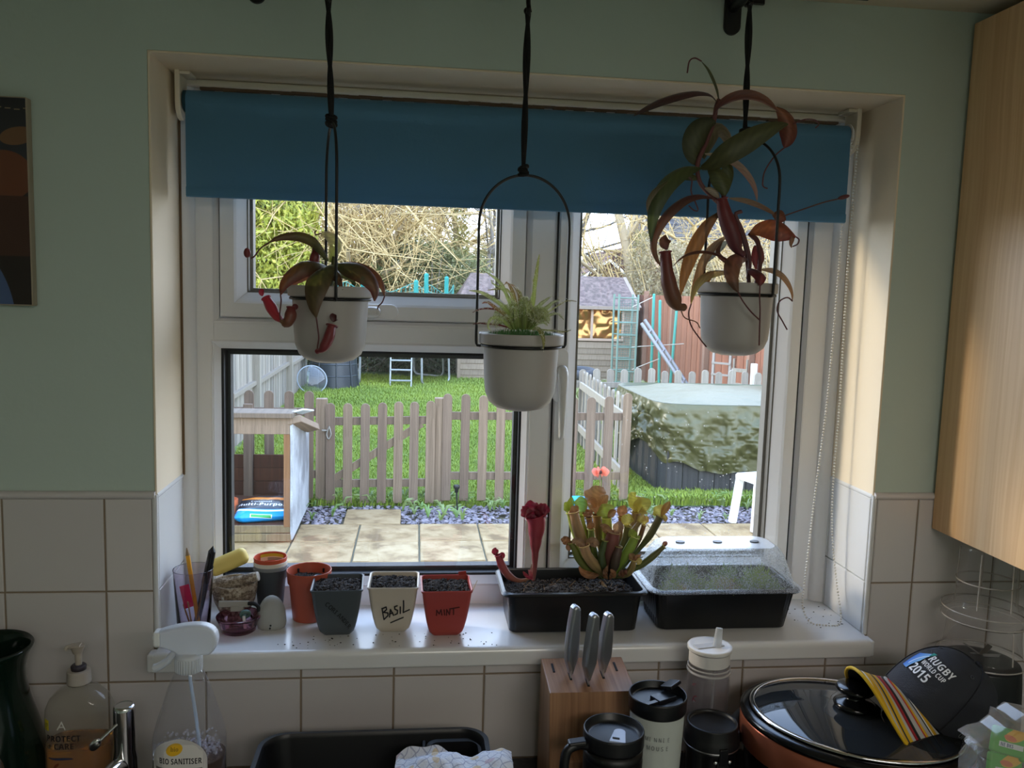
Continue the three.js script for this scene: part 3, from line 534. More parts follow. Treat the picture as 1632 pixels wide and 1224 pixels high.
{ // --- tall climbing pitcher plant
  const o = planter(1175, 451, 1, -1.02, 222, 'hanging white planter with a tall straggling pitcher plant climbing past the blind');
  const z = HZ, S = 1 / 2.55, X = (x) => 980 + x * S, Y = (y) => 80 + y * S, q = (l) => l.map(([x, y, d = 0]) => [X(x), Y(y), d]);
  const at = (l) => rel(path(q(l), z), o);
  const stems = [
    tube(at([[545, 960, 0], [540, 880, 0], [528, 790, 0.005], [490, 690, 0.01], [400, 600, 0.015], [350, 545, 0.015], [335, 490, 0.012], [342, 440, 0.01], [372, 375, 0.008], [402, 290, 0.005], [412, 230, 0.005], [424, 200, 0.005]]), 0.0034, 60, 8),
    tube(at([[575, 950, -0.01], [590, 860, -0.005], [580, 780, 0], [548, 745, 0.004]]), 0.004, 20, 8),
    tube(at([[540, 930, 0.005], [548, 850, 0.01], [520, 740, 0.012], [490, 670, 0.012], [515, 655, 0.012]]), 0.003, 24, 8)];
  part('stem', merge(stems.map((g) => paint(g, [0.14, 0.045, 0.045]))), mats.solidLeaf, o);
  const lf = (pts, w, opt, ten) => blades(o, 'leaf', [[q(pts), w * S, opt, ten && q(ten)]], z);
  lf([[420, 215, 0.005], [390, 180, 0.02], [340, 168, 0.035], [280, 175, 0.055], [190, 205, 0.075], [120, 240, 0.085], [76, 266, 0.09]], 50, { c0: C.plum, c1: [0.05, 0.035, 0.03], fold: 0.4, twist: [0.9, 0.3] });
  lf([[424, 205, 0.005], [418, 160, 0.005], [402, 115, 0.01], [380, 75, 0.01], [352, 45, 0.015]], 17, { c0: C.olive, c1: C.green, fold: 0.6, twist: [0.6, 0.2] }, [[325, 32, 0.015], [303, 45, 0.018], [294, 92, 0.02]]);
  lf([[402, 268, 0.005], [430, 225, 0.02], [480, 195, 0.03], [545, 185, 0.035], [610, 205, 0.035], [665, 250, 0.03]], 40, { c0: C.plum, c1: C.rust, fold: 0.5, twist: [0.8, 0.9] });
  lf([[655, 232, 0.03], [690, 265, 0.032], [712, 310, 0.034], [708, 355, 0.036], [690, 395, 0.036]], 74, { c0: C.rust, c1: C.wine, fold: 0.6, twist: [0.3, -0.1], prof: 'broad' }, [[650, 430, 0.036], [610, 490, 0.034], [600, 540, 0.034], [605, 556, 0.034], [620, 562, 0.034]]);
  part('tendril', paint(tube(at([[722, 300, 0.032], [770, 282, 0.03], [812, 284, 0.03], [829, 300, 0.03], [815, 316, 0.03]]), 0.001, 24, 6), C.plum), mats.solidLeaf, o);
  lf([[350, 478, 0.01], [400, 455, 0.03], [455, 420, 0.045], [530, 375, 0.05], [600, 335, 0.05], [670, 305, 0.045], [705, 300, 0.04]], 92, { c0: C.olive, c1: C.olive, fold: 0.3, twist: [0.2, 0.1] });
  lf([[345, 470, 0.005], [322, 430, 0.01], [322, 380, 0.015], [345, 330, 0.015], [385, 298, 0.012], [410, 292, 0.01]], 98, { c0: C.olive, c1: [0.05, 0.055, 0.025], fold: 0.3, twist: [-0.2, 0.4], prof: 'broad' });
  lf([[360, 440, -0.02], [385, 370, -0.03], [415, 315, -0.035], [450, 335, -0.035], [470, 400, -0.03], [465, 440, -0.03]], 62, { c0: C.olive, c1: C.tan, fold: 0.4, twist: [0.4, -0.4] });
  lf([[350, 475, 0.01], [300, 478, 0.03], [250, 505, 0.045], [205, 550, 0.055], [168, 620, 0.06], [150, 700, 0.06], [147, 778, 0.058]], 72, { c0: C.green, c1: [0.09, 0.12, 0.05], fold: 0.5, twist: [0.5, 0.35] });
  lf([[215, 528, 0.052], [165, 565, 0.052], [138, 610, 0.052], [132, 660, 0.052]], 30, { c0: C.olive, c1: C.tan, fold: 0.5, twist: [0.8, 0.6] });
  lf([[345, 520, 0.012], [300, 510, 0.02], [262, 515, 0.025], [240, 520, 0.025]], 34, { c0: C.olive, c1: C.olive, fold: 0.4, twist: [0.2, 0] }, [[308, 520, 0.03], [310, 575, 0.03], [330, 625, 0.03], [338, 652, 0.03], [320, 650, 0.03], [300, 632, 0.03]]);
  lf([[400, 600, 0.015], [345, 588, 0.03], [290, 600, 0.04], [230, 645, 0.05], [180, 710, 0.055], [155, 780, 0.055], [165, 840, 0.055], [190, 882, 0.055]], 44, { c0: C.plum, c1: C.brown, fold: 0.6, twist: [0.7, 0.4] });
  lf([[365, 420, -0.01], [430, 425, -0.02], [500, 455, -0.025], [550, 510, -0.025], [575, 570, -0.02], [578, 612, -0.02]], 52, { c0: C.cream, c1: C.pink, fold: 0.4, twist: [-0.6, -0.3] });
  lf([[375, 470, 0.015], [415, 500, 0.025], [440, 545, 0.03], [447, 590, 0.03]], 74, { c0: C.olive, c1: C.green, fold: 0.4, twist: [0, 0.2], prof: 'broad' });
  lf([[440, 430, -0.03], [460, 480, -0.035], [455, 540, -0.035], [440, 590, -0.03]], 52, { c0: C.green, c1: C.olive, fold: 0.3 });
  lf([[365, 560, 0.02], [385, 565, 0.022], [405, 575, 0.024], [425, 600, 0.024]], 30, { c0: C.cream, c1: C.tan, fold: 0.4, prof: 'broad' });
  lf([[465, 600, 0.015], [530, 605, 0.02], [590, 625, 0.025], [640, 655, 0.03], [672, 685, 0.03]], 36, { c0: C.tan, c1: C.rust, fold: 0.5, twist: [-0.5, -0.5] });
  lf([[548, 746, 0.01], [590, 728, 0.02], [640, 722, 0.03], [690, 735, 0.035], [735, 758, 0.035]], 92, { c0: C.rust, c1: C.red, fold: 0.45, prof: 'broad', twist: [0.1, -0.2] }, [[748, 770, 0.035], [742, 788, 0.035], [722, 798, 0.034]]);
  lf([[640, 668, 0.03], [668, 670, 0.035], [695, 690, 0.035]], 60, { c0: C.rust, c1: C.red, fold: 0.5, prof: 'broad' });
  lf([[705, 735, 0.034], [720, 760, 0.036], [716, 790, 0.036], [718, 803, 0.036]], 20, { c0: C.rust, c1: C.brown });
  part('tendril', paint(tube(at([[680, 676, 0.03], [760, 648, 0.035], [850, 618, 0.045], [920, 602, 0.05]]), 0.0012, 24, 6), [0.1, 0.04, 0.03]), mats.solidLeaf, o);
  part('bud', paint(rot(new THREE.SphereGeometry(0.0042, 10, 8).scale(2.3, 0.8, 0.8), 0, 0, 0.28).translate(...at([[930, 597, 0.05]])[0].toArray()), C.plum), mats.solidLeaf, o);
  lf([[425, 660, 0.01], [380, 705, 0.005], [340, 770, 0], [305, 850, -0.005], [280, 930, -0.005], [268, 995, -0.005]], 58, { c0: C.brown, c1: C.orange, fold: 0.35, twist: [0.2, 0.1] });
  lf([[455, 755, 0], [405, 795, -0.01], [365, 850, -0.015], [340, 920, -0.01], [318, 985, -0.005], [308, 1025, -0.005]], 36, { c0: C.tan, c1: C.orange, fold: 0.4 });
  lf([[470, 855, 0.01], [420, 828, 0.025], [360, 815, 0.035], [300, 825, 0.04], [260, 850, 0.04], [238, 876, 0.04]], 22, { c0: C.plum, c1: C.brown, fold: 0.6, twist: [0.8, 0.8] });
  lf([[455, 780, -0.03], [420, 800, -0.04], [385, 840, -0.045], [370, 865, -0.045]], 44, { c0: [0.3, 0.35, 0.4], c1: [0.25, 0.28, 0.33], fold: 0.3 });
  lf([[540, 850, 0.01], [508, 842, 0.04], [480, 870, 0.06], [476, 915, 0.068], [488, 955, 0.07], [500, 982, 0.07]], 66, { c0: C.plum, c1: C.brown, fold: 0.5, face: V(-0.35, 0.2, 1), prof: 'broad' }, [[520, 1020, 0.07], [555, 1065, 0.07], [590, 1098, 0.07]]);
  lf([[552, 888, 0.01], [575, 892, 0.04], [592, 912, 0.06], [594, 938, 0.066], [590, 956, 0.067]], 66, { c0: C.plum, c1: C.wine, fold: 0.5, prof: 'broad' }, [[588, 1000, 0.067], [590, 1060, 0.067], [588, 1130, 0.067], [586, 1200, 0.066]]);
  lf([[595, 890, 0.005], [640, 890, 0.02], [682, 910, 0.03], [712, 950, 0.035], [724, 990, 0.035], [722, 1020, 0.035]], 36, { c0: C.tan, c1: C.orange, fold: 0.5, twist: [-0.3, -0.6] }, [[700, 1005, 0.035], [668, 1022, 0.035], [660, 1060, 0.034], [680, 1100, 0.034], [700, 1136, 0.034]]);
  lf([[470, 905, 0], [430, 900, 0.01], [380, 912, 0.02], [340, 945, 0.025], [318, 990, 0.025], [310, 1030, 0.025]], 34, { c0: C.tan, c1: C.yellow, fold: 0.5, twist: [0.4, 0.3] }, [[300, 1070, 0.025], [310, 1120, 0.025], [345, 1172, 0.026], [372, 1206, 0.026]]);
  lf([[400, 900, -0.015], [370, 930, -0.02], [350, 975, -0.02], [346, 1005, -0.02]], 40, { c0: C.orange, c1: C.rust, fold: 0.4 });
  lf([[480, 880, 0.0], [450, 855, -0.01], [420, 820, -0.02], [440, 765, -0.02]], 20, { c0: C.plum, c1: C.brown, fold: 0.5 });
  lf([[575, 890, 0], [572, 840, 0], [585, 800, -0.005], [600, 850, -0.01], [585, 880, -0.01]], 34, { c0: C.wine, c1: C.plum, fold: 0.5 });
  part('tendril', paint(tube(at([[268, 1058, 0.05], [285, 1088, 0.05], [330, 1105, 0.05], [346, 1130, 0.05]]), 0.0009, 20, 6), C.brown), mats.solidLeaf, o);
  const pt = (l, r, opt, lid) => pitcher(o, q(l), r.map((x) => x * S), opt, z, lid && { pts: q(lid.pts), w: lid.w * S, o: lid.o });
  pt([[278, 1045, 0.055], [255, 1040, 0.056], [228, 980, 0.058], [212, 900, 0.058], [205, 820, 0.056]], [16, 36, 34, 27, 24], { c0: C.brown, c1: C.wine, flat: 0.9 }, { pts: [[212, 812, 0.05], [200, 790, 0.05], [198, 768, 0.054], [204, 750, 0.06]], w: 48, o: { c0: C.plum, c1: C.brown, fold: -0.6 } });
  pt([[518, 828, 0.03], [500, 812, 0.03], [474, 740, 0.03], [448, 670, 0.028], [434, 605, 0.026]], [14, 34, 38, 32, 24], { c0: [0.13, 0.035, 0.045], c1: C.wine, flat: 0.9 }, { pts: [[446, 600, 0.022], [438, 585, 0.022], [425, 578, 0.026]], w: 34, o: {} });
}
// ------------------------------------------------------------ shapes for the things on the sill and the worktop
function rrRing(hx, hz, r, n = 8) { const p = [], c = [[1, 1], [-1, 1], [-1, -1], [1, -1]]; r = Math.min(r, hx, hz); c.forEach(([sx, sz], q) => { for (let i = 0; i <= n; i++) { const a = PI / 2 * (q + i / n); p.push([sx * (hx - r) + Math.cos(a) * r, sz * (hz - r) + Math.sin(a) * r]); } }); return p; }
function rrLoft(levels, n = 8) { // rings of rounded rectangles [half x, half z, corner radius, y], joined in order; a zero ring closes the end
  const pos = [], idx = [], uv = []; const N = 4 * (n + 1);
  levels.forEach(([hx, hz, r, y], k) => { const ring = hx < 1e-5 ? Array.from({ length: N }, () => [0, 0]) : rrRing(hx, hz, r, n); for (const [x, z] of ring) { pos.push(x, y, z); uv.push(x, y); } });
  for (let k = 0; k + 1 < levels.length; k++) for (let i = 0; i < N; i++) { const a = k * N + i, b = k * N + (i + 1) % N, c = a + N, d = b + N; idx.push(a, c, b, b, c, d); }
  const g = new THREE.BufferGeometry(); g.setAttribute('position', new THREE.Float32BufferAttribute(pos, 3)); g.setAttribute('uv', new THREE.Float32BufferAttribute(uv, 2)); g.setIndex(idx);
  const f = g.toNonIndexed(); f.computeVertexNormals(); return creased(f, 0.7);
}
function creased(g, ang) { // smooth normals except across sharp edges
  const p = g.attributes.position, fn = [], map = new Map(), v = V(), a = V(), b = V(), key = (i) => Math.round(p.getX(i) * 2e5) + ',' + Math.round(p.getY(i) * 2e5) + ',' + Math.round(p.getZ(i) * 2e5);
  for (let f = 0; f < p.count; f += 3) { v.fromBufferAttribute(p, f); a.fromBufferAttribute(p, f + 1).sub(v); b.fromBufferAttribute(p, f + 2).sub(v); const n = a.clone().cross(b); fn.push(n); for (let k = 0; k < 3; k++) { const q = key(f + k); if (!map.has(q)) map.set(q, []); map.get(q).push(f / 3); } }
  const out = new Float32Array(p.count * 3), cs = Math.cos(ang), s = V();
  for (let f = 0; f < p.count; f += 3) { const me = fn[f / 3], ml = me.length() || 1e-12; for (let k = 0; k < 3; k++) { s.set(0, 0, 0); for (const o of map.get(key(f + k))) { const l = fn[o].length(); if (l > 1e-14 && fn[o].dot(me) / (l * ml) > cs) s.add(fn[o]); } if (s.lengthSq() < 1e-20) s.copy(me); s.normalize(); out.set([s.x, s.y, s.z], (f + k) * 3); } }
  g.setAttribute('normal', new THREE.BufferAttribute(out, 3)); return g;
}
function patch(f, nu = 16, nv = 8) { const g = new THREE.PlaneGeometry(1, 1, nu, nv), p = g.attributes.position, u = g.attributes.uv; for (let i = 0; i < p.count; i++) { const q = f(u.getX(i), u.getY(i)); p.setXYZ(i, ...q); } g.computeVertexNormals(); return g; }
const printed = (w, h, draw, rough = 0.6, o = {}) => new THREE.MeshStandardMaterial({ map: canvasTex(w, h, draw), transparent: true, roughness: rough, ...o });
const cylPatch = (r, y0, y1, a0, a1, off = 0.0004) => patch((u, v) => { const a = lerp(a0, a1, u); return [Math.sin(a) * (r + off), lerp(y0, y1, v), Math.cos(a) * (r + off)]; }, 24, 2);

// ------------------------------------------------------------ three square plant pots with handwritten names
function strokes(g, list, w) { g.lineWidth = w; g.lineCap = g.lineJoin = 'round'; for (const s of list) { g.beginPath(); s.forEach(([x, y], i) => (i ? g.lineTo(x, y) : g.moveTo(x, y))); g.stroke(); } }
{
  const prof = (t) => 0.0215 + 0.0205 * Math.pow(t, 0.48), H = 0.084;
  const lv = [[0, 0, 0, 0.0005], [0.018, 0.018, 0.004, 0]]; for (let i = 0; i <= 10; i++) { const t = i / 10, h = prof(t); lv.push([h, h, 0.004 + 0.004 * t, 0.0008 + t * H]); }
  lv.push([0.0432, 0.0432, 0.0085, H - 0.002], [0.0434, 0.0434, 0.0085, H + 0.001], [0.042, 0.042, 0.008, H + 0.0022], [0.0405, 0.0405, 0.007, H + 0.001], [0.039, 0.039, 0.007, H - 0.012]);
  const shape = rrLoft(lv), soil = crumbs(420, 0.0385, 0.0385, 0.0042, H - 0.0065);
  const face = patch((u, v) => { const t = lerp(0.12, 0.92, v), h = prof(t); return [(u - 0.5) * 1.8 * Math.min(h - 0.004, 0.034), t * H, h + 0.0009]; }, 8, 16);
  const data = [
    [-0.208, -0.052, '#4b5258', 0.03, 'dark grey square pot of soil with a herb name written faintly down its front', (g) => { g.strokeStyle = '#23262a'; g.lineWidth = 6; g.font = 'bold 44px sans-serif'; g.fillStyle = '#202327'; 'CORIANDER'.split('').forEach((c, i) => { g.save(); g.translate(44 + i * 21, 62 + i * 20); g.rotate(0.72); g.fillText(c, 0, 0); g.restore(); }); }],
    [-0.1135, -0.062, '#c9beae', -0.02, 'cream square pot of soil with BASIL written and underlined on its front', (g) => { g.strokeStyle = '#14171f'; strokes(g, [[[52, 110], [58, 190]], [[52, 112], [82, 100], [84, 118], [60, 138], [92, 142], [92, 162], [58, 190]], [[104, 172], [112, 118], [136, 160]], [[104, 150], [128, 142]], [[160, 92], [142, 98], [144, 116], [164, 124], [164, 148], [146, 156]], [[182, 100], [186, 146]], [[204, 56], [208, 140], [250, 120]], [[112, 214], [212, 176]]], 10); }],
    [-0.024, -0.042, '#a8433c', 0.02, 'red square pot of soil with MINT written faintly on its front', (g) => { g.strokeStyle = 'rgba(60,28,36,0.75)'; strokes(g, [[[52, 132], [56, 96], [72, 122], [86, 92], [92, 130]], [[108, 94], [112, 130]], [[126, 132], [126, 92], [148, 128], [150, 88]], [[174, 84], [178, 128]], [[148, 88], [214, 78]]], 9); }],
  ];
  for (const [x, z, col, turn, label, draw] of data) {
    const o = thing('square_plant_pot', label, 'plant pot', [x, SILL, z], turn);
    part('pot', shape, M(col, 0.4), o);
    part('soil', soil, mats.soil, o);
    part('lettering', face, printed(256, 256, draw), o);
    if (col === '#a8433c') {
      part('chipped_flap', mv(rot(box(0.014, 0.009, 0.001, 0.0004), 0.25, 0, 0.12), 0.031, H + 0.004, -0.041), M(col, 0.4), o);
      part('straw', rod(V(0.042, H - 0.006, 0.03), V(0.051, H + 0.016, 0.03), 0.0008, 0.0006, 6), M('#d8c8a8', 0.8), o);
    }
  }
}
// ------------------------------------------------------------ round pots, stone, mortar, dish, tumbler
{
  const t = thing('terracotta_pot', 'round terracotta plastic pot of soil beside the stack of empty pots', 'plant pot', [-0.2635, SILL, -0.11]);
  part('pot', lathe([[0, 0.001], [0.026, 0], [0.0285, 0.001], [0.0345, 0.066], [0.0372, 0.067], [0.0392, 0.088], [0.0386, 0.0895], [0.0375, 0.0885], [0.036, 0.07], [0.0335, 0.066], [0.0325, 0.05]], 48), M('#b2543c', 0.45), t);
  part('soil', crumbs(130, 0.034, 0, 0.003, 0.071, true), mats.soil, t);
  for (const a of [0.9, 2.25]) part('slot', rot(boxAt(-0.0016, 0.0016, 0.074, 0.081, 0.0345, 0.0372, 0), 0, a + PI / 2, 0), mats.blackMatt, t);
  const spots = [['dark grey plastic pot at the bottom of the round stack', '#3c4045', 0, 1.0], ['mid grey plastic pot second from the bottom of the round stack', '#7d7f80', 0.0065, 0.995], ['cream plastic pot just under the terracotta one in the round stack', '#d6cdbb', 0.0135, 0.99], ['bright terracotta pot on top of the round stack with a price label inside', '#c2502f', 0.021, 0.98]];
  spots.forEach(([label, col, dy, k], i) => {
    const s = thing('round_plant_pot', label, 'plant pot', [-0.3345, SILL + dy, -0.135]);
    part('pot', lathe([[0, 0.001], [0.019, 0], [0.0205, 0.001], [0.0268, 0.066], [0.0284, 0.067], [0.0297, 0.0835], [0.0291, 0.0845], [0.0282, 0.0835], [0.0272, 0.07], [0.0255, 0.064], [0.019, 0.004], [0, 0.003]].map(([r, y]) => [r * k, y]), 44), M(col, 0.45), s);
    if (i === 3) part('price_label', patch((u, v) => { const a = lerp(PI * 0.72, PI * 1.28, u); return [Math.sin(a) * 0.0262, lerp(0.066, 0.081, v), Math.cos(a) * 0.0262]; }, 16, 1), new THREE.MeshStandardMaterial({ side: THREE.DoubleSide, roughness: 0.5, map: canvasTex(256, 96, (g) => { g.fillStyle = '#e9e2c8'; g.fillRect(0, 0, 256, 96); g.fillStyle = '#c9c23a'; g.fillRect(0, 0, 256, 34); g.fillStyle = '#444'; for (let j = 0; j < 40; j++) g.fillRect(20 + j * 4, 44, (j * 7) % 3 + 1, 40); }) }), s);
  });
  const st = new THREE.IcosahedronGeometry(1, 5); warp(st, (v) => { const y = v.y; v.x *= 0.0245 * (y < 0 ? 1.0 : Math.sqrt(Math.max(0, 1 - 0.0 * y))); v.z *= 0.017; v.y = y < -0.55 ? 0 : 0.0155 + y * 0.028 + (y > 0 ? y * 0.014 : 0); if (y < 0) { v.x *= 1 + 0.12 * -y; } const n = noise3(v.x * 90 + 5, v.y * 90, v.z * 90) - 0.5; v.x += n * 0.0012; v.z += n * 0.0016; });
  const so = thing('grey_stone', 'smooth grey stone with a rounded top beside the purple glass dish', 'stone', [-0.3215, SILL, -0.068], 0.12);
  part('stone', smooth(st), new THREE.MeshStandardMaterial({ map: speckle([[0.3, 0.3, 0.3], [0.46, 0.46, 0.45], [0.66, 0.66, 0.64]], 8, 256, 44), roughness: 0.75, ...B(T.fine, 0.001) }), so);
  part('pits', [[-0.001, 0.0105], [-0.002, 0.0055]].map(([x, y]) => rot(cyl(0.0016, 0.0016, 0.0012, 10), PI / 2).translate(x, y, 0.0172)), mats.blackMatt, so);
  // mortar and pestle
  const stone2 = new THREE.MeshStandardMaterial({ map: speckle([[0.42, 0.36, 0.3], [0.6, 0.54, 0.47], [0.74, 0.69, 0.62]], 12, 256, 12), roughness: 0.8, ...B(T.fine, 0.0008) });
  const mo = thing('mortar', 'speckled stone mortar bowl behind the purple glass dish', 'mortar', [-0.392, SILL, -0.112]);
  part('bowl', metric(lathe([[0, 0], [0.021, 0], [0.0235, 0.002], [0.0215, 0.009], [0.027, 0.018], [0.035, 0.036], [0.0385, 0.056], [0.039, 0.066], [0.0385, 0.068], [0.0362, 0.0678], [0.0345, 0.056], [0.026, 0.03], [0.012, 0.018], [0, 0.016]], 44), 22), stone2, mo);
  const pe = thing('pestle', 'stone pestle with a pale end lying across the mortar', 'pestle', [-0.392, SILL + 0.0745, -0.1]);
  const a = V(-0.045, -0.012, 0.004), b = V(0.042, 0.0085, 0.008), g = lathe([[0, 0], [0.005, 0.0006], [0.0098, 0.004], [0.0115, 0.012], [0.0095, 0.032], [0.0082, 0.055], [0.0086, 0.088], [0.0072, 0.0905], [0, 0.091]], 24);
  g.applyQuaternion(new THREE.Quaternion().setFromUnitVectors(V(0, 1, 0), b.clone().sub(a).normalize())); mv(g, a.x, a.y, a.z);
  part('shaft', metric(g, 22), stone2, pe);
  const e = cyl(0.0083, 0.0076, 0.002, 20); e.applyQuaternion(new THREE.Quaternion().setFromUnitVectors(V(0, 1, 0), b.clone().sub(a).normalize())); mv(e, ...a.clone().add(b.clone().sub(a).normalize().multiplyScalar(0.0912)).toArray());
  part('pale_end', e, M('#d8d2c8', 0.8), pe);
  const ye = thing('yellow_bar', 'pale yellow bar with a rounded end leaning over the mortar', 'bar', [-0.402, SILL + 0.0915, -0.128]);
  part('bar', rot(box(0.07, 0.03, 0.022, 0.0105, 5), 0, 0.1, 0.4).translate(-0.004, 0.006, 0), M('#e8cf72', 0.55), ye);
  // purple glass dish with odds and ends
  const purple = MP('#e9c3d2', 0.04, { transmission: 1, thickness: 0.01, ior: 1.5, attenuationColor: new THREE.Color('#c583a8'), attenuationDistance: 0.1 });
  const di = thing('glass_dish', 'small thick purple glass dish at the front of the sill', 'dish', [-0.3745, SILL, -0.058]);
  part('dish', lathe([[0, 0.0002], [0.026, 0.0002], [0.0285, 0.002], [0.0305, 0.012], [0.0365, 0.024], [0.0372, 0.027], [0.036, 0.0282], [0.0245, 0.0245], [0.0225, 0.022], [0.0215, 0.009], [0.02, 0.0075], [0, 0.007]], 56), purple, di);
  const pl = thing('pipe_clip', 'grey plastic clip and hose lying across the purple glass dish', 'clip', [-0.372, SILL + 0.0295, -0.066]);
  part('clip_bar', [rot(box(0.05, 0.011, 0.006, 0.0015), 0, 0.12, -0.06).translate(-0.012, 0.0145, 0.0), box(0.022, 0.009, 0.007, 0.001).translate(-0.006, 0.007, 0.002), box(0.004, 0.008, 0.004, 0.001).translate(-0.03, 0.0215, 0)], M('#a7a49c', 0.5), pl);
  part('hose', tube([V(0.012, 0.0155, 0.001), V(0.022, 0.0155, 0.003), V(0.029, 0.011, 0.005), V(0.031, 0.003, 0.006)], 0.0032, 20, 10), mats.blackMatt, pl);
  const pg = thing('round_plug', 'round dark green plug with a white tab in the purple dish', 'plug', [-0.3625, SILL + 0.0105, -0.058]);
  part('plug', rot(new THREE.TorusGeometry(0.0062, 0.0036, 10, 24), 0.5, 0.3).translate(0.0, 0.0205, 0.006), M('#54706a', 0.35), pg);
  part('tab', rot(box(0.005, 0.018, 0.003, 0.0014, 2), -0.35, 0, 0.15).translate(-0.0005, 0.0105, 0.0125), mats.white, pg);
  // tumbler of pens
  const tg = MP('#f3edf4', 0.03, { transmission: 1, thickness: 0.0025, ior: 1.48, attenuationColor: new THREE.Color('#b59ac0'), attenuationDistance: 0.03 });
  const tu = thing('plastic_tumbler', 'clear lilac tumbler holding pens at the corner of the sill', 'tumbler', [-0.4475, SILL, -0.055]);
  part('tumbler', lathe([[0, 0.0002], [0.024, 0.0002], [0.026, 0.0015], [0.0322, 0.109], [0.0326, 0.1102], [0.0322, 0.111], [0.0308, 0.1098], [0.0243, 0.006], [0, 0.006]], 56), tg, tu);
  const inside = (x, y, z) => V(-0.4475 + x, SILL + y, -0.055 + z);
  const pc = thing('pencil', 'yellow pencil standing in the lilac tumbler, tip up', 'pencil', inside(0.008, 0.0075, 0.0).toArray());
  const p0 = V(0, 0, 0), p1 = V(-0.0185, 0.132, -0.004), dir = p1.clone().sub(p0).normalize();
  const al = (q) => mv(q.applyQuaternion(new THREE.Quaternion().setFromUnitVectors(V(0, 1, 0), dir)), 0, 0, 0);
  part('shaft', al(mv(cyl(0.0036, 0.0036, 0.126, 6), 0, 0.063, 0)), M('#e8a322', 0.4), pc);
  part('sharpened_tip', al(mv(cyl(0.0036, 0.0007, 0.013, 12), 0, 0.1325, 0)), M('#8b7355', 0.8), pc);
  const mk = thing('marker_pen', 'thick black marker pen standing in the lilac tumbler', 'pen', inside(0.003, 0.0075, -0.008).toArray());
  const d2 = V(0.0275, 0.139, -0.002).normalize(), al2 = (q) => q.applyQuaternion(new THREE.Quaternion().setFromUnitVectors(V(0, 1, 0), d2));
  part('barrel', al2(mv(cyl(0.006, 0.006, 0.078, 12), 0, 0.039, 0)), M('#1b2340', 0.4), mk);
  part('cap', al2(merge([mv(cyl(0.0068, 0.0062, 0.056, 10), 0, 0.104, 0), mv(new THREE.ConeGeometry(0.0062, 0.01, 10), 0, 0.137, 0), boxAt(-0.002, 0.002, 0.09, 0.13, 0.006, 0.0085, 0.0008)])), mats.black, mk);
  solo('pink_tag', rot(box(0.015, 0.04, 0.0012, 0.0005), 0, 0.3, 0.2), M('#e8265a', 0.5), 'bright pink plastic tag in the lilac tumbler', 'tag', inside(-0.008, 0.066, 0.012).toArray());
  [[-0.014, 0.012, '#b98a4e'], [-0.004, 0.02, '#caa06a'], [0.012, 0.01, '#8f6a40'], [0.018, 0.004, '#7d6250']].forEach(([x, z, col], i) => solo('wooden_stick', rod(V(x * 0.3, 0.0075, z * 0.3), V(x, [0.052, 0.06, 0.054, 0.098][i], z), 0.0013, 0.0011, 6), M(col, 0.8), ['thin wooden stick leaning against the near side of the lilac tumbler', 'pale thin wooden stick in the middle of the lilac tumbler', 'brown thin stick crossing the others in the lilac tumbler', 'tall dark thin stick beside the black marker in the tumbler'][i], 'stick', inside(0, 0, 0).toArray()));
}
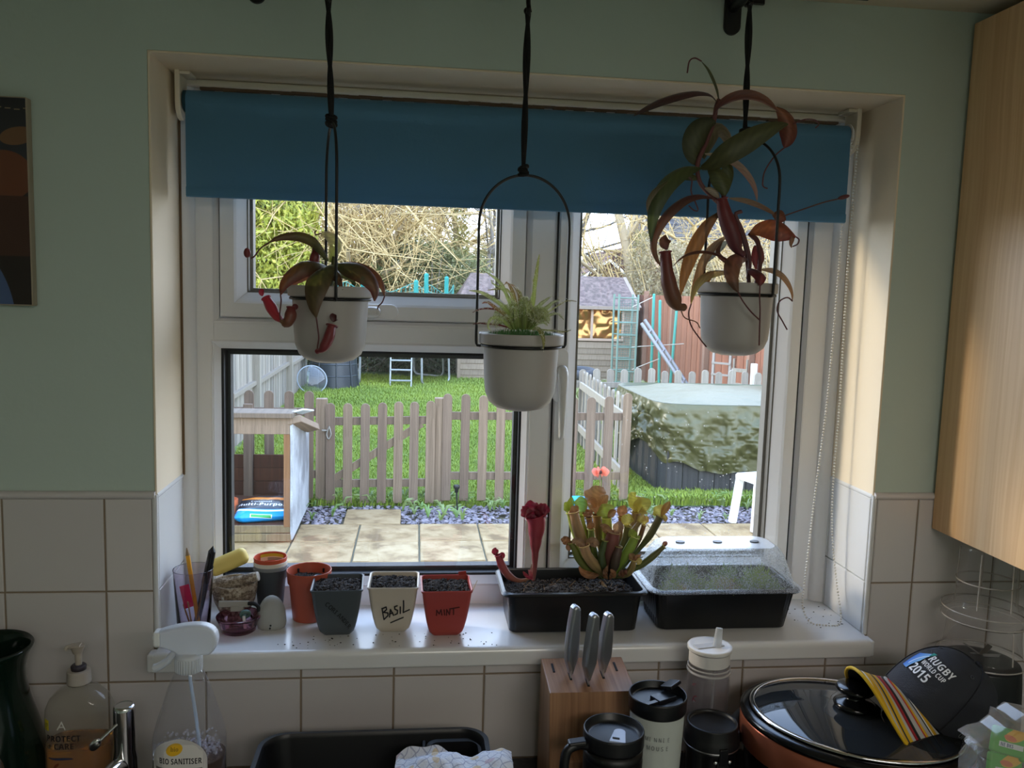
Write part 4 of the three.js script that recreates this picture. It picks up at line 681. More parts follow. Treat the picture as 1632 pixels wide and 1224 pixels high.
// ------------------------------------------------------------ black seed tray of trumpet pitcher plants
const trayPlastic = M('#0f1216', 0.3);
{
  const cx = 0.199, cz = -0.078, H = 0.0765, o = thing('seed_tray', 'black plastic tray of soil planted with upright trumpet pitcher plants', 'planter', [cx, SILL, cz]);
  part('tray', rrLoft([[0, 0, 0, 0.0006], [0.108, 0.05, 0.012, 0], [0.1125, 0.0555, 0.014, 0.003], [0.119, 0.0625, 0.015, H - 0.008], [0.1285, 0.0715, 0.018, H - 0.006], [0.129, 0.072, 0.018, H - 0.004], [0.127, 0.07, 0.018, H - 0.001], [0.1215, 0.0645, 0.016, H], [0.1195, 0.0625, 0.015, H - 0.003], [0.114, 0.057, 0.014, 0.02]]), trayPlastic, o);
  part('soil', crumbs(1100, 0.116, 0.0595, 0.0045, H - 0.021), mats.soil, o);
  const z0 = cz, S = 1 / 6.12, q = (l) => l.map(([x, y, d = 0]) => [880 + x * S, 760 + y * S, d]), PX = 0.00107;
  const tr = (l, r, c0, c1, hood, dead) => {
    const t = trumpet(rel(path(q(l), z0), o), r.map((x) => x * S * PX), { c0, c1, lip: 0.0011, veins: 0.3, seg: 18, lipColor: mix3(c1, C.yellow, 0.4), flat: 0.85 });
    const p = part('pitcher', t.geo, mats.solidLeaf, o);
    if (hood) for (const [hl, w, k0, k1, opt] of hood) part('hood', leafGeo(rel(path(q(hl), z0), o), 1.2 * w * S * PX, { prof: 'broad', c0: k0, c1: k1, fold: -0.35, wave: 0.05, n: 14, edge: 0.9, ...opt }), mats.leaf, p);
  };
  const dg = [0.1, 0.16, 0.04], lime = [0.48, 0.55, 0.08], yel = [0.75, 0.62, 0.13], tanr = [0.5, 0.29, 0.15], rust = [0.52, 0.22, 0.08], wine = [0.22, 0.06, 0.05], brn = [0.32, 0.15, 0.07];
  tr([[490, 985, 0], [380, 830, 0.008], [290, 620, 0.012], [235, 450, 0.014], [212, 340, 0.014]], [10, 30, 62, 66, 56], dg, tanr, [[[[225, 355, 0.01], [205, 310, 0.01], [190, 285, 0.012]], 90, tanr, rust]]);
  tr([[480, 980, -0.01], [380, 780, -0.014], [330, 600, -0.018], [290, 470, -0.02], [275, 390, -0.02]], [10, 24, 44, 52, 48], dg, lime, [[[[270, 390, -0.024], [262, 320, -0.026], [250, 262, -0.022], [215, 240, -0.01]], 150, lime, lime]]);
  tr([[470, 980, -0.012], [300, 760, -0.02], [225, 560, -0.024], [190, 440, -0.026], [170, 350, -0.026]], [10, 22, 34, 40, 36], dg, lime, [[[[175, 350, -0.028], [150, 290, -0.028], [120, 250, -0.024]], 90, lime, lime], [[[165, 330, -0.022], [180, 250, -0.02], [190, 195, -0.018]], 60, lime, lime]]);
  tr([[525, 980, -0.015], [500, 800, -0.02], [470, 620, -0.022], [450, 480, -0.024], [438, 370, -0.024]], [10, 30, 52, 62, 54], dg, brn, [[[[440, 370, -0.03], [436, 270, -0.03], [432, 180, -0.026], [440, 85, -0.02]], 190, rust, tanr, { wave: 0.3, fold: 0.5 }], [[[430, 300, -0.02], [380, 240, -0.01], [340, 250, 0]], 80, rust, tanr], [[[460, 290, -0.02], [510, 210, -0.012], [545, 180, -0.008]], 80, rust, tanr]]);
  tr([[530, 980, 0], [535, 820, 0.002], [538, 650, 0.004], [535, 500, 0.006], [530, 400, 0.006]], [10, 26, 44, 54, 50], dg, lime, [[[[530, 400, 0.0], [510, 330, -0.002], [490, 262, 0.004]], 165, lime, [0.5, 0.5, 0.12]], [[[545, 400, 0.004], [590, 345, 0.006], [625, 330, 0.01]], 60, tanr, rust]]);
  tr([[600, 980, -0.006], [660, 820, -0.01], [760, 640, -0.014], [800, 480, -0.014], [818, 345, -0.014]], [10, 26, 48, 54, 50], dg, [0.38, 0.22, 0.1], [[[[815, 345, -0.02], [800, 250, -0.022], [790, 170, -0.018], [812, 148, -0.012]], 130, yel, yel, { fold: -0.7 }], [[[830, 345, -0.012], [880, 280, -0.006], [925, 330, -0.002]], 150, yel, [0.55, 0.42, 0.1], { fold: -0.5 }]]);
  tr([[620, 985, 0.006], [740, 830, 0.01], [860, 690, 0.014], [960, 560, 0.016], [1055, 385, 0.018]], [9, 18, 28, 44, 46], dg, [0.12, 0.1, 0.04], [[[[1050, 390, 0.014], [1030, 330, 0.012], [1000, 290, 0.012]], 130, yel, yel], [[[1065, 385, 0.016], [1100, 310, 0.016], [1148, 240, 0.016]], 60, [0.5, 0.3, 0.08], rust], [[[1085, 370, 0.02], [1100, 400, 0.022], [1102, 435, 0.022]], 40, yel, rust]]);
  tr([[590, 980, -0.014], [630, 800, -0.018], [660, 620, -0.02], [668, 480, -0.022], [668, 390, -0.022]], [9, 18, 26, 30, 28], dg, rust, [[[[668, 390, -0.026], [675, 340, -0.026], [712, 278, -0.022]], 90, rust, rust]]);
  tr([[560, 985, 0.014], [550, 860, 0.022], [560, 720, 0.028], [585, 620, 0.03], [600, 540, 0.03]], [10, 44, 74, 78, 66], [0.04, 0.05, 0.03], wine, [[[[600, 560, 0.026], [540, 520, 0.026], [490, 480, 0.03], [465, 470, 0.03]], 70, tanr, brn, { wave: 0.3 }], [[[610, 550, 0.026], [640, 490, 0.026], [660, 430, 0.028]], 90, tanr, [0.42, 0.28, 0.2]]]);
  tr([[580, 980, 0.004], [620, 840, 0.008], [680, 700, 0.01], [720, 590, 0.01], [735, 480, 0.01]], [9, 26, 44, 46, 38], dg, [0.2, 0.17, 0.06], [[[[735, 480, 0.006], [730, 420, 0.006], [755, 360, 0.008]], 110, yel, yel]]);
  tr([[600, 985, 0.016], [660, 860, 0.026], [730, 740, 0.03], [775, 660, 0.03], [805, 590, 0.03]], [9, 30, 48, 52, 46], [0.12, 0.2, 0.03], [0.28, 0.4, 0.05], [[[[800, 600, 0.026], [800, 560, 0.026], [830, 545, 0.03]], 110, lime, [0.4, 0.45, 0.1]]]);
  tr([[500, 985, 0.018], [450, 900, 0.03], [380, 820, 0.036], [330, 740, 0.038], [312, 670, 0.038]], [10, 40, 62, 60, 54], [0.15, 0.17, 0.05], tanr, [[[[325, 680, 0.034], [270, 640, 0.034], [215, 630, 0.036], [200, 650, 0.036]], 70, tanr, [0.4, 0.24, 0.15], { wave: 0.3 }], [[[330, 680, 0.034], [370, 640, 0.034], [410, 640, 0.038], [420, 690, 0.04]], 80, tanr, [0.4, 0.24, 0.15], { wave: 0.3 }]]);
  tr([[480, 985, 0.008], [350, 900, 0.018], [260, 800, 0.022], [220, 710, 0.024], [185, 640, 0.024]], [9, 34, 46, 44, 34], dg, [0.2, 0.22, 0.05], [[[[185, 645, 0.02], [130, 620, 0.02], [85, 605, 0.022]], 70, rust, brn, { wave: 0.4 }], [[[180, 650, 0.02], [160, 680, 0.022], [175, 720, 0.024]], 50, rust, brn]]);
  tr([[500, 985, 0.002], [440, 840, 0.006], [400, 700, 0.008], [385, 600, 0.008], [378, 510, 0.008]], [9, 26, 38, 42, 34], dg, [0.2, 0.26, 0.05], [[[[378, 510, 0.004], [372, 470, 0.004], [365, 445, 0.006]], 70, rust, tanr]]);
  tr([[510, 985, -0.01], [440, 800, -0.01], [390, 640, -0.01], [372, 500, -0.01], [360, 400, -0.01]], [9, 24, 38, 42, 36], dg, brn, [[[[360, 400, -0.014], [345, 350, -0.014], [340, 315, -0.01]], 90, brn, rust, { wave: 0.4 }]]);
  tr([[620, 985, -0.008], [720, 830, -0.01], [800, 700, -0.012], [860, 580, -0.012], [895, 470, -0.012]], [8, 16, 24, 30, 28], dg, brn, [[[[895, 470, -0.016], [900, 425, -0.016], [932, 385, -0.012]], 70, yel, rust]]);
  tr([[640, 985, 0.014], [800, 900, 0.022], [900, 840, 0.026], [1000, 760, 0.028], [1090, 680, 0.03]], [8, 26, 38, 40, 26], dg, [0.17, 0.15, 0.05], [[[[1085, 685, 0.026], [1100, 650, 0.026], [1122, 665, 0.03]], 40, brn, wine]]);
  tr([[640, 985, 0.02], [740, 935, 0.034], [775, 890, 0.038], [790, 850, 0.04], [795, 815, 0.04]], [9, 34, 44, 40, 30], [0.14, 0.15, 0.05], [0.38, 0.26, 0.1], [[[[795, 825, 0.036], [775, 780, 0.036], [752, 748, 0.038]], 60, [0.5, 0.3, 0.12], tanr], [[[805, 825, 0.036], [835, 820, 0.038], [862, 850, 0.04]], 60, [0.5, 0.3, 0.12], yel]]);
  tr([[560, 985, 0.026], [600, 900, 0.036], [620, 800, 0.04], [640, 730, 0.04], [650, 680, 0.04]], [9, 34, 50, 48, 36], [0.03, 0.045, 0.025], [0.1, 0.05, 0.04], [[[[650, 690, 0.036], [620, 690, 0.036], [600, 720, 0.04]], 60, brn, rust]]);
  tr([[540, 985, 0.024], [500, 880, 0.034], [480, 760, 0.036], [500, 680, 0.036], [515, 620, 0.036]], [9, 30, 46, 42, 32], [0.03, 0.05, 0.025], [0.09, 0.13, 0.04], null);
  tr([[600, 985, 0], [640, 860, 0.004], [690, 740, 0.004], [770, 560, 0.0], [850, 440, -0.002]], [8, 20, 30, 36, 30], dg, [0.3, 0.2, 0.07], [[[[850, 440, -0.006], [870, 400, -0.006], [895, 365, -0.004]], 80, yel, tanr]]);
  // withered leaves at the base
  [[[460, 960, 0.03], [360, 960, 0.04], [290, 920, 0.045], [262, 872, 0.045]], [[540, 1000, 0.04], [520, 940, 0.05], [545, 860, 0.052]], [[560, 1000, 0.04], [600, 950, 0.05], [570, 900, 0.052]], [[640, 960, 0.03], [700, 940, 0.04], [730, 910, 0.045]], [[480, 1010, 0.045], [500, 1050, 0.05], [535, 1075, 0.052]], [[780, 830, 0.04], [830, 780, 0.042], [870, 760, 0.044]]].forEach((l, i) => part('withered_leaf', leafGeo(rel(path(q(l), z0), o), [70, 50, 60, 70, 30, 40][i] * S * PX, { c0: brn, c1: [rust, brn, rust, wine, C.cream, rust][i], wave: 0.4, fold: 0.5 }), mats.leaf, o));
  // the lone maroon trumpet and its small neighbour
  const T2 = 140 / 902, q2 = (l) => l.map(([x, y, d = 0]) => [780 + x * T2, 770 + y * T2, d]), ma = [0.36, 0.03, 0.06], md = [0.2, 0.02, 0.04];
  const one = (l, r, c0, c1, hoods) => { const t = trumpet(rel(path(q2(l), z0), o), r.map((x) => x * T2 * PX), { c0, c1, lip: 0.001, veins: 0.35, seg: 24, flat: 0.8, lipColor: ma }); const p = part('pitcher', t.geo, mats.solidLeaf, o); for (const [hl, w, opt] of hoods) part('hood', leafGeo(rel(path(q2(hl), z0), o), w * T2 * PX, { prof: 'broad', c0: md, c1: ma, wave: 0.35, fold: -0.3, ...opt }), mats.leaf, p); };
  one([[452, 990, -0.005], [465, 880, -0.008], [470, 720, -0.01], [478, 540, -0.012], [485, 400, -0.012], [470, 340, -0.012]], [20, 26, 38, 66, 92, 100], [0.17, 0.05, 0.04], ma, [[[[450, 370, -0.02], [430, 290, -0.018], [420, 215, -0.014], [425, 175, -0.008]], 190, {}], [[[430, 350, -0.012], [370, 310, -0.006], [322, 330, 0]], 130, {}], [[[500, 350, -0.014], [560, 280, -0.008], [622, 285, 0]], 150, {}], [[[480, 340, -0.018], [520, 260, -0.016], [535, 205, -0.012]], 110, {}]]);
  one([[400, 985, 0.006], [300, 1000, 0.014], [200, 950, 0.018], [130, 850, 0.02], [90, 740, 0.02]], [14, 24, 40, 44, 36], [0.3, 0.15, 0.09], ma, [[[[75, 740, 0.016], [60, 700, 0.018], [95, 695, 0.024]], 70, {}], [[[110, 750, 0.018], [130, 735, 0.022], [145, 775, 0.026]], 50, {}]]);
  [[[440, 990, 0.004], [420, 920, 0.01], [400, 890, 0.014]], [[430, 990, 0.006], [370, 940, 0.012], [345, 905, 0.016]], [[430, 985, 0.004], [430, 880, 0.008], [435, 830, 0.01]]].forEach((l, i) => part('withered_leaf', leafGeo(rel(path(q2(l), z0), o), [40, 36, 24][i] * T2 * PX, { c0: ma, c1: [[0.55, 0.2, 0.18], C.red, C.tan][i], wave: 0.3 }), mats.leaf, o));
  const stx = []; for (let i = 0; i < 26; i++) { const x = rr(-0.1, 0.1), zz = rr(-0.05, 0.05); stx.push(rod(V(x, H - 0.018, zz), V(x + rr(-0.012, 0.012), H - 0.018 + rr(0.002, 0.012), zz + rr(-0.01, 0.01)), 0.0004, 0.0003, 4)); }
  const sm = part('bark_fibres', merge(stx), M('#8a6c48', 0.9), o); sm.userData.kind = 'stuff';
}
// ------------------------------------------------------------ propagator with a clear misted lid
{
  const cx = 0.4695, cz = -0.08, H = 0.077, o = thing('propagator', 'black propagator tray with a clear misted lid over mossy seedlings', 'propagator', [cx, SILL, cz]);
  part('tray', rrLoft([[0, 0, 0, 0.0006], [0.113, 0.05, 0.014, 0], [0.1175, 0.056, 0.016, 0.003], [0.127, 0.0655, 0.018, H - 0.008], [0.1375, 0.0735, 0.022, H - 0.006], [0.138, 0.074, 0.022, H - 0.003], [0.136, 0.072, 0.022, H - 0.001], [0.13, 0.067, 0.019, H], [0.1275, 0.0645, 0.018, H - 0.003], [0.121, 0.058, 0.016, 0.02]], 12), trayPlastic, o);
  const ribs = []; for (let s = -1; s <= 1; s += 2) for (let i = 0; i < 7; i++) { const z = -0.04 + i * 0.0135, r0 = V(s * 0.117, 0.004, z * 0.9), r1 = V(s * 0.1265, H - 0.009, z); ribs.push(rod(r0, r1, 0.0016, 0.0022, 8)); }
  for (let i = 0; i < 3; i++) for (const s of [-1, 1]) ribs.push(rod(V(s * (0.113 - i * 0.012 * 0.4), 0.004, 0.05 + i * 0.002), V(s * (0.122 - i * 0.006), H - 0.009, 0.0605 + i * 0.002), 0.0014, 0.002, 8));
  for (const g of ribs) part('rib', g, trayPlastic, o);
  part('soil', crumbs(700, 0.123, 0.06, 0.006, H - 0.016), mats.soil, o);
  const mist = dataTex(512, (u, v) => { const a = fbmT(u, v, 6, 4, 71), b = noiseT(u, v, 90, 5), c = noiseT(u, v, 170, 6); return clamp(0.15 + 0.45 * a + (b > 0.62 ? 0.35 : 0) + (c > 0.7 ? 0.2 : 0)); });
  const mistM = MP('#eef2f6', 0.6, { transmission: 0.88, thickness: 0, roughnessMap: rep(mist, 9), ...B(rep(mist, 9), 0.0008), side: THREE.DoubleSide });
  const clearL = MP('#f4f8fc', 0.1, { transmission: 0.45, thickness: 0, side: THREE.DoubleSide, ...B(rep(mist, 9), 0.0003) });
  const lid = part('lid', metric(rrLoft([[0.1415, 0.077, 0.024, H - 0.0035], [0.1425, 0.078, 0.024, H - 0.001], [0.137, 0.073, 0.022, H + 0.0015], [0.1315, 0.0675, 0.02, H + 0.002], [0.1285, 0.064, 0.022, H + 0.012], [0.118, 0.052, 0.026, H + 0.05], [0.11, 0.045, 0.026, H + 0.0625], [0.102, 0.039, 0.024, H + 0.0665]], 12)), mistM, o);
  part('lid_top', metric(rrLoft([[0.102, 0.039, 0.024, H + 0.0665], [0.09, 0.03, 0.02, H + 0.0675], [0.04, 0.012, 0.01, H + 0.0678], [0, 0, 0, H + 0.0678]], 12)), clearL, lid);
  part('vent', [-0.07, 0, 0.07].map((x) => mv(cyl(0.0085, 0.0085, 0.002, 20).scale(1, 1, 0.8), x, H + 0.0688, 0.004)), M('#30363c', 0.4), lid);
  // seedlings and moss
  const mossM = [[0.2, 0.3, 0.06], [0.3, 0.36, 0.08], [0.12, 0.2, 0.05], [0.4, 0.22, 0.1]];
  const clumps = [[-0.095, 0.03, 0.022, 0], [-0.075, 0.035, 0.016, 3], [-0.045, 0.02, 0.024, 1], [-0.02, 0.034, 0.022, 0], [0.01, 0.03, 0.026, 3], [0.05, 0.036, 0.026, 1], [0.075, 0.02, 0.03, 0], [0.1, 0.034, 0.02, 1], [-0.06, -0.02, 0.03, 2], [0.03, -0.02, 0.03, 2], [0.09, -0.02, 0.028, 0]];
  clumps.forEach(([x, z, r, k], i) => { const l = []; for (let j = 0; j < 150; j++) { const a = rnd() * 2 * PI, e = rnd() * 1.4, d = V(Math.cos(a) * Math.sin(e), Math.cos(e), Math.sin(a) * Math.sin(e)), b = V(x + rr(-0.4, 0.4) * r, H - 0.016, z + rr(-0.4, 0.4) * r); l.push(paint(rod(b, b.clone().addScaledVector(d, r * rr(0.5, 1.25)), 0.0016, 0.0005, 5), mix3(mossM[k], mossM[(k + 1) % 3], rnd()))); } const m = part('moss_clump', merge(l), mats.tinted, o); });
}
// ------------------------------------------------------------ worktop, wall cabinet, picture, ceiling lamp
struct('worktop', metric(boxAt(XL + 0.01, XR - 0.01, COUNTER - 0.04, COUNTER, 0.0075, 0.62, 0.004)), new THREE.MeshStandardMaterial({ map: rep(speckle([[0.05, 0.05, 0.055], [0.1, 0.1, 0.105], [0.2, 0.19, 0.18]], 40, 256, 8), 4), roughness: 0.35 }));
{
  const wood = (v) => new THREE.MeshStandardMaterial({ map: rep(woodGrain([0.87, 0.69, 0.49].map((x) => x * v), [0.95, 0.8, 0.61].map((x) => x * v)), 3.2, 1.1), roughness: 0.42, ...B(rep(T.wood, 3.2, 1.1), 0.0002) });
  const o = thing('wall_cabinet', 'pale wood grained kitchen wall cabinet right of the window', 'cabinet', [0.828, 1.31, 0.008]);
  const w = XR - 0.828 - 0.004, h = 0.857, d = 0.31;
  part('side_panel', metric(boxAt(0, 0.018, 0, h, 0, d, 0.0012)), wood(1), o); part('side_panel', metric(boxAt(w - 0.018, w, 0, h, 0, d, 0.0012)), wood(0.98), o);
  part('base_panel', metric(boxAt(0.018, w - 0.018, 0.012, 0.03, 0, d - 0.002)), wood(0.95), o);
  part('top_panel', metric(boxAt(0.018, w - 0.018, h - 0.018, h, 0, d - 0.002)), wood(0.95), o);
  part('back_panel', metric(boxAt(0.018, w - 0.018, 0.03, h - 0.018, 0.006, 0.01)), wood(0.9), o);
  const dr = part('door', metric(boxAt(0.001, w - 0.001, 0.001, h - 0.001, d + 0.002, d + 0.02, 0.003)), wood(1.02), o);
  part('handle', [tube([V(0.04, 0.06, d + 0.02), V(0.04, 0.06, d + 0.045), V(0.04, 0.12, d + 0.05), V(0.04, 0.18, d + 0.045), V(0.04, 0.18, d + 0.02)], 0.005, 30, 8)], mats.steel, dr);
}
{
  const o = thing('canvas_picture', 'dark canvas picture with pale edges hanging on the green wall', 'picture', [-0.806, 1.661, 0.0005]);
  part('canvas_edge', boxAt(-0.15, 0.149, 0, 0.306, 0, 0.0165, 0.002), M('#a79c88', 0.8), o);
  part('printed_face', mv(new THREE.PlaneGeometry(0.296, 0.302), -0.0005, 0.153, 0.0169), new THREE.MeshStandardMaterial({ roughness: 0.5, map: canvasTex(512, 512, (g) => {
    g.fillStyle = '#23262b'; g.fillRect(0, 0, 512, 512);
    const b = g.createLinearGradient(0, 0, 0, 512); b.addColorStop(0, '#2b2c30'); b.addColorStop(0.35, '#3a3d44'); b.addColorStop(0.5, '#2a221f'); b.addColorStop(1, '#2b2320'); g.fillStyle = b; g.fillRect(0, 0, 512, 512);
    g.fillStyle = '#8a7a5e'; for (let i = 0; i < 24; i++) g.fillRect(i * 22, 22 + (i * 7) % 5, 14, 3);
    g.fillStyle = '#7a5a40'; g.beginPath(); g.ellipse(490, 92, 44, 22, -0.2, 0, 7); g.fill();
    g.fillStyle = '#73452f'; g.beginPath(); g.ellipse(455, 190, 72, 62, 0, 0, 7); g.fill();
    g.fillStyle = '#15151a'; g.fillRect(330, 205, 90, 190); g.fillStyle = '#4a3026'; g.fillRect(430, 240, 82, 150);
    g.fillStyle = '#a9746a'; g.beginPath(); g.ellipse(400, 195, 24, 12, 0, 0, 7); g.fill();
    g.strokeStyle = '#4f648e'; g.lineWidth = 34; g.lineCap = 'round'; g.beginPath(); g.moveTo(385, 380); g.quadraticCurveTo(440, 440, 452, 520); g.stroke();
  }) }), o);
}
{
  const W = 1.1, D = 0.55, x = 0.45, z = 2.3, o = thing('ceiling_light', 'white framed LED panel on the kitchen ceiling', 'ceiling light', [x, CEIL, z]);
  part('frame', [boxAt(-W / 2 - 0.02, W / 2 + 0.02, -0.03, -0.0005, -D / 2 - 0.02, -D / 2), boxAt(-W / 2 - 0.02, W / 2 + 0.02, -0.03, -0.0005, D / 2, D / 2 + 0.02), boxAt(-W / 2 - 0.02, -W / 2, -0.03, -0.0005, -D / 2, D / 2), boxAt(W / 2, W / 2 + 0.02, -0.03, -0.0005, -D / 2, D / 2)], mats.white, o);
  part('diffuser', boxAt(-W / 2, W / 2, -0.028, -0.02, -D / 2, D / 2), new THREE.MeshStandardMaterial({ color: '#f6f1e6', emissive: new THREE.Color('#fff2dc'), emissiveIntensity: 1.2, roughness: 0.6 }), o);
  const l = new THREE.RectAreaLight(new THREE.Color().setRGB(1, 0.94, 0.88), ROOM_LEVEL, W, D); l.position.set(x, CEIL - 0.034, z); l.lookAt(x, 0, z); scene.add(l);
}
// ------------------------------------------------------------ left end of the worktop
{
  const o = thing('green_vase', 'tall dark green glazed vase at the edge of the worktop', 'vase', [-0.711, COUNTER, 0.085]);
  part('body', lathe([[0, 0.001], [0.07, 0], [0.076, 0.004], [0.082, 0.04], [0.079, 0.075], [0.07, 0.115], [0.059, 0.155], [0.0515, 0.19], [0.0515, 0.212], [0.0565, 0.232], [0.0625, 0.243], [0.064, 0.247], [0.0615, 0.25], [0.055, 0.243], [0.048, 0.212], [0.048, 0.19], [0.055, 0.155], [0.066, 0.06], [0, 0.012]], 56), M('#0f2119', 0.12), o);
  const k = thing('steel_canister', 'polished steel canister in front of the green vase', 'canister', [-0.673, COUNTER, 0.24]);
  part('body', lathe([[0, 0], [0.05, 0], [0.052, 0.003], [0.052, 0.12], [0.05, 0.14], [0.042, 0.157], [0.04, 0.16], [0.0, 0.16]], 48), M('#b8b4b6', 0.16, { metalness: 1 }), k);
  part('lid', lathe([[0, 0.172], [0.02, 0.171], [0.036, 0.166], [0.0415, 0.16], [0.0415, 0.157]], 48), M('#b8b4b6', 0.2, { metalness: 1 }), k);
}
{ // pump soap
  const o = thing('soap_bottle', 'clear pump bottle of amber hand soap printed PROTECT + CARE', 'bottle', [-0.581, COUNTER, 0.082]), amber = MP('#ffd48a', 0.08, { transmission: 0.95, thickness: 0.02, ior: 1.35, attenuationColor: new THREE.Color('#efb54a'), attenuationDistance: 0.3 });
  part('bottle', rrLoft([[0, 0, 0, 0.0008], [0.044, 0.026, 0.024, 0], [0.047, 0.029, 0.027, 0.003], [0.049, 0.031, 0.029, 0.03], [0.049, 0.031, 0.029, 0.13], [0.0475, 0.03, 0.028, 0.152], [0.042, 0.027, 0.026, 0.166], [0.03, 0.022, 0.021, 0.178], [0.0165, 0.0165, 0.0163, 0.184], [0.0135, 0.0135, 0.0134, 0.187], [0.0135, 0.0135, 0.0134, 0.196]], 10), MP('#f1f0ec', 0.05, { transmission: 0.94, thickness: 0, ior: 1.3, side: THREE.DoubleSide }), o);
  part('liquid', rrLoft([[0, 0, 0, 0.0025], [0.043, 0.025, 0.023, 0.002], [0.0465, 0.0285, 0.0265, 0.006], [0.0475, 0.0295, 0.0275, 0.03], [0.0475, 0.0295, 0.0275, 0.097], [0, 0, 0, 0.0975]], 10), amber, o);
  const front = (u, v, x0, x1, y0, y1) => { const x = lerp(x0, x1, u), t = Math.max(0, Math.abs(x) - 0.02) / 0.029; return [x, lerp(y0, y1, v), 0.0314 - 0.031 * (1 - Math.sqrt(Math.max(0, 1 - t * t)))]; };
  part('print', patch((u, v) => front(u, v, -0.044, 0.03, 0.055, 0.152), 20, 2), printed(512, 640, (g) => {
    g.fillStyle = '#d8c62a'; g.fillRect(8, 60, 60, 110); g.fillStyle = '#5a5a2a'; g.fillRect(18, 96, 40, 8); g.fillRect(18, 112, 40, 6); g.fillRect(18, 126, 30, 6);
    g.strokeStyle = '#cfcdc6'; g.lineWidth = 12; g.beginPath(); g.moveTo(160, 150); g.lineTo(205, 70); g.lineTo(240, 150); g.moveTo(178, 120); g.lineTo(225, 120); g.stroke();
    g.fillStyle = '#191412'; g.font = 'bold 82px sans-serif'; g.fillText('PROTECT', 36, 270); g.fillText('+ CARE', 52, 350);
    g.fillStyle = '#a8783a'; g.fillRect(50, 380, 240, 8); g.fillRect(50, 396, 200, 8);
    g.fillStyle = '#2c3550'; g.beginPath(); g.ellipse(180, 450, 130, 13, 0, 0, 7); g.fill();
    g.fillStyle = '#6b3a1a'; g.beginPath(); g.ellipse(140, 520, 34, 14, -0.7, 0, 7); g.fill();
  }), o);
  part('collar', lathe([[0, 0.188], [0.0165, 0.188], [0.0172, 0.19], [0.0165, 0.207], [0.0155, 0.209], [0, 0.209]], 32), M('#b3aaa0', 0.35), o);
  part('inner_ring', lathe([[0, 0.209], [0.0105, 0.209], [0.011, 0.215], [0.009, 0.217], [0, 0.217]], 28), M('#3b3640', 0.4), o);
  part('pump_head', [mv(cyl(0.0045, 0.0055, 0.02, 16), 0, 0.226, 0), mv(cyl(0.0065, 0.0115, 0.013, 20).scale(1, 1, 0.8), -0.001, 0.2405, 0), bar(V(0.004, 0.2475, 0), V(-0.012, 0.246, 0.002), 0.003, 0.016, 0.0014), tube([V(-0.008, 0.2455, 0.001), V(-0.014, 0.2455, 0.004), V(-0.0165, 0.242, 0.005)], 0.003, 12, 10)], MP('#c9beb0', 0.3, { transmission: 0.25, thickness: 0 }), o);
}
{ // chrome tap
  const o = thing('chrome_tap', 'chrome kitchen tap with a small lever beside the spray bottle', 'tap', [-0.4765, COUNTER, 0.2]);
  part('column', lathe([[0, 0], [0.025, 0], [0.025, 0.005], [0.019, 0.01], [0.0165, 0.06], [0.0165, 0.135], [0.0145, 0.145], [0.0145, 0.204], [0.0138, 0.2085], [0.0115, 0.2105], [0.0108, 0.2095], [0, 0.209]], 40), mats.chrome, o);
  part('spout', [tube([V(0, 0.115, 0), V(-0.004, 0.13, 0.02), V(-0.012, 0.128, 0.06), V(-0.02, 0.1, 0.1), V(-0.022, 0.082, 0.108)], 0.011, 40, 14), mv(cyl(0.0115, 0.0115, 0.012, 20), -0.022, 0.078, 0.108)], mats.chrome, o);
  part('lever', [bar(V(-0.006, 0.188, 0.012), V(-0.026, 0.17, 0.02), 0.0045, 0.005, 0.002), rot(new THREE.SphereGeometry(0.009, 16, 12).scale(0.75, 1.15, 0.42), 0.1, 0.4, -0.5).translate(-0.0315, 0.165, 0.0225)], mats.chrome, o);
}
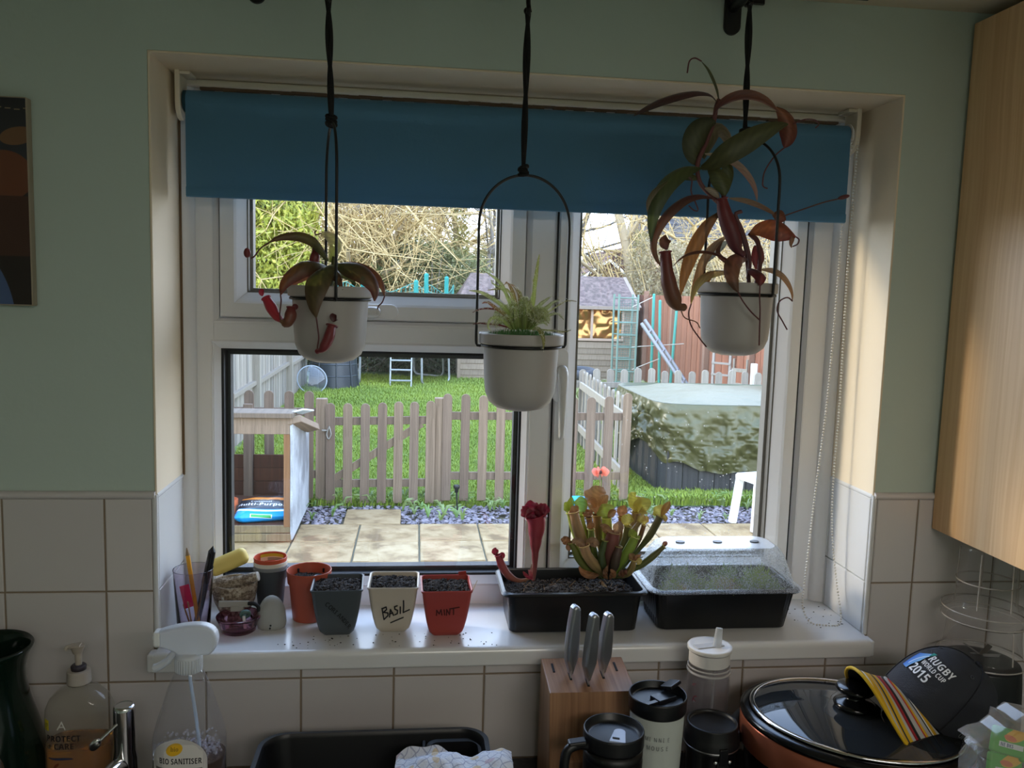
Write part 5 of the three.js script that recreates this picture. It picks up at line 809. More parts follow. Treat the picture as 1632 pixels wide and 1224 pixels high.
{ // spray bottle
  const o = thing('spray_bottle', 'clear trigger spray bottle labelled BIO SANITISER below the sill', 'bottle', [-0.379, COUNTER, 0.24]);
  const lv = [[0, 0, 0.001], [0.041, 0.027, 0], [0.046, 0.031, 0.003], [0.0475, 0.033, 0.03], [0.0475, 0.033, 0.15], [0.0478, 0.033, 0.18], [0.0455, 0.0325, 0.194], [0.041, 0.0305, 0.21], [0.034, 0.027, 0.232], [0.027, 0.0225, 0.255], [0.0195, 0.0185, 0.273], [0.0155, 0.0155, 0.279]].map(([x, z, y]) => [x, z, Math.min(x, z) * 0.97, y]);
  part('bottle', rrLoft(lv, 10), MP('#f4f4f6', 0.04, { transmission: 0.96, thickness: 0, ior: 1.38, side: THREE.DoubleSide }), o);
  part('liquid', rrLoft([[0, 0, 0, 0.003], [0.04, 0.026, 0.025, 0.002], [0.0465, 0.032, 0.031, 0.03], [0.0465, 0.032, 0.031, 0.158], [0, 0, 0, 0.1585]], 10), MP('#5a3a26', 0.1, { transmission: 0.5, thickness: 0.02, ior: 1.33 }), o);
  const fm = []; for (let i = 0; i < 420; i++) { const a = rnd() * 2 * PI, r = Math.sqrt(rnd()); fm.push(mv(new THREE.IcosahedronGeometry(rr(0.0008, 0.0026), 1), Math.cos(a) * r * 0.041, 0.16 + rnd() * rnd() * 0.026, Math.sin(a) * r * 0.027)); }
  const foam = part('foam', merge(fm), MP('#f3f2f6', 0.1, { transmission: 0.9, thickness: 0 }), o); foam.userData.kind = 'stuff';
  part('label', patch((u, v) => { const x = lerp(-0.041, 0.03, u), t = Math.max(0, Math.abs(x) - 0.012) / 0.036; return [x, lerp(0.03, 0.2, v), 0.0338 - 0.0325 * (1 - Math.sqrt(Math.max(0, 1 - t * t))) - Math.max(0, v - 0.88) * 0.02]; }, 24, 8), printed(512, 1024, (g) => {
    g.fillStyle = '#d9d6d4'; g.beginPath(); g.moveTo(0, 1024); g.lineTo(0, 200); g.quadraticCurveTo(20, 40, 256, 20); g.quadraticCurveTo(492, 40, 512, 200); g.lineTo(512, 1024); g.closePath(); g.fill();
    g.fillStyle = '#e8b51e'; g.beginPath(); g.ellipse(215, 105, 78, 50, -0.25, 0, 7); g.fill(); g.fillStyle = '#8a6a1e'; g.font = 'bold 46px serif'; g.fillText('bio', 180, 118);
    g.fillStyle = '#15151a'; g.font = 'bold 66px sans-serif'; g.fillText('BIO SANITISER', 66, 226, 400);
    g.fillStyle = '#6a6560'; for (let i = 0; i < 6; i++) g.fillRect(150, 262 + i * 30, 320 - (i % 3) * 34, 9); g.fillRect(30, 260, 80, 90);
  }), o);
  const hs = (g) => warp(g, (v) => { v.x *= 0.74; v.y = 0.3 + (v.y - 0.3) * 0.86; v.z *= 0.9; });
  const wm = MP('#e6ebf2', 0.35, { transmission: 0.28, thickness: 0 });
  const col = [lathe([[0.0, 0.277], [0.017, 0.277], [0.017, 0.296], [0.0155, 0.303], [0, 0.303]], 32)]; for (let i = 0; i < 30; i++) { const a = i / 30 * 2 * PI; col.push(mv(cyl(0.0009, 0.0009, 0.018, 6), Math.cos(a) * 0.017, 0.287, Math.sin(a) * 0.017)); }
  part('collar', merge(col), wm, o);
  const s = new THREE.Shape(); s.moveTo(-0.044, 0.318); s.lineTo(-0.044, 0.336); s.quadraticCurveTo(-0.02, 0.343, 0.01, 0.345); s.quadraticCurveTo(0.045, 0.346, 0.048, 0.327); s.quadraticCurveTo(0.049, 0.312, 0.036, 0.305); s.lineTo(-0.012, 0.302); s.quadraticCurveTo(-0.02, 0.312, -0.044, 0.318);
  part('trigger_head', hs(mv(new THREE.ExtrudeGeometry(s, { depth: 0.01, bevelSize: 0.0045, bevelThickness: 0.006, bevelSegments: 4, curveSegments: 10 }), 0, 0, -0.005)), wm, o);
  part('nozzle', hs(merge([boxAt(-0.0585, -0.045, 0.3155, 0.3385, -0.0105, 0.0105, 0.003), mv(rot(cyl(0.004, 0.004, 0.003, 14), 0, 0, PI / 2), -0.0595, 0.327, 0)])), M('#e8ecef', 0.3), o);
  const tr = tube([V(-0.016, 0.31, 0), V(-0.027, 0.3, 0), V(-0.038, 0.288, 0), V(-0.052, 0.28, 0), V(-0.061, 0.277, 0)], 0.0062, 24, 10); hs(tr);
  part('trigger', tr, wm, o);
  part('dip_tube', tube([V(0.0, 0.278, 0), V(0.004, 0.25, 0.002), V(0.011, 0.2, 0.004), V(0.014, 0.15, 0.004), V(0.012, 0.02, 0.004)], 0.0023, 40, 8), MP('#cfe0f2', 0.3, { transmission: 0.35, thickness: 0 }), o);
}
{ // scouring pad, basin, cloth
  const g = []; for (let i = 0; i < 90; i++) { const c = V(rr(-0.02, 0.02), rr(0.004, 0.026), rr(-0.016, 0.016)), p = []; for (let j = 0; j < 7; j++) p.push(c.clone().add(V(rr(-0.011, 0.011), rr(-0.006, 0.006), rr(-0.011, 0.011)))); g.push(tube(p, 0.0006, 14, 4)); }
  const sc = solo('scouring_pad', merge(g), M('#2a3a4e', 0.7), 'tangled dark blue scouring pad beside the spray bottle', 'scourer', [-0.335, COUNTER, 0.13]);
  const o = thing('washing_up_basin', 'black plastic washing up basin with a small side compartment', 'basin', [-0.1335, COUNTER, 0.31]);
  const bk = [];
  const bm = M('#0d0e11', 0.42), H = 0.116;
  const out = rrLoft([[0, 0, 0, 0.001], [0.145, 0.155, 0.03, 0], [0.15, 0.16, 0.032, 0.006], [0.163, 0.178, 0.036, H - 0.004], [0.17, 0.185, 0.04, H - 0.001], [0.17, 0.185, 0.04, H + 0.002], [0.163, 0.178, 0.036, H + 0.003], [0.159, 0.174, 0.034, H - 0.003], [0.146, 0.156, 0.03, 0.008], [0, 0, 0, 0.006]], 12);
  warp(out, (v) => { if (v.z < -0.12 && v.y > H - 0.02) { const t = clamp((v.y - H + 0.02) / 0.02); v.y += t * 0.014 * Math.exp(-Math.pow((v.x + 0.005) / 0.05, 2)); } if (v.y > 0.06) v.y += 0.004; });
  part('basin', creased(out, 0.6), bm, o);
  part('divider', boxAt(0.07, 0.076, 0.006, H - 0.004, -0.168, 0.168, 0.002), bm, o);
  part('cutlery_tray', rrLoft([[0.037, 0.1, 0.016, H - 0.03], [0.038, 0.101, 0.016, H - 0.006], [0.041, 0.104, 0.018, H - 0.004], [0.036, 0.099, 0.015, H - 0.006], [0.034, 0.097, 0.014, H - 0.03], [0, 0, 0, H - 0.031]], 8).translate(0.118, 0, -0.065), bm, o);
  // cloth draped over the near right corner of the basin
  const nx = 44, nz = 40, top = new THREE.PlaneGeometry(0.165, 0.17, nx, nz).rotateX(-PI / 2), p = top.attributes.position;
  for (let i = 0; i < p.count; i++) { const x = p.getX(i), z = p.getZ(i), e = Math.max(Math.abs(x) / 0.0825, Math.abs(z) / 0.085); let y = 0.012 * (1 - Math.pow(e, 6)) + 0.022 * clamp((x + 0.08) / 0.16) + (noise3(x * 45 + 3, 1, z * 45) - 0.5) * 0.012 + 0.0014 * Math.sin(x * 260) * Math.sin(z * 260); y -= 0.02 * clamp((z - 0.02) / 0.06); p.setXYZ(i, x, y, z + 0.01 * Math.sin(x * 30)); }
  const bot = top.clone(), q = bot.attributes.position; for (let i = 0; i < q.count; i++) q.setY(i, q.getY(i) - 0.011 * (1 - Math.pow(Math.max(Math.abs(q.getX(i)) / 0.0825, Math.abs(q.getZ(i)) / 0.085), 8))); const ix = bot.index.array; for (let i = 0; i < ix.length; i += 3) { const t = ix[i]; ix[i] = ix[i + 1]; ix[i + 1] = t; }
  top.computeVertexNormals(); bot.computeVertexNormals();
  const lace = canvasTex(512, 512, (g) => { g.fillStyle = '#d9dbe2'; g.fillRect(0, 0, 512, 512); g.strokeStyle = '#a6abbd'; g.lineWidth = 4; for (let k = -512; k < 1024; k += 52) { g.beginPath(); for (let t = 0; t <= 512; t += 8) g.lineTo(k + t + Math.sin(t / 9) * 7, t); g.stroke(); g.beginPath(); for (let t = 0; t <= 512; t += 8) g.lineTo(k + 512 - t + Math.sin(t / 9) * 7, t); g.stroke(); } for (let j = 0; j < 26; j++) { g.fillStyle = j % 3 ? 'rgba(214,190,150,0.75)' : 'rgba(190,160,170,0.6)'; g.beginPath(); g.ellipse((j * 137) % 512, (j * 211) % 512, 22, 15, j, 0, 7); g.fill(); } });
  const cl = thing('lace_cloth', 'white lace patterned dishcloth draped over the corner of the black basin', 'cloth', [-0.024, COUNTER + 0.122, 0.305], -0.06);
  part('cloth', [top, bot], new THREE.MeshStandardMaterial({ map: lace, roughness: 0.9, side: THREE.DoubleSide, ...B(rep(T.fine, 3), 0.001) }), cl);
}
// ------------------------------------------------------------ knife block, cups, bottle
{
  const w = 0.135, o = thing('knife_block', 'wooden knife block holding three steel handled knives', 'knife block', [0.1965, COUNTER, 0.06]), wood = new THREE.MeshStandardMaterial({ map: rep(woodGrain([0.52, 0.37, 0.26], [0.7, 0.53, 0.39]), 4, 2), roughness: 0.45 });
  const s = new THREE.Shape([[0, 0], [0.125, 0], [0.094, 0.187], [0.004, 0.199]].map(([a, b]) => new THREE.Vector2(a, b)));
  const g = new THREE.ExtrudeGeometry(s, { depth: w - 0.004, bevelSize: 0.002, bevelThickness: 0.002, bevelSegments: 2 }); g.applyMatrix4(new THREE.Matrix4().makeBasis(V(0, 0, 1), V(0, 1, 0), V(-1, 0, 0))); mv(g, w / 2 - 0.002, 0, 0);
  part('block', metric(g), wood, o);
  const s2 = new THREE.Shape([[0.12, 0], [0.15, 0], [0.135, 0.098], [0.104, 0.102]].map(([a, b]) => new THREE.Vector2(a, b)));
  const g2 = new THREE.ExtrudeGeometry(s2, { depth: 0.098, bevelSize: 0.0015, bevelThickness: 0.0015, bevelSegments: 1 }); g2.applyMatrix4(new THREE.Matrix4().makeBasis(V(0, 0, 1), V(0, 1, 0), V(-1, 0, 0))); mv(g2, w / 2 - 0.018, 0, 0);
  part('front_step', metric(g2), wood, o);
  const slot = (x, z) => rot(box(0.0035, 0.003, 0.024, 0.0003), 0.13, 0, 0).translate(x, 0.2 - z * 0.133, z);
  for (const [x, z] of [[-0.052, 0.03], [-0.0285, 0.052], [-0.004, 0.07], [0.024, 0.05], [0.05, 0.03]]) part('slot', mv(slot(x, z), 0, 0.0012, 0), mats.blackMatt, o);
  const knife = (label, x, z, len, lean, wide, curve) => {
    const k = thing('kitchen_knife', label, 'knife', [0.1965 + x, COUNTER + 0.2 - z * 0.133, 0.06 + z]);
    const s = new THREE.Shape(); const a = wide / 2; s.moveTo(-0.0022, 0.006); s.lineTo(-a, 0.03); s.quadraticCurveTo(-a * 1.05 - curve, len * 0.62, -a * 0.62, len - 0.006); s.quadraticCurveTo(0, len + 0.004, a * 0.7, len - 0.008); s.quadraticCurveTo(a * 1.05 - curve * 0.4, len * 0.62, a, 0.034); s.lineTo(0.0022, 0.006); s.closePath();
    const g = new THREE.ExtrudeGeometry(s, { depth: 0.006, bevelSize: 0.004, bevelThickness: 0.005, bevelSegments: 4, bevelOffset: -0.004, curveSegments: 14 }); mv(g, 0, 0, -0.003); rot(g, 0.05, 0.35, lean);
    part('handle', g, M('#a9abb0', 0.3, { metalness: 0.85 }), k);
    part('blade', rot(boxAt(-0.0009, 0.0009, -0.09, 0.014, -0.009, 0.009), 0.05, 0, lean * 0.3), mats.steel, k);
  };
  knife('leftmost steel knife, tallest and curved, in the wooden block', -0.0285, 0.052, 0.122, -0.015, 0.021, 0.002);
  knife('middle steel knife standing nearest the front of the wooden block', -0.004, 0.07, 0.118, -0.03, 0.021, 0);
  knife('right steel knife of the three in the wooden block', 0.024, 0.05, 0.108, -0.035, 0.021, 0);
}
{
  const o = thing('travel_mug', 'black lidded travel mug with a steel body and loop handle', 'mug', [0.204, COUNTER, 0.262]);
  part('body', lathe([[0, 0.001], [0.033, 0], [0.035, 0.003], [0.0395, 0.13], [0.039, 0.131], [0, 0.131]], 48), M('#77787e', 0.28, { metalness: 0.9 }), o);
  part('band', lathe([[0.0398, 0.126], [0.0418, 0.128], [0.042, 0.146], [0.041, 0.148], [0.0412, 0.15], [0.0418, 0.152], [0.0418, 0.162], [0.03, 0.165]], 48), mats.black, o);
  part('lid', lathe([[0.03, 0.164], [0.0424, 0.165], [0.0432, 0.168], [0.0432, 0.186], [0.0422, 0.1885], [0.0405, 0.188], [0.0385, 0.181], [0.036, 0.179], [0.0345, 0.1765], [0, 0.1755]], 56), M('#15171b', 0.38), o);
  const s = new THREE.Shape(); s.moveTo(-0.0105, -0.014); s.lineTo(0.0105, -0.014); s.lineTo(0.0075, 0.014); s.absarc(0, 0.014, 0.0075, 0, PI, false); s.closePath();
  const sl = new THREE.ExtrudeGeometry(s, { depth: 0.004, bevelSize: 0.001, bevelThickness: 0.001, bevelSegments: 2 }); sl.rotateX(-PI / 2); sl.rotateY(-0.35); mv(sl, 0.004, 0.1768, 0.012);
  const slm = part('slider', sl, M('#b9c2d4', 0.35), o);
  part('finger_slot', rot(boxAt(-0.005, 0.005, 0.1815, 0.183, 0.012, 0.0155, 0.0006), 0, -0.35, 0).translate(0.004, 0, 0.004), mats.blackMatt, slm);
  const hc = new THREE.CatmullRomCurve3([V(-0.036, 0.168, 0.01), V(-0.052, 0.173, 0.014), V(-0.068, 0.168, 0.018), V(-0.073, 0.15, 0.02), V(-0.07, 0.1, 0.019), V(-0.062, 0.05, 0.016), V(-0.036, 0.03, 0.008)]);
  part('handle', [new THREE.TubeGeometry(hc, 50, 0.0068, 12), rot(box(0.026, 0.008, 0.016, 0.003, 2), 0, 0, 0.12).translate(-0.055, 0.176, 0.014)], M('#111215', 0.4), o);
}
{
  const o = thing('white_travel_cup', 'tall pale travel cup with a black flip lid', 'cup', [0.284, COUNTER, 0.203]);
  part('body', lathe([[0, 0.001], [0.031, 0], [0.033, 0.003], [0.0405, 0.185], [0.04, 0.187], [0, 0.187]], 56), M('#c3c9c4', 0.5), o);
  part('print', cylPatch(0.0392, 0.115, 0.172, -1.05, 0.42, 0.0009), printed(512, 384, (g) => { g.fillStyle = '#6d7375'; g.font = '60px sans-serif'; 'MINNIE'.split('').forEach((c, i) => g.fillText(c, 120 + i * 58, 130)); 'MOUSE'.split('').forEach((c, i) => g.fillText(c, 146 + i * 62, 220)); }), o);
  part('lid', lathe([[0.03, 0.183], [0.0415, 0.184], [0.0428, 0.187], [0.0432, 0.206], [0.0422, 0.2085], [0.0408, 0.2075], [0.0392, 0.199], [0.037, 0.197], [0, 0.196]], 56), M('#14161a', 0.35), o);
  part('lid_step', [rot(boxAt(-0.034, 0.02, 0.196, 0.2005, -0.004, 0.004, 0.001), 0, 0.45, 0).translate(-0.004, 0, 0.008), rot(boxAt(-0.017, 0.017, 0.196, 0.202, -0.011, 0.011, 0.001), 0, 0.45, 0).translate(0.01, 0, -0.004)], M('#1d2026', 0.3), o);
  const f = new THREE.CylinderGeometry(0.0405, 0.0405, 0.011, 20, 1, false, -0.32, 0.64); f.rotateX(0);
  part('flip_tab', [rot(box(0.026, 0.006, 0.022, 0.002, 2), -0.2, 0.65, 0.15).translate(0.026, 0.2105, -0.021), rot(box(0.026, 0.02, 0.005, 0.002, 2), 0.1, 0.65, 0).translate(0.0305, 0.2, -0.0275)], M('#191b20', 0.3), o);
}
{
  const o = thing('black_lidded_cup', 'squat black cup with a plain black lid and steel clasp', 'cup', [0.3805, COUNTER, 0.178], 0.05);
  part('body', lathe([[0, 0.001], [0.034, 0], [0.036, 0.003], [0.0375, 0.105], [0.0415, 0.112], [0.0415, 0.118], [0, 0.118]], 48), M('#0e0f12', 0.3), o);
  const lid = lathe([[0.03, 0.117], [0.042, 0.117], [0.0425, 0.119], [0.0415, 0.131], [0.039, 0.133], [0.0385, 0.147], [0.0372, 0.149], [0.0352, 0.147], [0.0335, 0.142], [0, 0.1415]], 56);
  part('lid', lid, M('#101115', 0.4), o);
  part('steel_rim', mv(rot(new THREE.TorusGeometry(0.0417, 0.0011, 8, 56), PI / 2), 0, 0.1165, 0), mats.steel, o);
  part('clasp', [rot(box(0.014, 0.026, 0.005, 0.002, 2), 0, 0.1, 0).translate(0.002, 0.113, 0.0425), mv(box(0.02, 0.012, 0.004, 0.0015), 0.002, 0.098, 0.0405)], M('#121317', 0.3), o);
  part('rivet', [-0.009, 0.013].map((x) => mv(new THREE.SphereGeometry(0.0036, 14, 10).scale(1, 1, 0.6), x, 0.103, 0.0405)), mats.chrome, o);
}
{
  const o = thing('sports_bottle', 'clear sports bottle with a white lid and drinking spout', 'bottle', [0.404, COUNTER, 0.088], -0.3);
  part('bottle', lathe([[0, 0.002], [0.03, 0], [0.0335, 0.003], [0.0345, 0.1], [0.0345, 0.178], [0.0335, 0.183], [0.0315, 0.19], [0.0315, 0.2], [0.029, 0.2], [0.0295, 0.19], [0.0325, 0.178], [0.0325, 0.004], [0, 0.0035]], 48), MP('#efeef0', 0.05, { transmission: 0.96, thickness: 0, ior: 1.4, side: THREE.DoubleSide }), o);
  part('ring', [mv(rot(new THREE.TorusGeometry(0.0338, 0.0022, 8, 48), PI / 2), 0, 0.189, 0), mv(rot(new THREE.TorusGeometry(0.0335, 0.0015, 8, 48), PI / 2), 0, 0.196, 0)], MP('#e8e6e6', 0.1, { transmission: 0.6, thickness: 0 }), o);
  part('lid', lathe([[0, 0.2], [0.032, 0.2], [0.033, 0.203], [0.033, 0.221], [0.0335, 0.222], [0, 0.222]], 48), M('#d9d6d4', 0.4), o);
  const tp = mv(lathe([[0, 0], [0.0345, 0], [0.0362, 0.002], [0.0362, 0.006], [0.035, 0.0078], [0.03, 0.0078], [0.028, 0.0065], [0, 0.006]], 48), 0, 0.2225, 0); tp.scale(1, 1, 1); rot(tp, 0, 0, -0.0); const lidTop = part('lid_top', tp, M('#dcdad8', 0.4), o);
  part('recess', rot(mv(box(0.05, 0.002, 0.016, 0.0009), -0.002, 0.2295, 0), 0, 0.5), M('#b9b7b6', 0.45), lidTop);
  const sp = rot(rrLoft([[0.0075, 0.005, 0.0045, 0], [0.0066, 0.0045, 0.004, 0.014], [0.0058, 0.004, 0.0035, 0.03], [0.0052, 0.0036, 0.0032, 0.031], [0, 0, 0, 0.031]], 5), -0.1, 0.3, -0.12);
  part('spout', mv(sp, 0.011, 0.2285, 0.0), MP('#e8eaec', 0.15, { transmission: 0.55, thickness: 0 }), o);
  part('straw', tube([V(0.011, 0.226, 0), V(0.009, 0.15, 0), V(0.006, 0.01, 0)], 0.0028, 20, 8), MP('#e6e6e8', 0.2, { transmission: 0.6, thickness: 0 }), o);
  part('print', [cylPatch(0.0345, 0.168, 0.176, -0.9, -0.55, 0.0004), cylPatch(0.0345, 0.14, 0.158, -0.85, -0.5, 0.0004)], printed(128, 128, (g) => { g.strokeStyle = '#8a3a48'; g.lineWidth = 12; g.beginPath(); g.moveTo(20, 110); g.quadraticCurveTo(50, 20, 110, 30); g.moveTo(40, 70); g.lineTo(90, 90); g.stroke(); }), o);
}
// ------------------------------------------------------------ slow cooker, cap, blender, sweets
{
  const o = thing('slow_cooker', 'oval copper slow cooker with a black rimmed glass lid', 'slow cooker', [0.592, COUNTER, 0.208], -0.56), A = 0.163, Bz = 0.132;
  const oval = (pts, seg = 72) => lathe(pts.map(([r, y]) => [r, y]), seg);
  const ov = (pts) => { const g = lathe(pts.map(([d, y]) => [1 + d * 0, y]), 72), p = g.attributes.position, n = pts.length; for (let i = 0; i < p.count; i++) { const k = i % n, d = pts[k][0], a = Math.atan2(p.getX(i), p.getZ(i)); const full = pts[k][2]; const ra = full === 0 ? 0 : 1; p.setXYZ(i, ra * Math.sin(a) * Math.max(0, A + d), pts[k][1], ra * Math.cos(a) * Math.max(0, Bz + d)); } g.computeVertexNormals(); return g; };
  const copper = M('#b56a50', 0.32, { metalness: 0.6 });
  part('body', ov([[0, 0.012, 0], [-0.03, 0.012], [-0.014, 0.016], [-0.006, 0.04], [0.001, 0.11], [0.001, 0.13]]), mats.blackGloss, o);
  part('copper_band', ov([[0.0008, 0.104], [0.0032, 0.106], [0.0048, 0.128], [0.0048, 0.148], [-0.002, 0.15]]), copper, o);
  part('base', ov([[0, 0, 0], [-0.035, 0], [-0.028, 0.003], [-0.028, 0.013]]), mats.black, o);
  part('rim', ov([[-0.02, 0.147], [0.0, 0.148], [0.0045, 0.151], [0.005, 0.156], [0.001, 0.1605], [-0.006, 0.162], [-0.01, 0.161], [-0.0135, 0.157], [-0.016, 0.153]]), mats.blackGloss, o);
  const lid = part('lid', ov([[-0.0135, 0.1635], [-0.02, 0.166], [-0.04, 0.1715], [-0.07, 0.1765], [-0.1, 0.179], [0, 0.1795, 0]]), MP('#3d4247', 0.02, { transmission: 0.55, thickness: 0, ior: 1.5, side: THREE.DoubleSide }), o);
  part('lid_rim', ov([[-0.016, 0.1625], [-0.0095, 0.1625], [-0.0085, 0.1645], [-0.0105, 0.1668], [-0.0155, 0.1668], [-0.0165, 0.1645], [-0.016, 0.1625]]), mats.chrome, lid);
  part('crock', ov([[-0.016, 0.156], [-0.022, 0.15], [-0.03, 0.04], [-0.05, 0.022], [0, 0.02, 0]]), M('#17181a', 0.3), o);
  const kn = part('knob', lathe([[0, 0.178], [0.02, 0.178], [0.029, 0.181], [0.031, 0.186], [0.026, 0.19], [0.015, 0.194], [0.013, 0.199], [0.018, 0.203], [0.026, 0.206], [0.029, 0.21], [0.026, 0.215], [0.016, 0.218], [0, 0.219]], 40), mats.blackGloss, lid);
  for (const s of [-1, 1]) part('handle', [tube([V(s * (A - 0.002), 0.11, -0.045), V(s * (A + 0.006), 0.112, -0.036), V(s * (A + 0.012), 0.112, 0), V(s * (A + 0.006), 0.112, 0.036), V(s * (A - 0.002), 0.11, 0.045)], 0.0095, 30, 10)], mats.black, o);
}
{ // baseball cap tilted back on the lid of the cooker: local x = the wearer's left, y = up, z = forward
  const o = thing('baseball_cap', 'charcoal baseball cap with a striped red and yellow peak on the slow cooker lid', 'cap');
  const s = V(0.22, -0.33, 0.9).normalize(), f0 = V(-0.88, 0.72, -0.04), f = f0.addScaledVector(s, -f0.dot(s)).normalize(), u = f.clone().cross(s).normalize();
  const m4 = new THREE.Matrix4().makeBasis(s, u, f); o.quaternion.setFromRotationMatrix(m4);
  const origin = V(0.652, 1.118, 0.238).addScaledVector(f, -0.083); o.position.copy(origin);
  const RX = 0.073, RZ = 0.086, H = 0.108;
  const crown = (a, t) => { // a: round the head from the front, t: 0 at the band, 1 at the top
    const r = Math.pow(Math.cos(t * PI / 2), 0.72), y = H * Math.pow(Math.sin(t * PI / 2), 0.92), front = Math.max(0, Math.cos(a)), back = Math.max(0, -Math.cos(a));
    const k = 1 + 0.06 * front * Math.sin(t * PI) - back * 0.22 * Math.sin(Math.min(1, t * 1.4) * PI) * (0.6 + 0.4 * Math.sin(a * 5));
    return [Math.sin(a) * RX * r * k, y + back * -0.012 * t, Math.cos(a) * RZ * r * k];
  };
  const shell = (off) => { const g = patch((uu, v) => { const p = crown(uu * 2 * PI, v), n = V(p[0] / RX, p[1] / H * 0.8 + 0.01, p[2] / RZ).normalize(); return [p[0] + n.x * off, p[1] + n.y * off, p[2] + n.z * off]; }, 72, 26); return g; };
  const fabric = M('#2d3038', 0.9, { side: THREE.DoubleSide, ...B(rep(T.fine, 14), 0.0006) });
  part('crown', [warp(shell(0), (v) => { const n = noise3(v.x * 45 + 9, v.y * 45, v.z * 45) - 0.5; v.x += n * 0.004; v.y += n * 0.004; })], fabric, o);
  part('button', mv(new THREE.SphereGeometry(0.0062, 14, 10).scale(1, 0.6, 1), 0, H + 0.001, 0), fabric, o);
  part('vent_eyelet', [0.62, -0.62, 2.5, -2.5].map((a) => { const p = crown(a, 0.6); const g = new THREE.TorusGeometry(0.0024, 0.0007, 6, 14); g.applyQuaternion(new THREE.Quaternion().setFromUnitVectors(V(0, 0, 1), V(p[0] / RX, p[1] / H, p[2] / RZ).normalize())); return mv(g, p[0] * 1.02, p[1] * 1.01, p[2] * 1.02); }), M('#4a4d55', 0.8), o);
  part('seam', [0.62 + 0.25, -0.87, 2.2, -2.2].map((a) => { const pts = []; for (let i = 0; i <= 12; i++) { const p = crown(a, i / 12 * 0.97); pts.push(V(p[0] * 1.012, p[1] * 1.008, p[2] * 1.012)); } return tube(pts, 0.0009, 30, 5); }), M('#1f2228', 0.9), o);
  // peak: curved down at the sides
  const B0 = 1.12, peak = (uu, v) => { const a = lerp(-B0, B0, uu), c = Math.cos(a / B0 * PI / 2), x0 = Math.sin(a) * RX * 1.0, z0 = Math.cos(a) * RZ, ext = 0.112 * Math.pow(Math.max(c, 0), 0.62), x = x0 * (1 + 0.14 * v), z = z0 + ext * v; return [x, 0.002 - 7.5 * x * x * (0.25 + 0.75 * v) - 0.012 * v, z]; };
  const pt = patch((a, b) => { const p = peak(a, b); p[1] += 0.0016; return p; }, 48, 14), pb = patch((a, b) => { const p = peak(1 - a, b); p[1] -= 0.0016; return p; }, 48, 14);
  const stripes = canvasTex(1024, 512, (g, w, h) => {
    g.fillStyle = '#b9b6b4'; g.fillRect(0, 0, w, h);
    const cols = ['#c8251f', '#d6a416', '#1d1d22', '#e9e6e0', '#8d1620', '#d9ac1c', '#33343a', '#b5b2b0', '#d6a416', '#a51a20', '#1f2026', '#d8ab1d'];
    for (let k = -2; k < 15; k++) { g.fillStyle = cols[((k + 2) * 5) % cols.length]; const y = k * 42, t = 26 + ((k + 2) * 37) % 30, m = 150 + (k % 3) * 24; g.beginPath(); g.moveTo(0, y + 190); g.bezierCurveTo(w * 0.3, y + 20, w * 0.7, y - m + 90, w, y - m); g.lineTo(w, y - m + t); g.bezierCurveTo(w * 0.7, y - m + 96 + t, w * 0.3, y + 30 + t, 0, y + 190 + t * 0.7); g.closePath(); g.fill(); }
  });
  const peakP = part('peak', pt, new THREE.MeshStandardMaterial({ map: stripes, roughness: 0.75, side: THREE.DoubleSide }), o);
  part('peak_underside', pb, M('#1a1b20', 0.9, { side: THREE.DoubleSide }), peakP);
  const ed = []; for (let i = 0; i <= 40; i++) ed.push(V(...peak(i / 40, 1))); part('piping', tube(ed, 0.0026, 90, 8), M('#e0b21a', 0.7), peakP);
  // embroidered lettering
  part('front_print', patch((uu, v) => { const p = crown(lerp(-0.62, 0.42, uu), lerp(0.16, 0.5, v)); return [p[0] * 1.022, p[1] * 1.015 + 0.0005, p[2] * 1.022]; }, 24, 14), printed(512, 300, (g) => {
    const b = g.createLinearGradient(0, 0, 130, 0); b.addColorStop(0, '#2a5fc0'); b.addColorStop(1, '#7fb2de'); g.fillStyle = b; g.beginPath(); g.moveTo(10, 290); g.lineTo(10, 120); g.quadraticCurveTo(80, 90, 150, 20); g.lineTo(140, 170); g.quadraticCurveTo(100, 240, 96, 290); g.closePath(); g.fill();
    g.fillStyle = '#2f8f86'; g.beginPath(); g.moveTo(120, 20); g.lineTo(176, 10); g.lineTo(150, 90); g.closePath(); g.fill(); g.strokeStyle = '#dfe8f2'; g.lineWidth = 8; g.beginPath(); g.moveTo(60, 250); g.quadraticCurveTo(90, 130, 150, 80); g.stroke();
    g.fillStyle = '#eceef2'; g.font = 'bold 104px sans-serif'; g.fillText('RUGBY', 168, 108, 330); g.font = 'bold 62px sans-serif'; g.fillText('WORLD CUP', 160, 172, 310); g.font = 'bold 112px sans-serif'; g.fillText('2015', 120, 276, 320);
  }, 0.8), o);
  part('side_print', patch((uu, v) => { const p = crown(lerp(1.1, 2.0, uu), lerp(0.03, 0.13, v)); return [p[0] * 1.05, p[1], p[2] * 1.05]; }, 24, 4), printed(512, 96, (g) => { g.fillStyle = '#9a9ca2'; g.font = '58px sans-serif'; g.fillText('Official Logo', 20, 66, 470); }, 0.85), o);
}
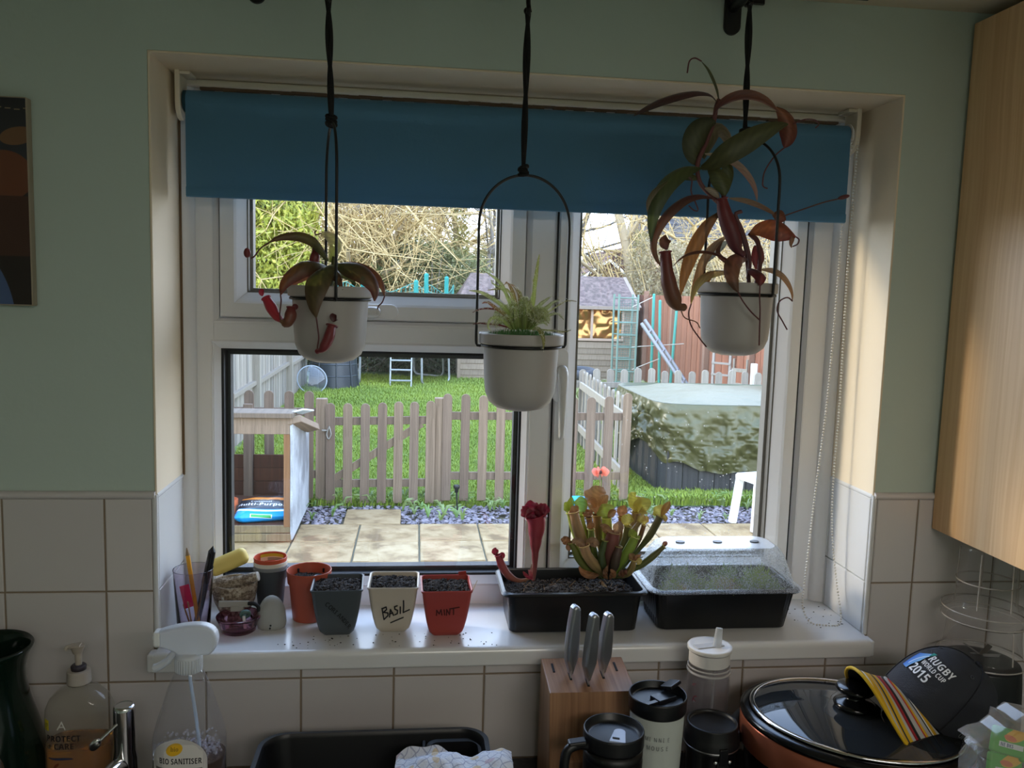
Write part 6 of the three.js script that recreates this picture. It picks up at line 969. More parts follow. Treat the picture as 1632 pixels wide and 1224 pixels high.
{
  const o = thing('blender_jar', 'clear plastic blender jars stacked on a black motor base under the cabinet', 'blender', [0.888, COUNTER, 0.083], 0.1);
  part('motor_base', lathe([[0, 0.001], [0.066, 0], [0.0695, 0.004], [0.0675, 0.1], [0.064, 0.165], [0.062, 0.188], [0.06, 0.192], [0.045, 0.194], [0, 0.194]], 56), M('#16181c', 0.35), o);
  const cl = MP('#f3f2f2', 0.04, { transmission: 0.97, thickness: 0, ior: 1.4, side: THREE.DoubleSide });
  part('jar', lathe([[0.068, 0.194], [0.07, 0.197], [0.07, 0.2], [0.067, 0.203], [0.062, 0.206], [0.0585, 0.235], [0.0575, 0.264]], 56), cl, o);
  part('jar', lathe([[0.0575, 0.266], [0.066, 0.266], [0.0675, 0.27], [0.066, 0.274], [0.0665, 0.278], [0.0675, 0.282], [0.0655, 0.286], [0.058, 0.288], [0.048, 0.29], [0.0465, 0.33], [0.048, 0.332], [0.0465, 0.335], [0.044, 0.388], [0.041, 0.392], [0, 0.393]], 56), cl, o);
  const rim = (r, y) => mv(rot(new THREE.TorusGeometry(r, 0.0012, 8, 64), PI / 2), 0, y, 0);
  part('moulded_rim', [rim(0.0702, 0.1985), rim(0.0676, 0.2845), rim(0.0672, 0.269), rim(0.0484, 0.332)], MP('#dcd6d0', 0.08, { transmission: 0.4, thickness: 0 }), o);
  part('moulded_rib', [0.2, 1.0, 2.4, -1.0, -2.2].map((a) => rod(V(Math.sin(a) * 0.0672, 0.204, Math.cos(a) * 0.0672).multiply(V(0.93, 1, 0.93)), V(Math.sin(a) * 0.0452, 0.386, Math.cos(a) * 0.0452), 0.0011, 0.0011, 6)).slice(0, 0).concat([0.15, 1.15, 2.6, -1.0, -2.2].map((a) => rod(V(Math.sin(a) * 0.0472, 0.291, Math.cos(a) * 0.0472), V(Math.sin(a) * 0.0452, 0.386, Math.cos(a) * 0.0452), 0.0013, 0.0013, 6)), [0.1].map((a) => rod(V(Math.sin(a) * 0.0618, 0.206, Math.cos(a) * 0.0618), V(Math.sin(a) * 0.0578, 0.264, Math.cos(a) * 0.0578), 0.0011, 0.0011, 6))), MP('#e6e0da', 0.08, { transmission: 0.5, thickness: 0 }), o);
  part('blade', [0, 1, 2, 3].map((i) => rot(box(0.03, 0.0012, 0.009, 0.0004), 0.3, 0, 0.35).translate(0.016, 0.206, 0)).map((g, i) => rot(g, 0, i * PI / 2 + 0.4, 0)), mats.steel, o);
}
{ // clear bag of small sweet packets in the near right corner
  const z = 0.385, o = thing('sweet_bag', 'crinkled clear bag of small green sweet packets in the corner', 'bag', [P(1640, 1224, z).x, COUNTER, z]);
  const px = (x, y) => { const p = P(x, y, z); return [p.x - o.position.x, p.y - COUNTER]; };
  const s = new THREE.Shape([[1541, 1177], [1560, 1166], [1577, 1162], [1589, 1150], [1592, 1136], [1606, 1139], [1617, 1129], [1650, 1136], [1700, 1160], [1720, 1224], [1720, 1290], [1640, 1330], [1560, 1320], [1538, 1270], [1546, 1214], [1555, 1198], [1548, 1192], [1556, 1182]].map(([x, y]) => new THREE.Vector2(...px(x, y))));
  const film = new THREE.ExtrudeGeometry(s, { depth: 0.03, bevelSize: 0.006, bevelThickness: 0.01, bevelSegments: 3, bevelOffset: -0.006, steps: 3 }); mv(film, 0, 0, -0.015);
  warp(film, (v) => { const n = noise3(v.x * 120 + 40, v.y * 120 + 40, v.z * 90) - 0.5; v.x += n * 0.003; v.y += n * 0.003; v.z += n * 0.006; });
  part('film', creased(clean(film), 0.5), MP('#f3efec', 0.12, { transmission: 0.86, thickness: 0, side: THREE.DoubleSide, ...B(T.fine, 0.0015) }), o);
  const face = canvasTex(512, 320, (g) => { g.fillStyle = '#4fb23e'; g.fillRect(0, 0, 512, 320); g.fillStyle = '#e9b42e'; g.beginPath(); g.ellipse(330, 70, 170, 74, -0.3, 0, 7); g.fill(); g.fillStyle = '#e07a4a'; g.beginPath(); g.ellipse(250, 110, 100, 34, 0.1, 0, 7); g.fill(); g.fillStyle = '#dfe9f2'; g.fillRect(90, 168, 380, 62); g.fillStyle = '#2b4a78'; g.font = 'bold 60px sans-serif'; g.fillText('NE BKS', 110, 222, 330); });
  const pm = new THREE.MeshStandardMaterial({ map: face, roughness: 0.35 });
  [[1606, 1182, 0.28, 0.011, 'upper green sweet packet with a yellow top in the clear bag'], [1600, 1222, 0.2, 0.014, 'lower green sweet packet in the clear bag'], [1652, 1200, 0.3, 0.012, 'green sweet packet at the cut off side of the clear bag']].forEach(([x, y, a, dz, label], i) => {
    const c = P(x, y, z + dz - 0.008), t = thing('sweet_packet', label, 'packet', [c.x, c.y - 0.017, c.z]), g = box(0.05, 0.034, 0.009, 0.004, 3); const u = g.attributes.uv, p = g.attributes.position; for (let k = 0; k < p.count; k++) u.setXY(k, p.getX(k) / 0.05 + 0.5, p.getY(k) / 0.034 + 0.5);
    part('wrapper', mv(rot(g, -0.25, 0, -a), 0, 0.017, 0), pm, t);
  });
}
// ------------------------------------------------------------ the garden: ground, paving, slate, lawn
const weather = (d, l) => new THREE.MeshStandardMaterial({ map: rep(woodGrain(d.map((x) => x * 0.8), l.map((x) => x * 0.8)), 6, 1.2), roughness: 0.9, ...B(rep(T.wood, 6, 1.2), 0.0015) });
const picketMats = [weather([0.42, 0.34, 0.28], [0.64, 0.55, 0.46]), weather([0.38, 0.31, 0.25], [0.6, 0.5, 0.42]), weather([0.45, 0.37, 0.29], [0.68, 0.58, 0.48])];
const paleWood = [weather([0.6, 0.56, 0.5], [0.8, 0.76, 0.69]), weather([0.54, 0.5, 0.45], [0.76, 0.71, 0.64])];
struct('ground', metric(boxAt(-40, 40, G - 0.6, G - 0.045, -70, -0.3)), M('#5a5240', 1));
{
  const slabMap = speckle([[0.62, 0.52, 0.38], [0.78, 0.68, 0.52], [0.86, 0.77, 0.62]], 6, 512, 51), slabMats = ['#bcb6aa', '#b4ab9c', '#b8b0a0'].map((c) => new THREE.MeshStandardMaterial({ map: slabMap, color: c, roughness: 0.85, ...B(rep(T.coarse, 3), 0.003) }));
  const bed = struct('patio', metric(boxAt(-3.2, 4.0, G - 0.045, G - 0.012, -5.03, -0.3)), M('#5f5a48', 1));
  const g = [0, 1, 2].map((i) => { const q = metric(bevelBox(0.438, 0.438, 0.04, 0.005), 1.6, i * 0.31, i * 0.47); q.rotateX(-PI / 2); return q; });
  const slab = (x, z) => { const m = part('slab', g[Math.floor(rnd() * 3)], slabMats[Math.floor(rnd() * 3)], bed); m.position.set(x, G - 0.04 + rr(-0.002, 0.002), z); m.rotation.y = rr(-0.006, 0.006) + Math.floor(rnd() * 4) * PI / 2; };
  for (let i = -6; i < 10; i++) for (let j = 0; j < 9; j++) slab(-0.483 + 0.45 * i + 0.225, -5.02 + 0.45 * j + 0.225);
  slab(-0.396, -5.02 - 0.225);
}
{ // slate chips between paving and fence
  const n = 5200, ch = new THREE.IcosahedronGeometry(1, 0).scale(1, 0.22, 0.62), inst = new THREE.InstancedMesh(ch, M('#ffffff', 0.8), n), m = new THREE.Matrix4(), q = new THREE.Quaternion(), c = new THREE.Color();
  for (let i = 0; i < n; i++) {
    let x = rr(-0.95, 4.0), z = rr(-5.75, -5.04); if (x > -0.63 && x < -0.17 && z > -5.47) { x += 0.6; }
    const s = rr(0.012, 0.03); q.setFromEuler(new THREE.Euler(rr(-0.5, 0.5), rnd() * 6.3, rr(-0.5, 0.5))); m.compose(V(x, G - 0.022 + rr(0, 0.018), z), q, V(s, s, s)); inst.setMatrixAt(i, m);
    const t = rnd(); c.setRGB(lerp(0.09, 0.26, t), lerp(0.08, 0.22, t), lerp(0.095, 0.24, t)); inst.setColorAt(i, c);
  }
  inst.name = 'slate_chips'; shade(inst); scene.add(tag(inst, 'purple grey slate chips between the paving and the picket fence', 'slate chips')); inst.userData.kind = 'stuff';
}
{
  const g = new THREE.PlaneGeometry(9.4, 12.5, 90, 110).rotateX(-PI / 2); mv(g, 1.6, 0, -11.8);
  warp(g, (v) => { v.y = G - 0.02 + (noise3(v.x * 0.9, 2, v.z * 0.9) - 0.5) * 0.05; });
  struct('lawn', metric(g), new THREE.MeshStandardMaterial({ map: rep(speckle([[0.1, 0.17, 0.03], [0.18, 0.27, 0.05], [0.25, 0.34, 0.07]], 24, 512, 61), 1), roughness: 1 }));
  const b = []; for (let k = 0; k < 7; k++) { const a = rnd() * 6.3, l = rr(0.035, 0.075), w = 0.0045, dx = Math.cos(a) * l * 0.5, dz = Math.sin(a) * l * 0.5, ox = rr(-0.03, 0.03), oz = rr(-0.03, 0.03); const t = new THREE.BufferGeometry(); const nx = -Math.sin(a) * w, nz = Math.cos(a) * w; t.setAttribute('position', new THREE.Float32BufferAttribute([ox - nx, 0, oz - nz, ox + nx, 0, oz + nz, ox + dx * 0.4 + nx * 0.7, l * 0.7, oz + dz * 0.4 + nz * 0.7, ox - nx, 0, oz - nz, ox + dx * 0.4 + nx * 0.7, l * 0.7, oz + dz * 0.4 + nz * 0.7, ox + dx * 0.4 - nx * 0.7, l * 0.7, oz + dz * 0.4 - nz * 0.7, ox + dx * 0.4 - nx * 0.7, l * 0.7, oz + dz * 0.4 - nz * 0.7, ox + dx * 0.4 + nx * 0.7, l * 0.7, oz + dz * 0.4 + nz * 0.7, ox + dx, l, oz + dz], 3)); b.push(t); }
  const tuft = merge(b), n = 90000, inst = new THREE.InstancedMesh(tuft, MP('#ffffff', 0.8, { side: THREE.DoubleSide, transmission: 0.35, thickness: 0 }), n), m = new THREE.Matrix4(), q = new THREE.Quaternion(), c = new THREE.Color();
  for (let i = 0; i < n; i++) {
    const f = Math.pow(rnd(), 1.7), z = -5.62 - f * 10, x = rr(-2.0, 5.2), s = rr(0.7, 1.25) * (0.9 + f * 0.9) * (z > -5.9 ? 1.5 : 1);
    q.setFromAxisAngle(V(0, 1, 0), rnd() * 6.3); m.compose(V(x, G - 0.02 + (noise3(x * 0.9, 2, z * 0.9) - 0.5) * 0.05, z), q, V(s, s, s)); inst.setMatrixAt(i, m);
    const t = noise3(x * 1.3, 5, z * 1.3) * 0.6 + rnd() * 0.4; c.setRGB(lerp(0.15, 0.3, t), lerp(0.24, 0.38, t), lerp(0.01, 0.025, t)); inst.setColorAt(i, c);
  }
  inst.name = 'grass'; shade(inst); scene.add(tag(inst, 'bright green mown grass of the garden lawn', 'grass')); inst.userData.kind = 'stuff';
  // weeds along the foot of the fence and in the slate
  const w = [], wc = [[0.14, 0.26, 0.05], [0.24, 0.38, 0.08], [0.3, 0.34, 0.14]];
  for (let i = 0; i < 240; i++) { const x = rr(-0.95, 3.6), z = rnd() < 0.7 ? rr(-5.8, -5.6) : rr(-5.6, -5.1), k = rr(0.5, 1.2); if (x > -0.63 && x < -0.17 && z > -5.47) continue; for (let j = 0; j < 6; j++) { const a = rnd() * 6.3, l = rr(0.04, 0.11) * k; w.push(leafGeo([V(x, G - 0.02, z), V(x + Math.cos(a) * l * 0.3, G + l * 0.7, z + Math.sin(a) * l * 0.3), V(x + Math.cos(a) * l * 0.9, G + l * 0.8, z + Math.sin(a) * l * 0.9)], rr(0.008, 0.022), { n: 3, c0: wc[i % 3], c1: wc[(i + 1) % 3] })); } }
  const ws = part('weeds', merge(w), mats.leaf, scene); ws.userData.kind = 'stuff'; tag(ws, 'small weeds at the foot of the picket fence and in the slate', 'weeds');
}
// ------------------------------------------------------------ picket fences and gate
const picketShapes = new Map();
function picket(parent, x, z, y0, y1, turn = 0, w = 0.072, mat) {
  const h = Math.round((y1 - y0) * 100) / 100, k = h + '_' + w;
  if (!picketShapes.has(k)) { const s = new THREE.Shape(), r = w / 2; s.moveTo(-r, 0); s.lineTo(r, 0); s.lineTo(r, h - r * 0.9); s.absarc(0, h - r * 0.9, r, 0, PI, false); s.closePath(); picketShapes.set(k, metric(mv(new THREE.ExtrudeGeometry(s, { depth: 0.017, bevelSize: 0.0015, bevelThickness: 0.0015, bevelSegments: 1, curveSegments: 6 }), 0, 0, -0.0085), 1, rnd(), rnd())); }
  const m = part('picket', picketShapes.get(k), mat || picketMats[Math.floor(rnd() * 3)], parent); m.position.set(x, y0, z); m.rotation.set(0, turn, rr(-0.006, 0.006)); return m;
}
const rail = (a, b, w = 0.065, d = 0.03) => metric(bar(a, b, w, d, 0.002));
{
  const z = -5.6, zr = -0.026;
  const f1 = thing('picket_fence', 'weathered picket fence panel behind the wooden mud kitchen', 'fence', [-1.5, G, z]);
  for (let i = 0; i < 7; i++) picket(f1, 0.556 - i * 0.157, 0, 0.035, 0.945 + rr(-0.006, 0.006));
  part('rail', rail(V(-0.48, 0.775, zr), V(0.62, 0.775, zr)), picketMats[1], f1); part('rail', rail(V(-0.48, 0.255, zr), V(0.62, 0.255, zr)), picketMats[0], f1);
  part('post', metric(boxAt(0.612, 0.702, -0.04, 0.886, -0.085, 0.0, 0.004)), picketMats[2], f1);
  const g = thing('picket_gate', 'weathered picket gate with a diagonal brace', 'gate', [-0.355, G, z + 0.012]);
  [[-0.765, 0.848], [-0.625, 0.851], [-0.487, 0.852], [-0.347, 0.858], [-0.213, 0.866], [-0.082, 0.872], [0.053, 0.876]].forEach(([x, h]) => picket(g, x + 0.355, 0, 0.02, h));
  part('rail', rail(V(-0.43, 0.7, zr), V(0.435, 0.722, zr)), picketMats[1], g); part('rail', rail(V(-0.43, 0.178, zr), V(0.435, 0.19, zr)), picketMats[0], g);
  part('brace', rail(V(-0.385, 0.215, zr - 0.001), V(0.335, 0.69, zr - 0.001), 0.06), picketMats[2], g);
  part('latch', [tube([V(-0.42, 0.66, 0.012), V(-0.405, 0.6, 0.02), V(-0.425, 0.56, 0.02), V(-0.44, 0.6, 0.015), V(-0.42, 0.66, 0.012)], 0.006, 24, 6, true), mv(box(0.04, 0.012, 0.02, 0.003), -0.46, 0.63, 0.012)], M('#8a857c', 0.5, { metalness: 0.5 }), g);
  const f2 = thing('picket_fence', 'weathered picket fence panel between the gate and the covered hot tub', 'fence', [0.95, G, z]);
  [[0.192, 0.945], [0.342, 0.94], [0.492, 0.928], [0.642, 0.915], [0.79, 0.915], [0.94, 0.92], [1.09, 0.925], [1.262, 0.928], [1.412, 0.93], [1.568, 0.935], [1.722, 0.965]].forEach(([x, h]) => picket(f2, x - 0.95, 0, 0.04, h));
  part('rail', rail(V(-0.79, 0.757, zr), V(0.8, 0.768, zr)), picketMats[1], f2); part('rail', rail(V(-0.79, 0.245, zr), V(0.8, 0.25, zr)), picketMats[0], f2);
  part('post', metric(boxAt(-0.865, -0.785, -0.04, 0.905, -0.085, 0.0, 0.004)), picketMats[2], f2);
  // return towards the back, then along behind the hot tub
  const a = V(1.76, 0, -5.7), b = V(1.86, 0, -8.2), d = b.clone().sub(a), L2 = d.length(), turn = Math.atan2(-d.z, d.x);
  const f3 = thing('picket_fence', 'picket fence running away beside the covered hot tub', 'fence', [a.x, G, a.z], turn);
  for (let i = 0; i < 12; i++) picket(f3, 0.04 + i * 0.22, 0, 0.05, 0.915 + rr(-0.008, 0.008), 0, 0.072, paleWood[i % 2]);
  part('rail', rail(V(0, 0.75, -0.028), V(L2, 0.75, -0.028), 0.08), paleWood[0], f3); part('rail', rail(V(0, 0.25, -0.028), V(L2, 0.25, -0.028), 0.08), paleWood[0], f3);
  const f4 = thing('picket_fence', 'far picket fence whose tops show behind the covered hot tub', 'fence', [1.95, G, -8.3]);
  for (let i = 0; i < 15; i++) picket(f4, -0.24 + i * 0.165, 0, 0.05, 0.93 + rr(-0.01, 0.02), 0, 0.08, paleWood[i % 2]);
  part('rail', rail(V(-0.3, 0.75, 0.03), V(2.3, 0.75, 0.03)), paleWood[1], f4); part('rail', rail(V(-0.3, 0.25, 0.03), V(2.3, 0.25, 0.03)), paleWood[1], f4);
  part('post', metric(boxAt(-0.06, 0.03, -0.04, 0.8, 0.01, 0.1, 0.004)), paleWood[0], f4);
}
{ // tall boarded boundary fences
  const bl = thing('boundary_fence', 'tall bleached vertical board fence along the garden edge behind the mud kitchen', 'fence', [-2.05, G, -4]);
  const bmats = [weather([0.56, 0.52, 0.47], [0.8, 0.76, 0.7]), weather([0.5, 0.47, 0.44], [0.74, 0.71, 0.66]), weather([0.62, 0.58, 0.52], [0.86, 0.82, 0.76])], gb = [0, 1, 2].map((i) => metric(bevelBox(0.108, 1.6, 0.014, 0.002), 1, i * 0.37, i * 0.29).rotateY(PI / 2));
  for (let i = 0; i < 100; i++) { const m = part('board', gb[i % 3], bmats[Math.floor(rnd() * 3)], bl); m.position.set(rr(-0.002, 0.003) - (i % 2) * 0.006, 0.82, -0.06 - i * 0.1025); m.rotation.x = rr(-0.004, 0.004); }
  for (const z of [-2.45, -5.1, -7.78]) { part('post', metric(boxAt(0.006, 0.1, 0, 1.62, z - 0.05, z + 0.05, 0.004)), paleWood[0], bl); part('rail', metric(bar(V(0.03, 0.6, z + 2.55), V(0.03, 0.62, z + 0.05), 0.07, 0.05)), paleWood[1], bl); part('rail', metric(bar(V(0.03, 1.35, z + 2.55), V(0.03, 1.35, z + 0.05), 0.07, 0.05)), paleWood[1], bl); }
  part('rail', metric(bar(V(0.03, 0.58, -7.83), V(0.03, 0.58, -10.3), 0.07, 0.05)), paleWood[1], bl);
  const brn = [weather([0.6, 0.38, 0.28], [0.76, 0.5, 0.38]), weather([0.56, 0.35, 0.26], [0.72, 0.47, 0.36])];
  const br = thing('panel_fence', 'reddish brown panel fence along the far garden edge behind the hot tub', 'fence', [4.6, G, -8]);
  const gp = metric(bevelBox(0.15, 1.82, 0.016, 0.002)).rotateY(-PI / 2);
  for (let i = 0; i < 62; i++) { const m = part('board', gp, brn[i % 2], br); m.position.set(rr(-0.002, 0.002) - (i % 2) * 0.008, 0.91, -0.07 - i * 0.145); }
  for (let i = 0; i < 5; i++) part('post', metric(boxAt(-0.1, -0.02, 0, 1.9, -1.83 * i - 0.05, -1.83 * i + 0.05, 0.003)), M('#8a6a58', 0.9), br);
}
// ------------------------------------------------------------ mud kitchen with a compost bag
{
  const x0 = -1.85, x1 = -0.93, zf = 0, zb = -0.92, o = thing('mud_kitchen', 'open fronted wooden mud kitchen with a white side panel', 'play kitchen', [0, G, -4.55]);
  const pale = weather([0.5, 0.42, 0.34], [0.7, 0.6, 0.5]), brown = [weather([0.3, 0.16, 0.09], [0.46, 0.27, 0.16]), weather([0.27, 0.145, 0.08], [0.42, 0.24, 0.145])];
  part('top_beam', metric(boxAt(x0, x1 + 0.0, 0.772, 0.888, -0.045, 0, 0.003)), pale, o);
  part('top_board', metric(boxAt(x0, x1 + 0.012, 0.888, 0.925, -0.2, 0.03, 0.006)), weather([0.42, 0.36, 0.3], [0.6, 0.52, 0.44]), o);
  part('front_post', metric(boxAt(x1 - 0.055, x1 - 0.01, 0.11, 0.772, -0.05, -0.002, 0.003)), weather([0.5, 0.34, 0.2], [0.66, 0.48, 0.32]), o);
  part('front_post', metric(boxAt(x0, x0 + 0.05, 0.11, 0.772, -0.05, -0.002, 0.003)), pale, o);
  for (let i = 0; i < 2; i++) part('plinth_board', metric(boxAt(x0, x1 - 0.005, 0.008 + i * 0.058, 0.062 + i * 0.058, -0.025, 0.006 - i * 0.012, 0.004)), weather([0.46, 0.38, 0.26], [0.68, 0.6, 0.46]), o);
  for (let i = 0; i < 7; i++) part('floor_board', metric(boxAt(x0 + 0.02, x1 - 0.02, 0.1, 0.118, -0.02 - (i + 1) * 0.128, -0.026 - i * 0.128, 0.002)), brown[i % 2], o);
  for (let i = 0; i < 4; i++) part('back_board', metric(boxAt(x0, x1, 0.02 + i * 0.108, 0.125 + i * 0.108, zb, zb + 0.018, 0.002)), brown[i % 2], o);
  part('back_post', metric(boxAt(x0 + 0.42, x0 + 0.49, 0.1, 0.86, zb + 0.018, zb + 0.05, 0.002)), picketMats[0], o);
  // white painted side with a ragged lower corner
  const s = new THREE.Shape(); s.moveTo(0.0, 0.02); for (let i = 0; i <= 12; i++) s.lineTo(rr(-0.006, 0.004), 0.05 + i * 0.065); s.lineTo(0.03, 0.86); s.lineTo(0.9, 0.72); for (let i = 12; i >= 0; i--) s.lineTo(0.91 + rr(-0.006, 0.006), 0.04 + i * 0.055); s.closePath();
  const sg = new THREE.ExtrudeGeometry(s, { depth: 0.014, bevelSize: 0.001, bevelThickness: 0.001, bevelSegments: 1 }); sg.rotateY(PI / 2); mv(sg, x1 - 0.008, 0, 0);
  part('side_panel', metric(sg), new THREE.MeshStandardMaterial({ map: speckle([[0.44, 0.44, 0.45], [0.56, 0.57, 0.58], [0.63, 0.64, 0.65]], 5, 256, 90), roughness: 0.7, ...B(T.coarse, 0.002) }), o);
  part('roof_edge', metric(bar(V(x1 + 0.015, 0.875, 0.0), V(x1 + 0.06, 0.7, -0.72), 0.1, 0.05, 0.006)), pale, o);
  part('roof_felt', [bar(V(x1 + 0.03, 0.93, -0.06), V(x1 + 0.05, 0.86, -0.5), 0.09, 0.012, 0.003)], M('#cfe0ea', 0.5), o);
  const tp = thing('terracotta_flowerpot', 'terracotta flowerpot standing inside the mud kitchen', 'flowerpot', [-1.415, G + 0.118, -4.72]);
  part('pot', lathe([[0, 0], [0.052, 0], [0.055, 0.004], [0.074, 0.11], [0.084, 0.112], [0.086, 0.15], [0.078, 0.152], [0.072, 0.112], [0.05, 0.01], [0, 0.008]], 40), M('#c8693f', 0.8), tp);
  const cb = thing('compost_bag', 'blue, black and orange plastic compost bag lying inside the mud kitchen', 'bag', [-1.16, G + 0.12, -4.8], 0.0);
  const g = rot(rrLoft([[0, 0, 0, 0], [0.16, 0.15, 0.05, 0.001], [0.185, 0.185, 0.05, 0.022], [0.19, 0.195, 0.05, 0.045], [0.165, 0.165, 0.06, 0.085], [0.1, 0.1, 0.06, 0.108], [0, 0, 0, 0.113]], 8), 0, 0.25);
  warp(g, (v) => { v.x += v.z * -0.25 * 0.6; v.y *= 1 + 0.3 * clamp((-v.z + 0.1) * 3); const n = noise3(v.x * 22, v.y * 22 + 7, v.z * 22) - 0.5; v.y += n * 0.02 * (v.y > 0.01 ? 1 : 0); v.x += n * 0.012; });
  const gg = clean(g), p = gg.attributes.position, u = gg.attributes.uv; for (let i = 0; i < p.count; i++) u.setXY(i, (p.getX(i) + 0.24) / 0.48, (-p.getZ(i) * 0.8 + 0.2 + p.getY(i) * 1.6 - 0.02) / 0.5);
  part('bag', creased(gg, 0.9), new THREE.MeshStandardMaterial({ roughness: 0.3, map: canvasTex(512, 512, (c) => {
    c.fillStyle = '#1d93d8'; c.fillRect(0, 0, 512, 512); c.fillStyle = '#1c2330'; c.beginPath(); c.moveTo(0, 260); c.quadraticCurveTo(250, 330, 512, 250); c.lineTo(512, 0); c.lineTo(0, 0); c.closePath(); c.fill();
    c.fillStyle = '#ffffff'; c.beginPath(); c.moveTo(0, 270); c.quadraticCurveTo(250, 345, 512, 262); c.lineTo(512, 285); c.quadraticCurveTo(250, 365, 0, 300); c.closePath(); c.fill();
    c.fillStyle = '#e8862a'; c.beginPath(); c.moveTo(0, 90); c.quadraticCurveTo(250, 150, 512, 80); c.lineTo(512, 30); c.quadraticCurveTo(250, 100, 0, 40); c.closePath(); c.fill();
    c.fillStyle = '#f2f2f2'; c.font = 'bold 62px sans-serif'; c.fillText('Multi-Purpose', 50, 225, 430); c.font = '40px sans-serif'; c.fillText('Compost', 160, 165); c.fillStyle = '#f0b060'; c.font = '36px sans-serif'; c.fillText('Potting', 180, 120);
    c.fillStyle = '#2f9a4a'; c.fillRect(190, 370, 150, 44); c.strokeStyle = '#f2f2f2'; c.lineWidth = 6; c.strokeRect(190, 370, 150, 44);
  }) }), cb);
}
// ------------------------------------------------------------ hot tub with its tarpaulin, and small things by the fence
{
  const cx = 3.03, cz = -6.75, hx = 0.92, hz = 0.88, o = thing('hot_tub', 'large dark grey panelled hot tub under a green tarpaulin', 'hot tub', [cx, G, cz]);
  part('shell', metric(rrLoft([[0, 0, 0, 0.01], [hx - 0.04, hz - 0.04, 0.12, 0.01], [hx - 0.03, hz - 0.03, 0.14, 0.03], [hx - 0.03, hz - 0.03, 0.14, 0.82], [0, 0, 0, 0.83]], 8)), M('#34353a', 0.6), o);
  const pg = metric(bevelBox(0.145, 0.76, 0.02, 0.004)), pm = [weather([0.2, 0.195, 0.2], [0.33, 0.32, 0.32]), weather([0.17, 0.165, 0.17], [0.29, 0.28, 0.28])];
  for (let i = 0; i < 11; i++) { const m = part('panel', pg, pm[i % 2], o); m.position.set(-0.77 + i * 0.15, 0.42, hz - 0.032); }
  for (let i = 0; i < 10; i++) { const m = part('panel', pg, pm[i % 2], o); m.position.set(-hx + 0.032, 0.42, -0.7 + i * 0.15); m.rotation.y = -PI / 2; }
  const t = thing('tarpaulin', 'crumpled green tarpaulin tied over the hot tub', 'tarpaulin', [cx, G, cz]);
  const N = 420, ring = [], S = rrRing(1, 1, 0.001, 2), pos = [], idx = [];
  const peri = (a) => { const c = Math.cos(a), s = Math.sin(a), k = Math.pow(Math.pow(Math.abs(c), 7) + Math.pow(Math.abs(s), 7), -1 / 7); return [c * k, s * k]; };
  const rows = [];
  for (let r = 0; r <= 22; r++) rows.push({ top: r / 22 }); const M2 = 70; for (let r = 1; r <= M2; r++) rows.push({ side: r / M2 });
  for (const row of rows) for (let i = 0; i <= N; i++) {
    const a = i / N * 2 * PI, [px, pz] = peri(a); let x, y, z;
    const hem = 0.2 + 0.24 * Math.exp(-Math.pow((a - 2.75) / 0.55, 2)) + 0.14 * Math.exp(-Math.pow((a - 0.8) / 0.3, 2)) + 0.035 * Math.sin(a * 9 + 1) + (noise3(Math.cos(a) * 6 + 20, Math.sin(a) * 6, 3) - 0.5) * 0.14;
    if (row.top !== undefined) { const k = row.top; x = px * k * (hx + 0.012); z = pz * k * (hz + 0.012); y = 0.885 - 0.045 * Math.pow(k, 4) + 0.02 * Math.cos(k * 3) + (noise3(x * 4 + 3, 1, z * 4) - 0.5) * 0.022 * (0.4 + k) + Math.abs(noise3(x * 9, 4, z * 9) - 0.5) * 0.012; }
    else {
      const k = row.side, drop = lerp(0.86, Math.max(0.16, hem), k), bx = px * (hx + 0.015), bz = pz * (hz + 0.015);
      const w = (noise3(bx * 7, drop * 6, bz * 7) - 0.5) * 0.13 + (noise3(bx * 17 + 5, drop * 15, bz * 17) - 0.5) * 0.085 + (Math.abs(noise3(bx * 30, drop * 26, bz * 30) - 0.5) - 0.25) * 0.055, puff = 0.02 + 0.05 * Math.sin(k * PI) + w * Math.min(1, k * 3);
      const l = Math.hypot(px, pz); x = bx + px / l * Math.max(0.004, puff); z = bz + pz / l * Math.max(0.004, puff); y = drop + w * 0.25 * k;
    }
    pos.push(x, y, z);
  }
  for (let r = 0; r + 1 < rows.length; r++) for (let i = 0; i < N; i++) { const a = r * (N + 1) + i, b = a + N + 1; idx.push(a, a + 1, b, a + 1, b + 1, b); }
  const g = new THREE.BufferGeometry(); g.setAttribute('position', new THREE.Float32BufferAttribute(pos, 3)); g.setIndex(idx); g.computeVertexNormals();
  part('sheet', metric(g), M('#4a4828', 0.4, { side: THREE.DoubleSide, ...B(rep(T.coarse, 4), 0.004) }), t);
  const st = thing('plastic_stool', 'white plastic garden stool beside the hot tub', 'stool', [2.66, G, -4.92], 0.25);
  part('seat', rrLoft([[0, 0, 0, 0.37], [0.12, 0.12, 0.03, 0.37], [0.15, 0.15, 0.03, 0.375], [0.15, 0.15, 0.03, 0.4], [0.143, 0.143, 0.03, 0.412], [0, 0, 0, 0.412]]), mats.white, st);
  for (const [sx, sz] of [[-1, -1], [1, -1], [1, 1], [-1, 1]]) part('leg', metric(bar(V(sx * 0.145, 0, sz * 0.145), V(sx * 0.115, 0.375, sz * 0.115), 0.06, 0.05, 0.012)), mats.white, st);
  const bw = thing('blue_bucket', 'bright blue plastic bucket by the foot of the fence', 'bucket', [1.285, G, -5.42]);
  part('bucket', lathe([[0, 0.002], [0.06, 0], [0.064, 0.004], [0.082, 0.095], [0.088, 0.097], [0.087, 0.103], [0.08, 0.1], [0.06, 0.01], [0, 0.008]], 40), M('#1f9fe0', 0.35), bw);
  const fl = thing('red_garden_flower', 'orange red flower ornament on a thin stem by the fence', 'ornament', [1.46, G, -5.38]);
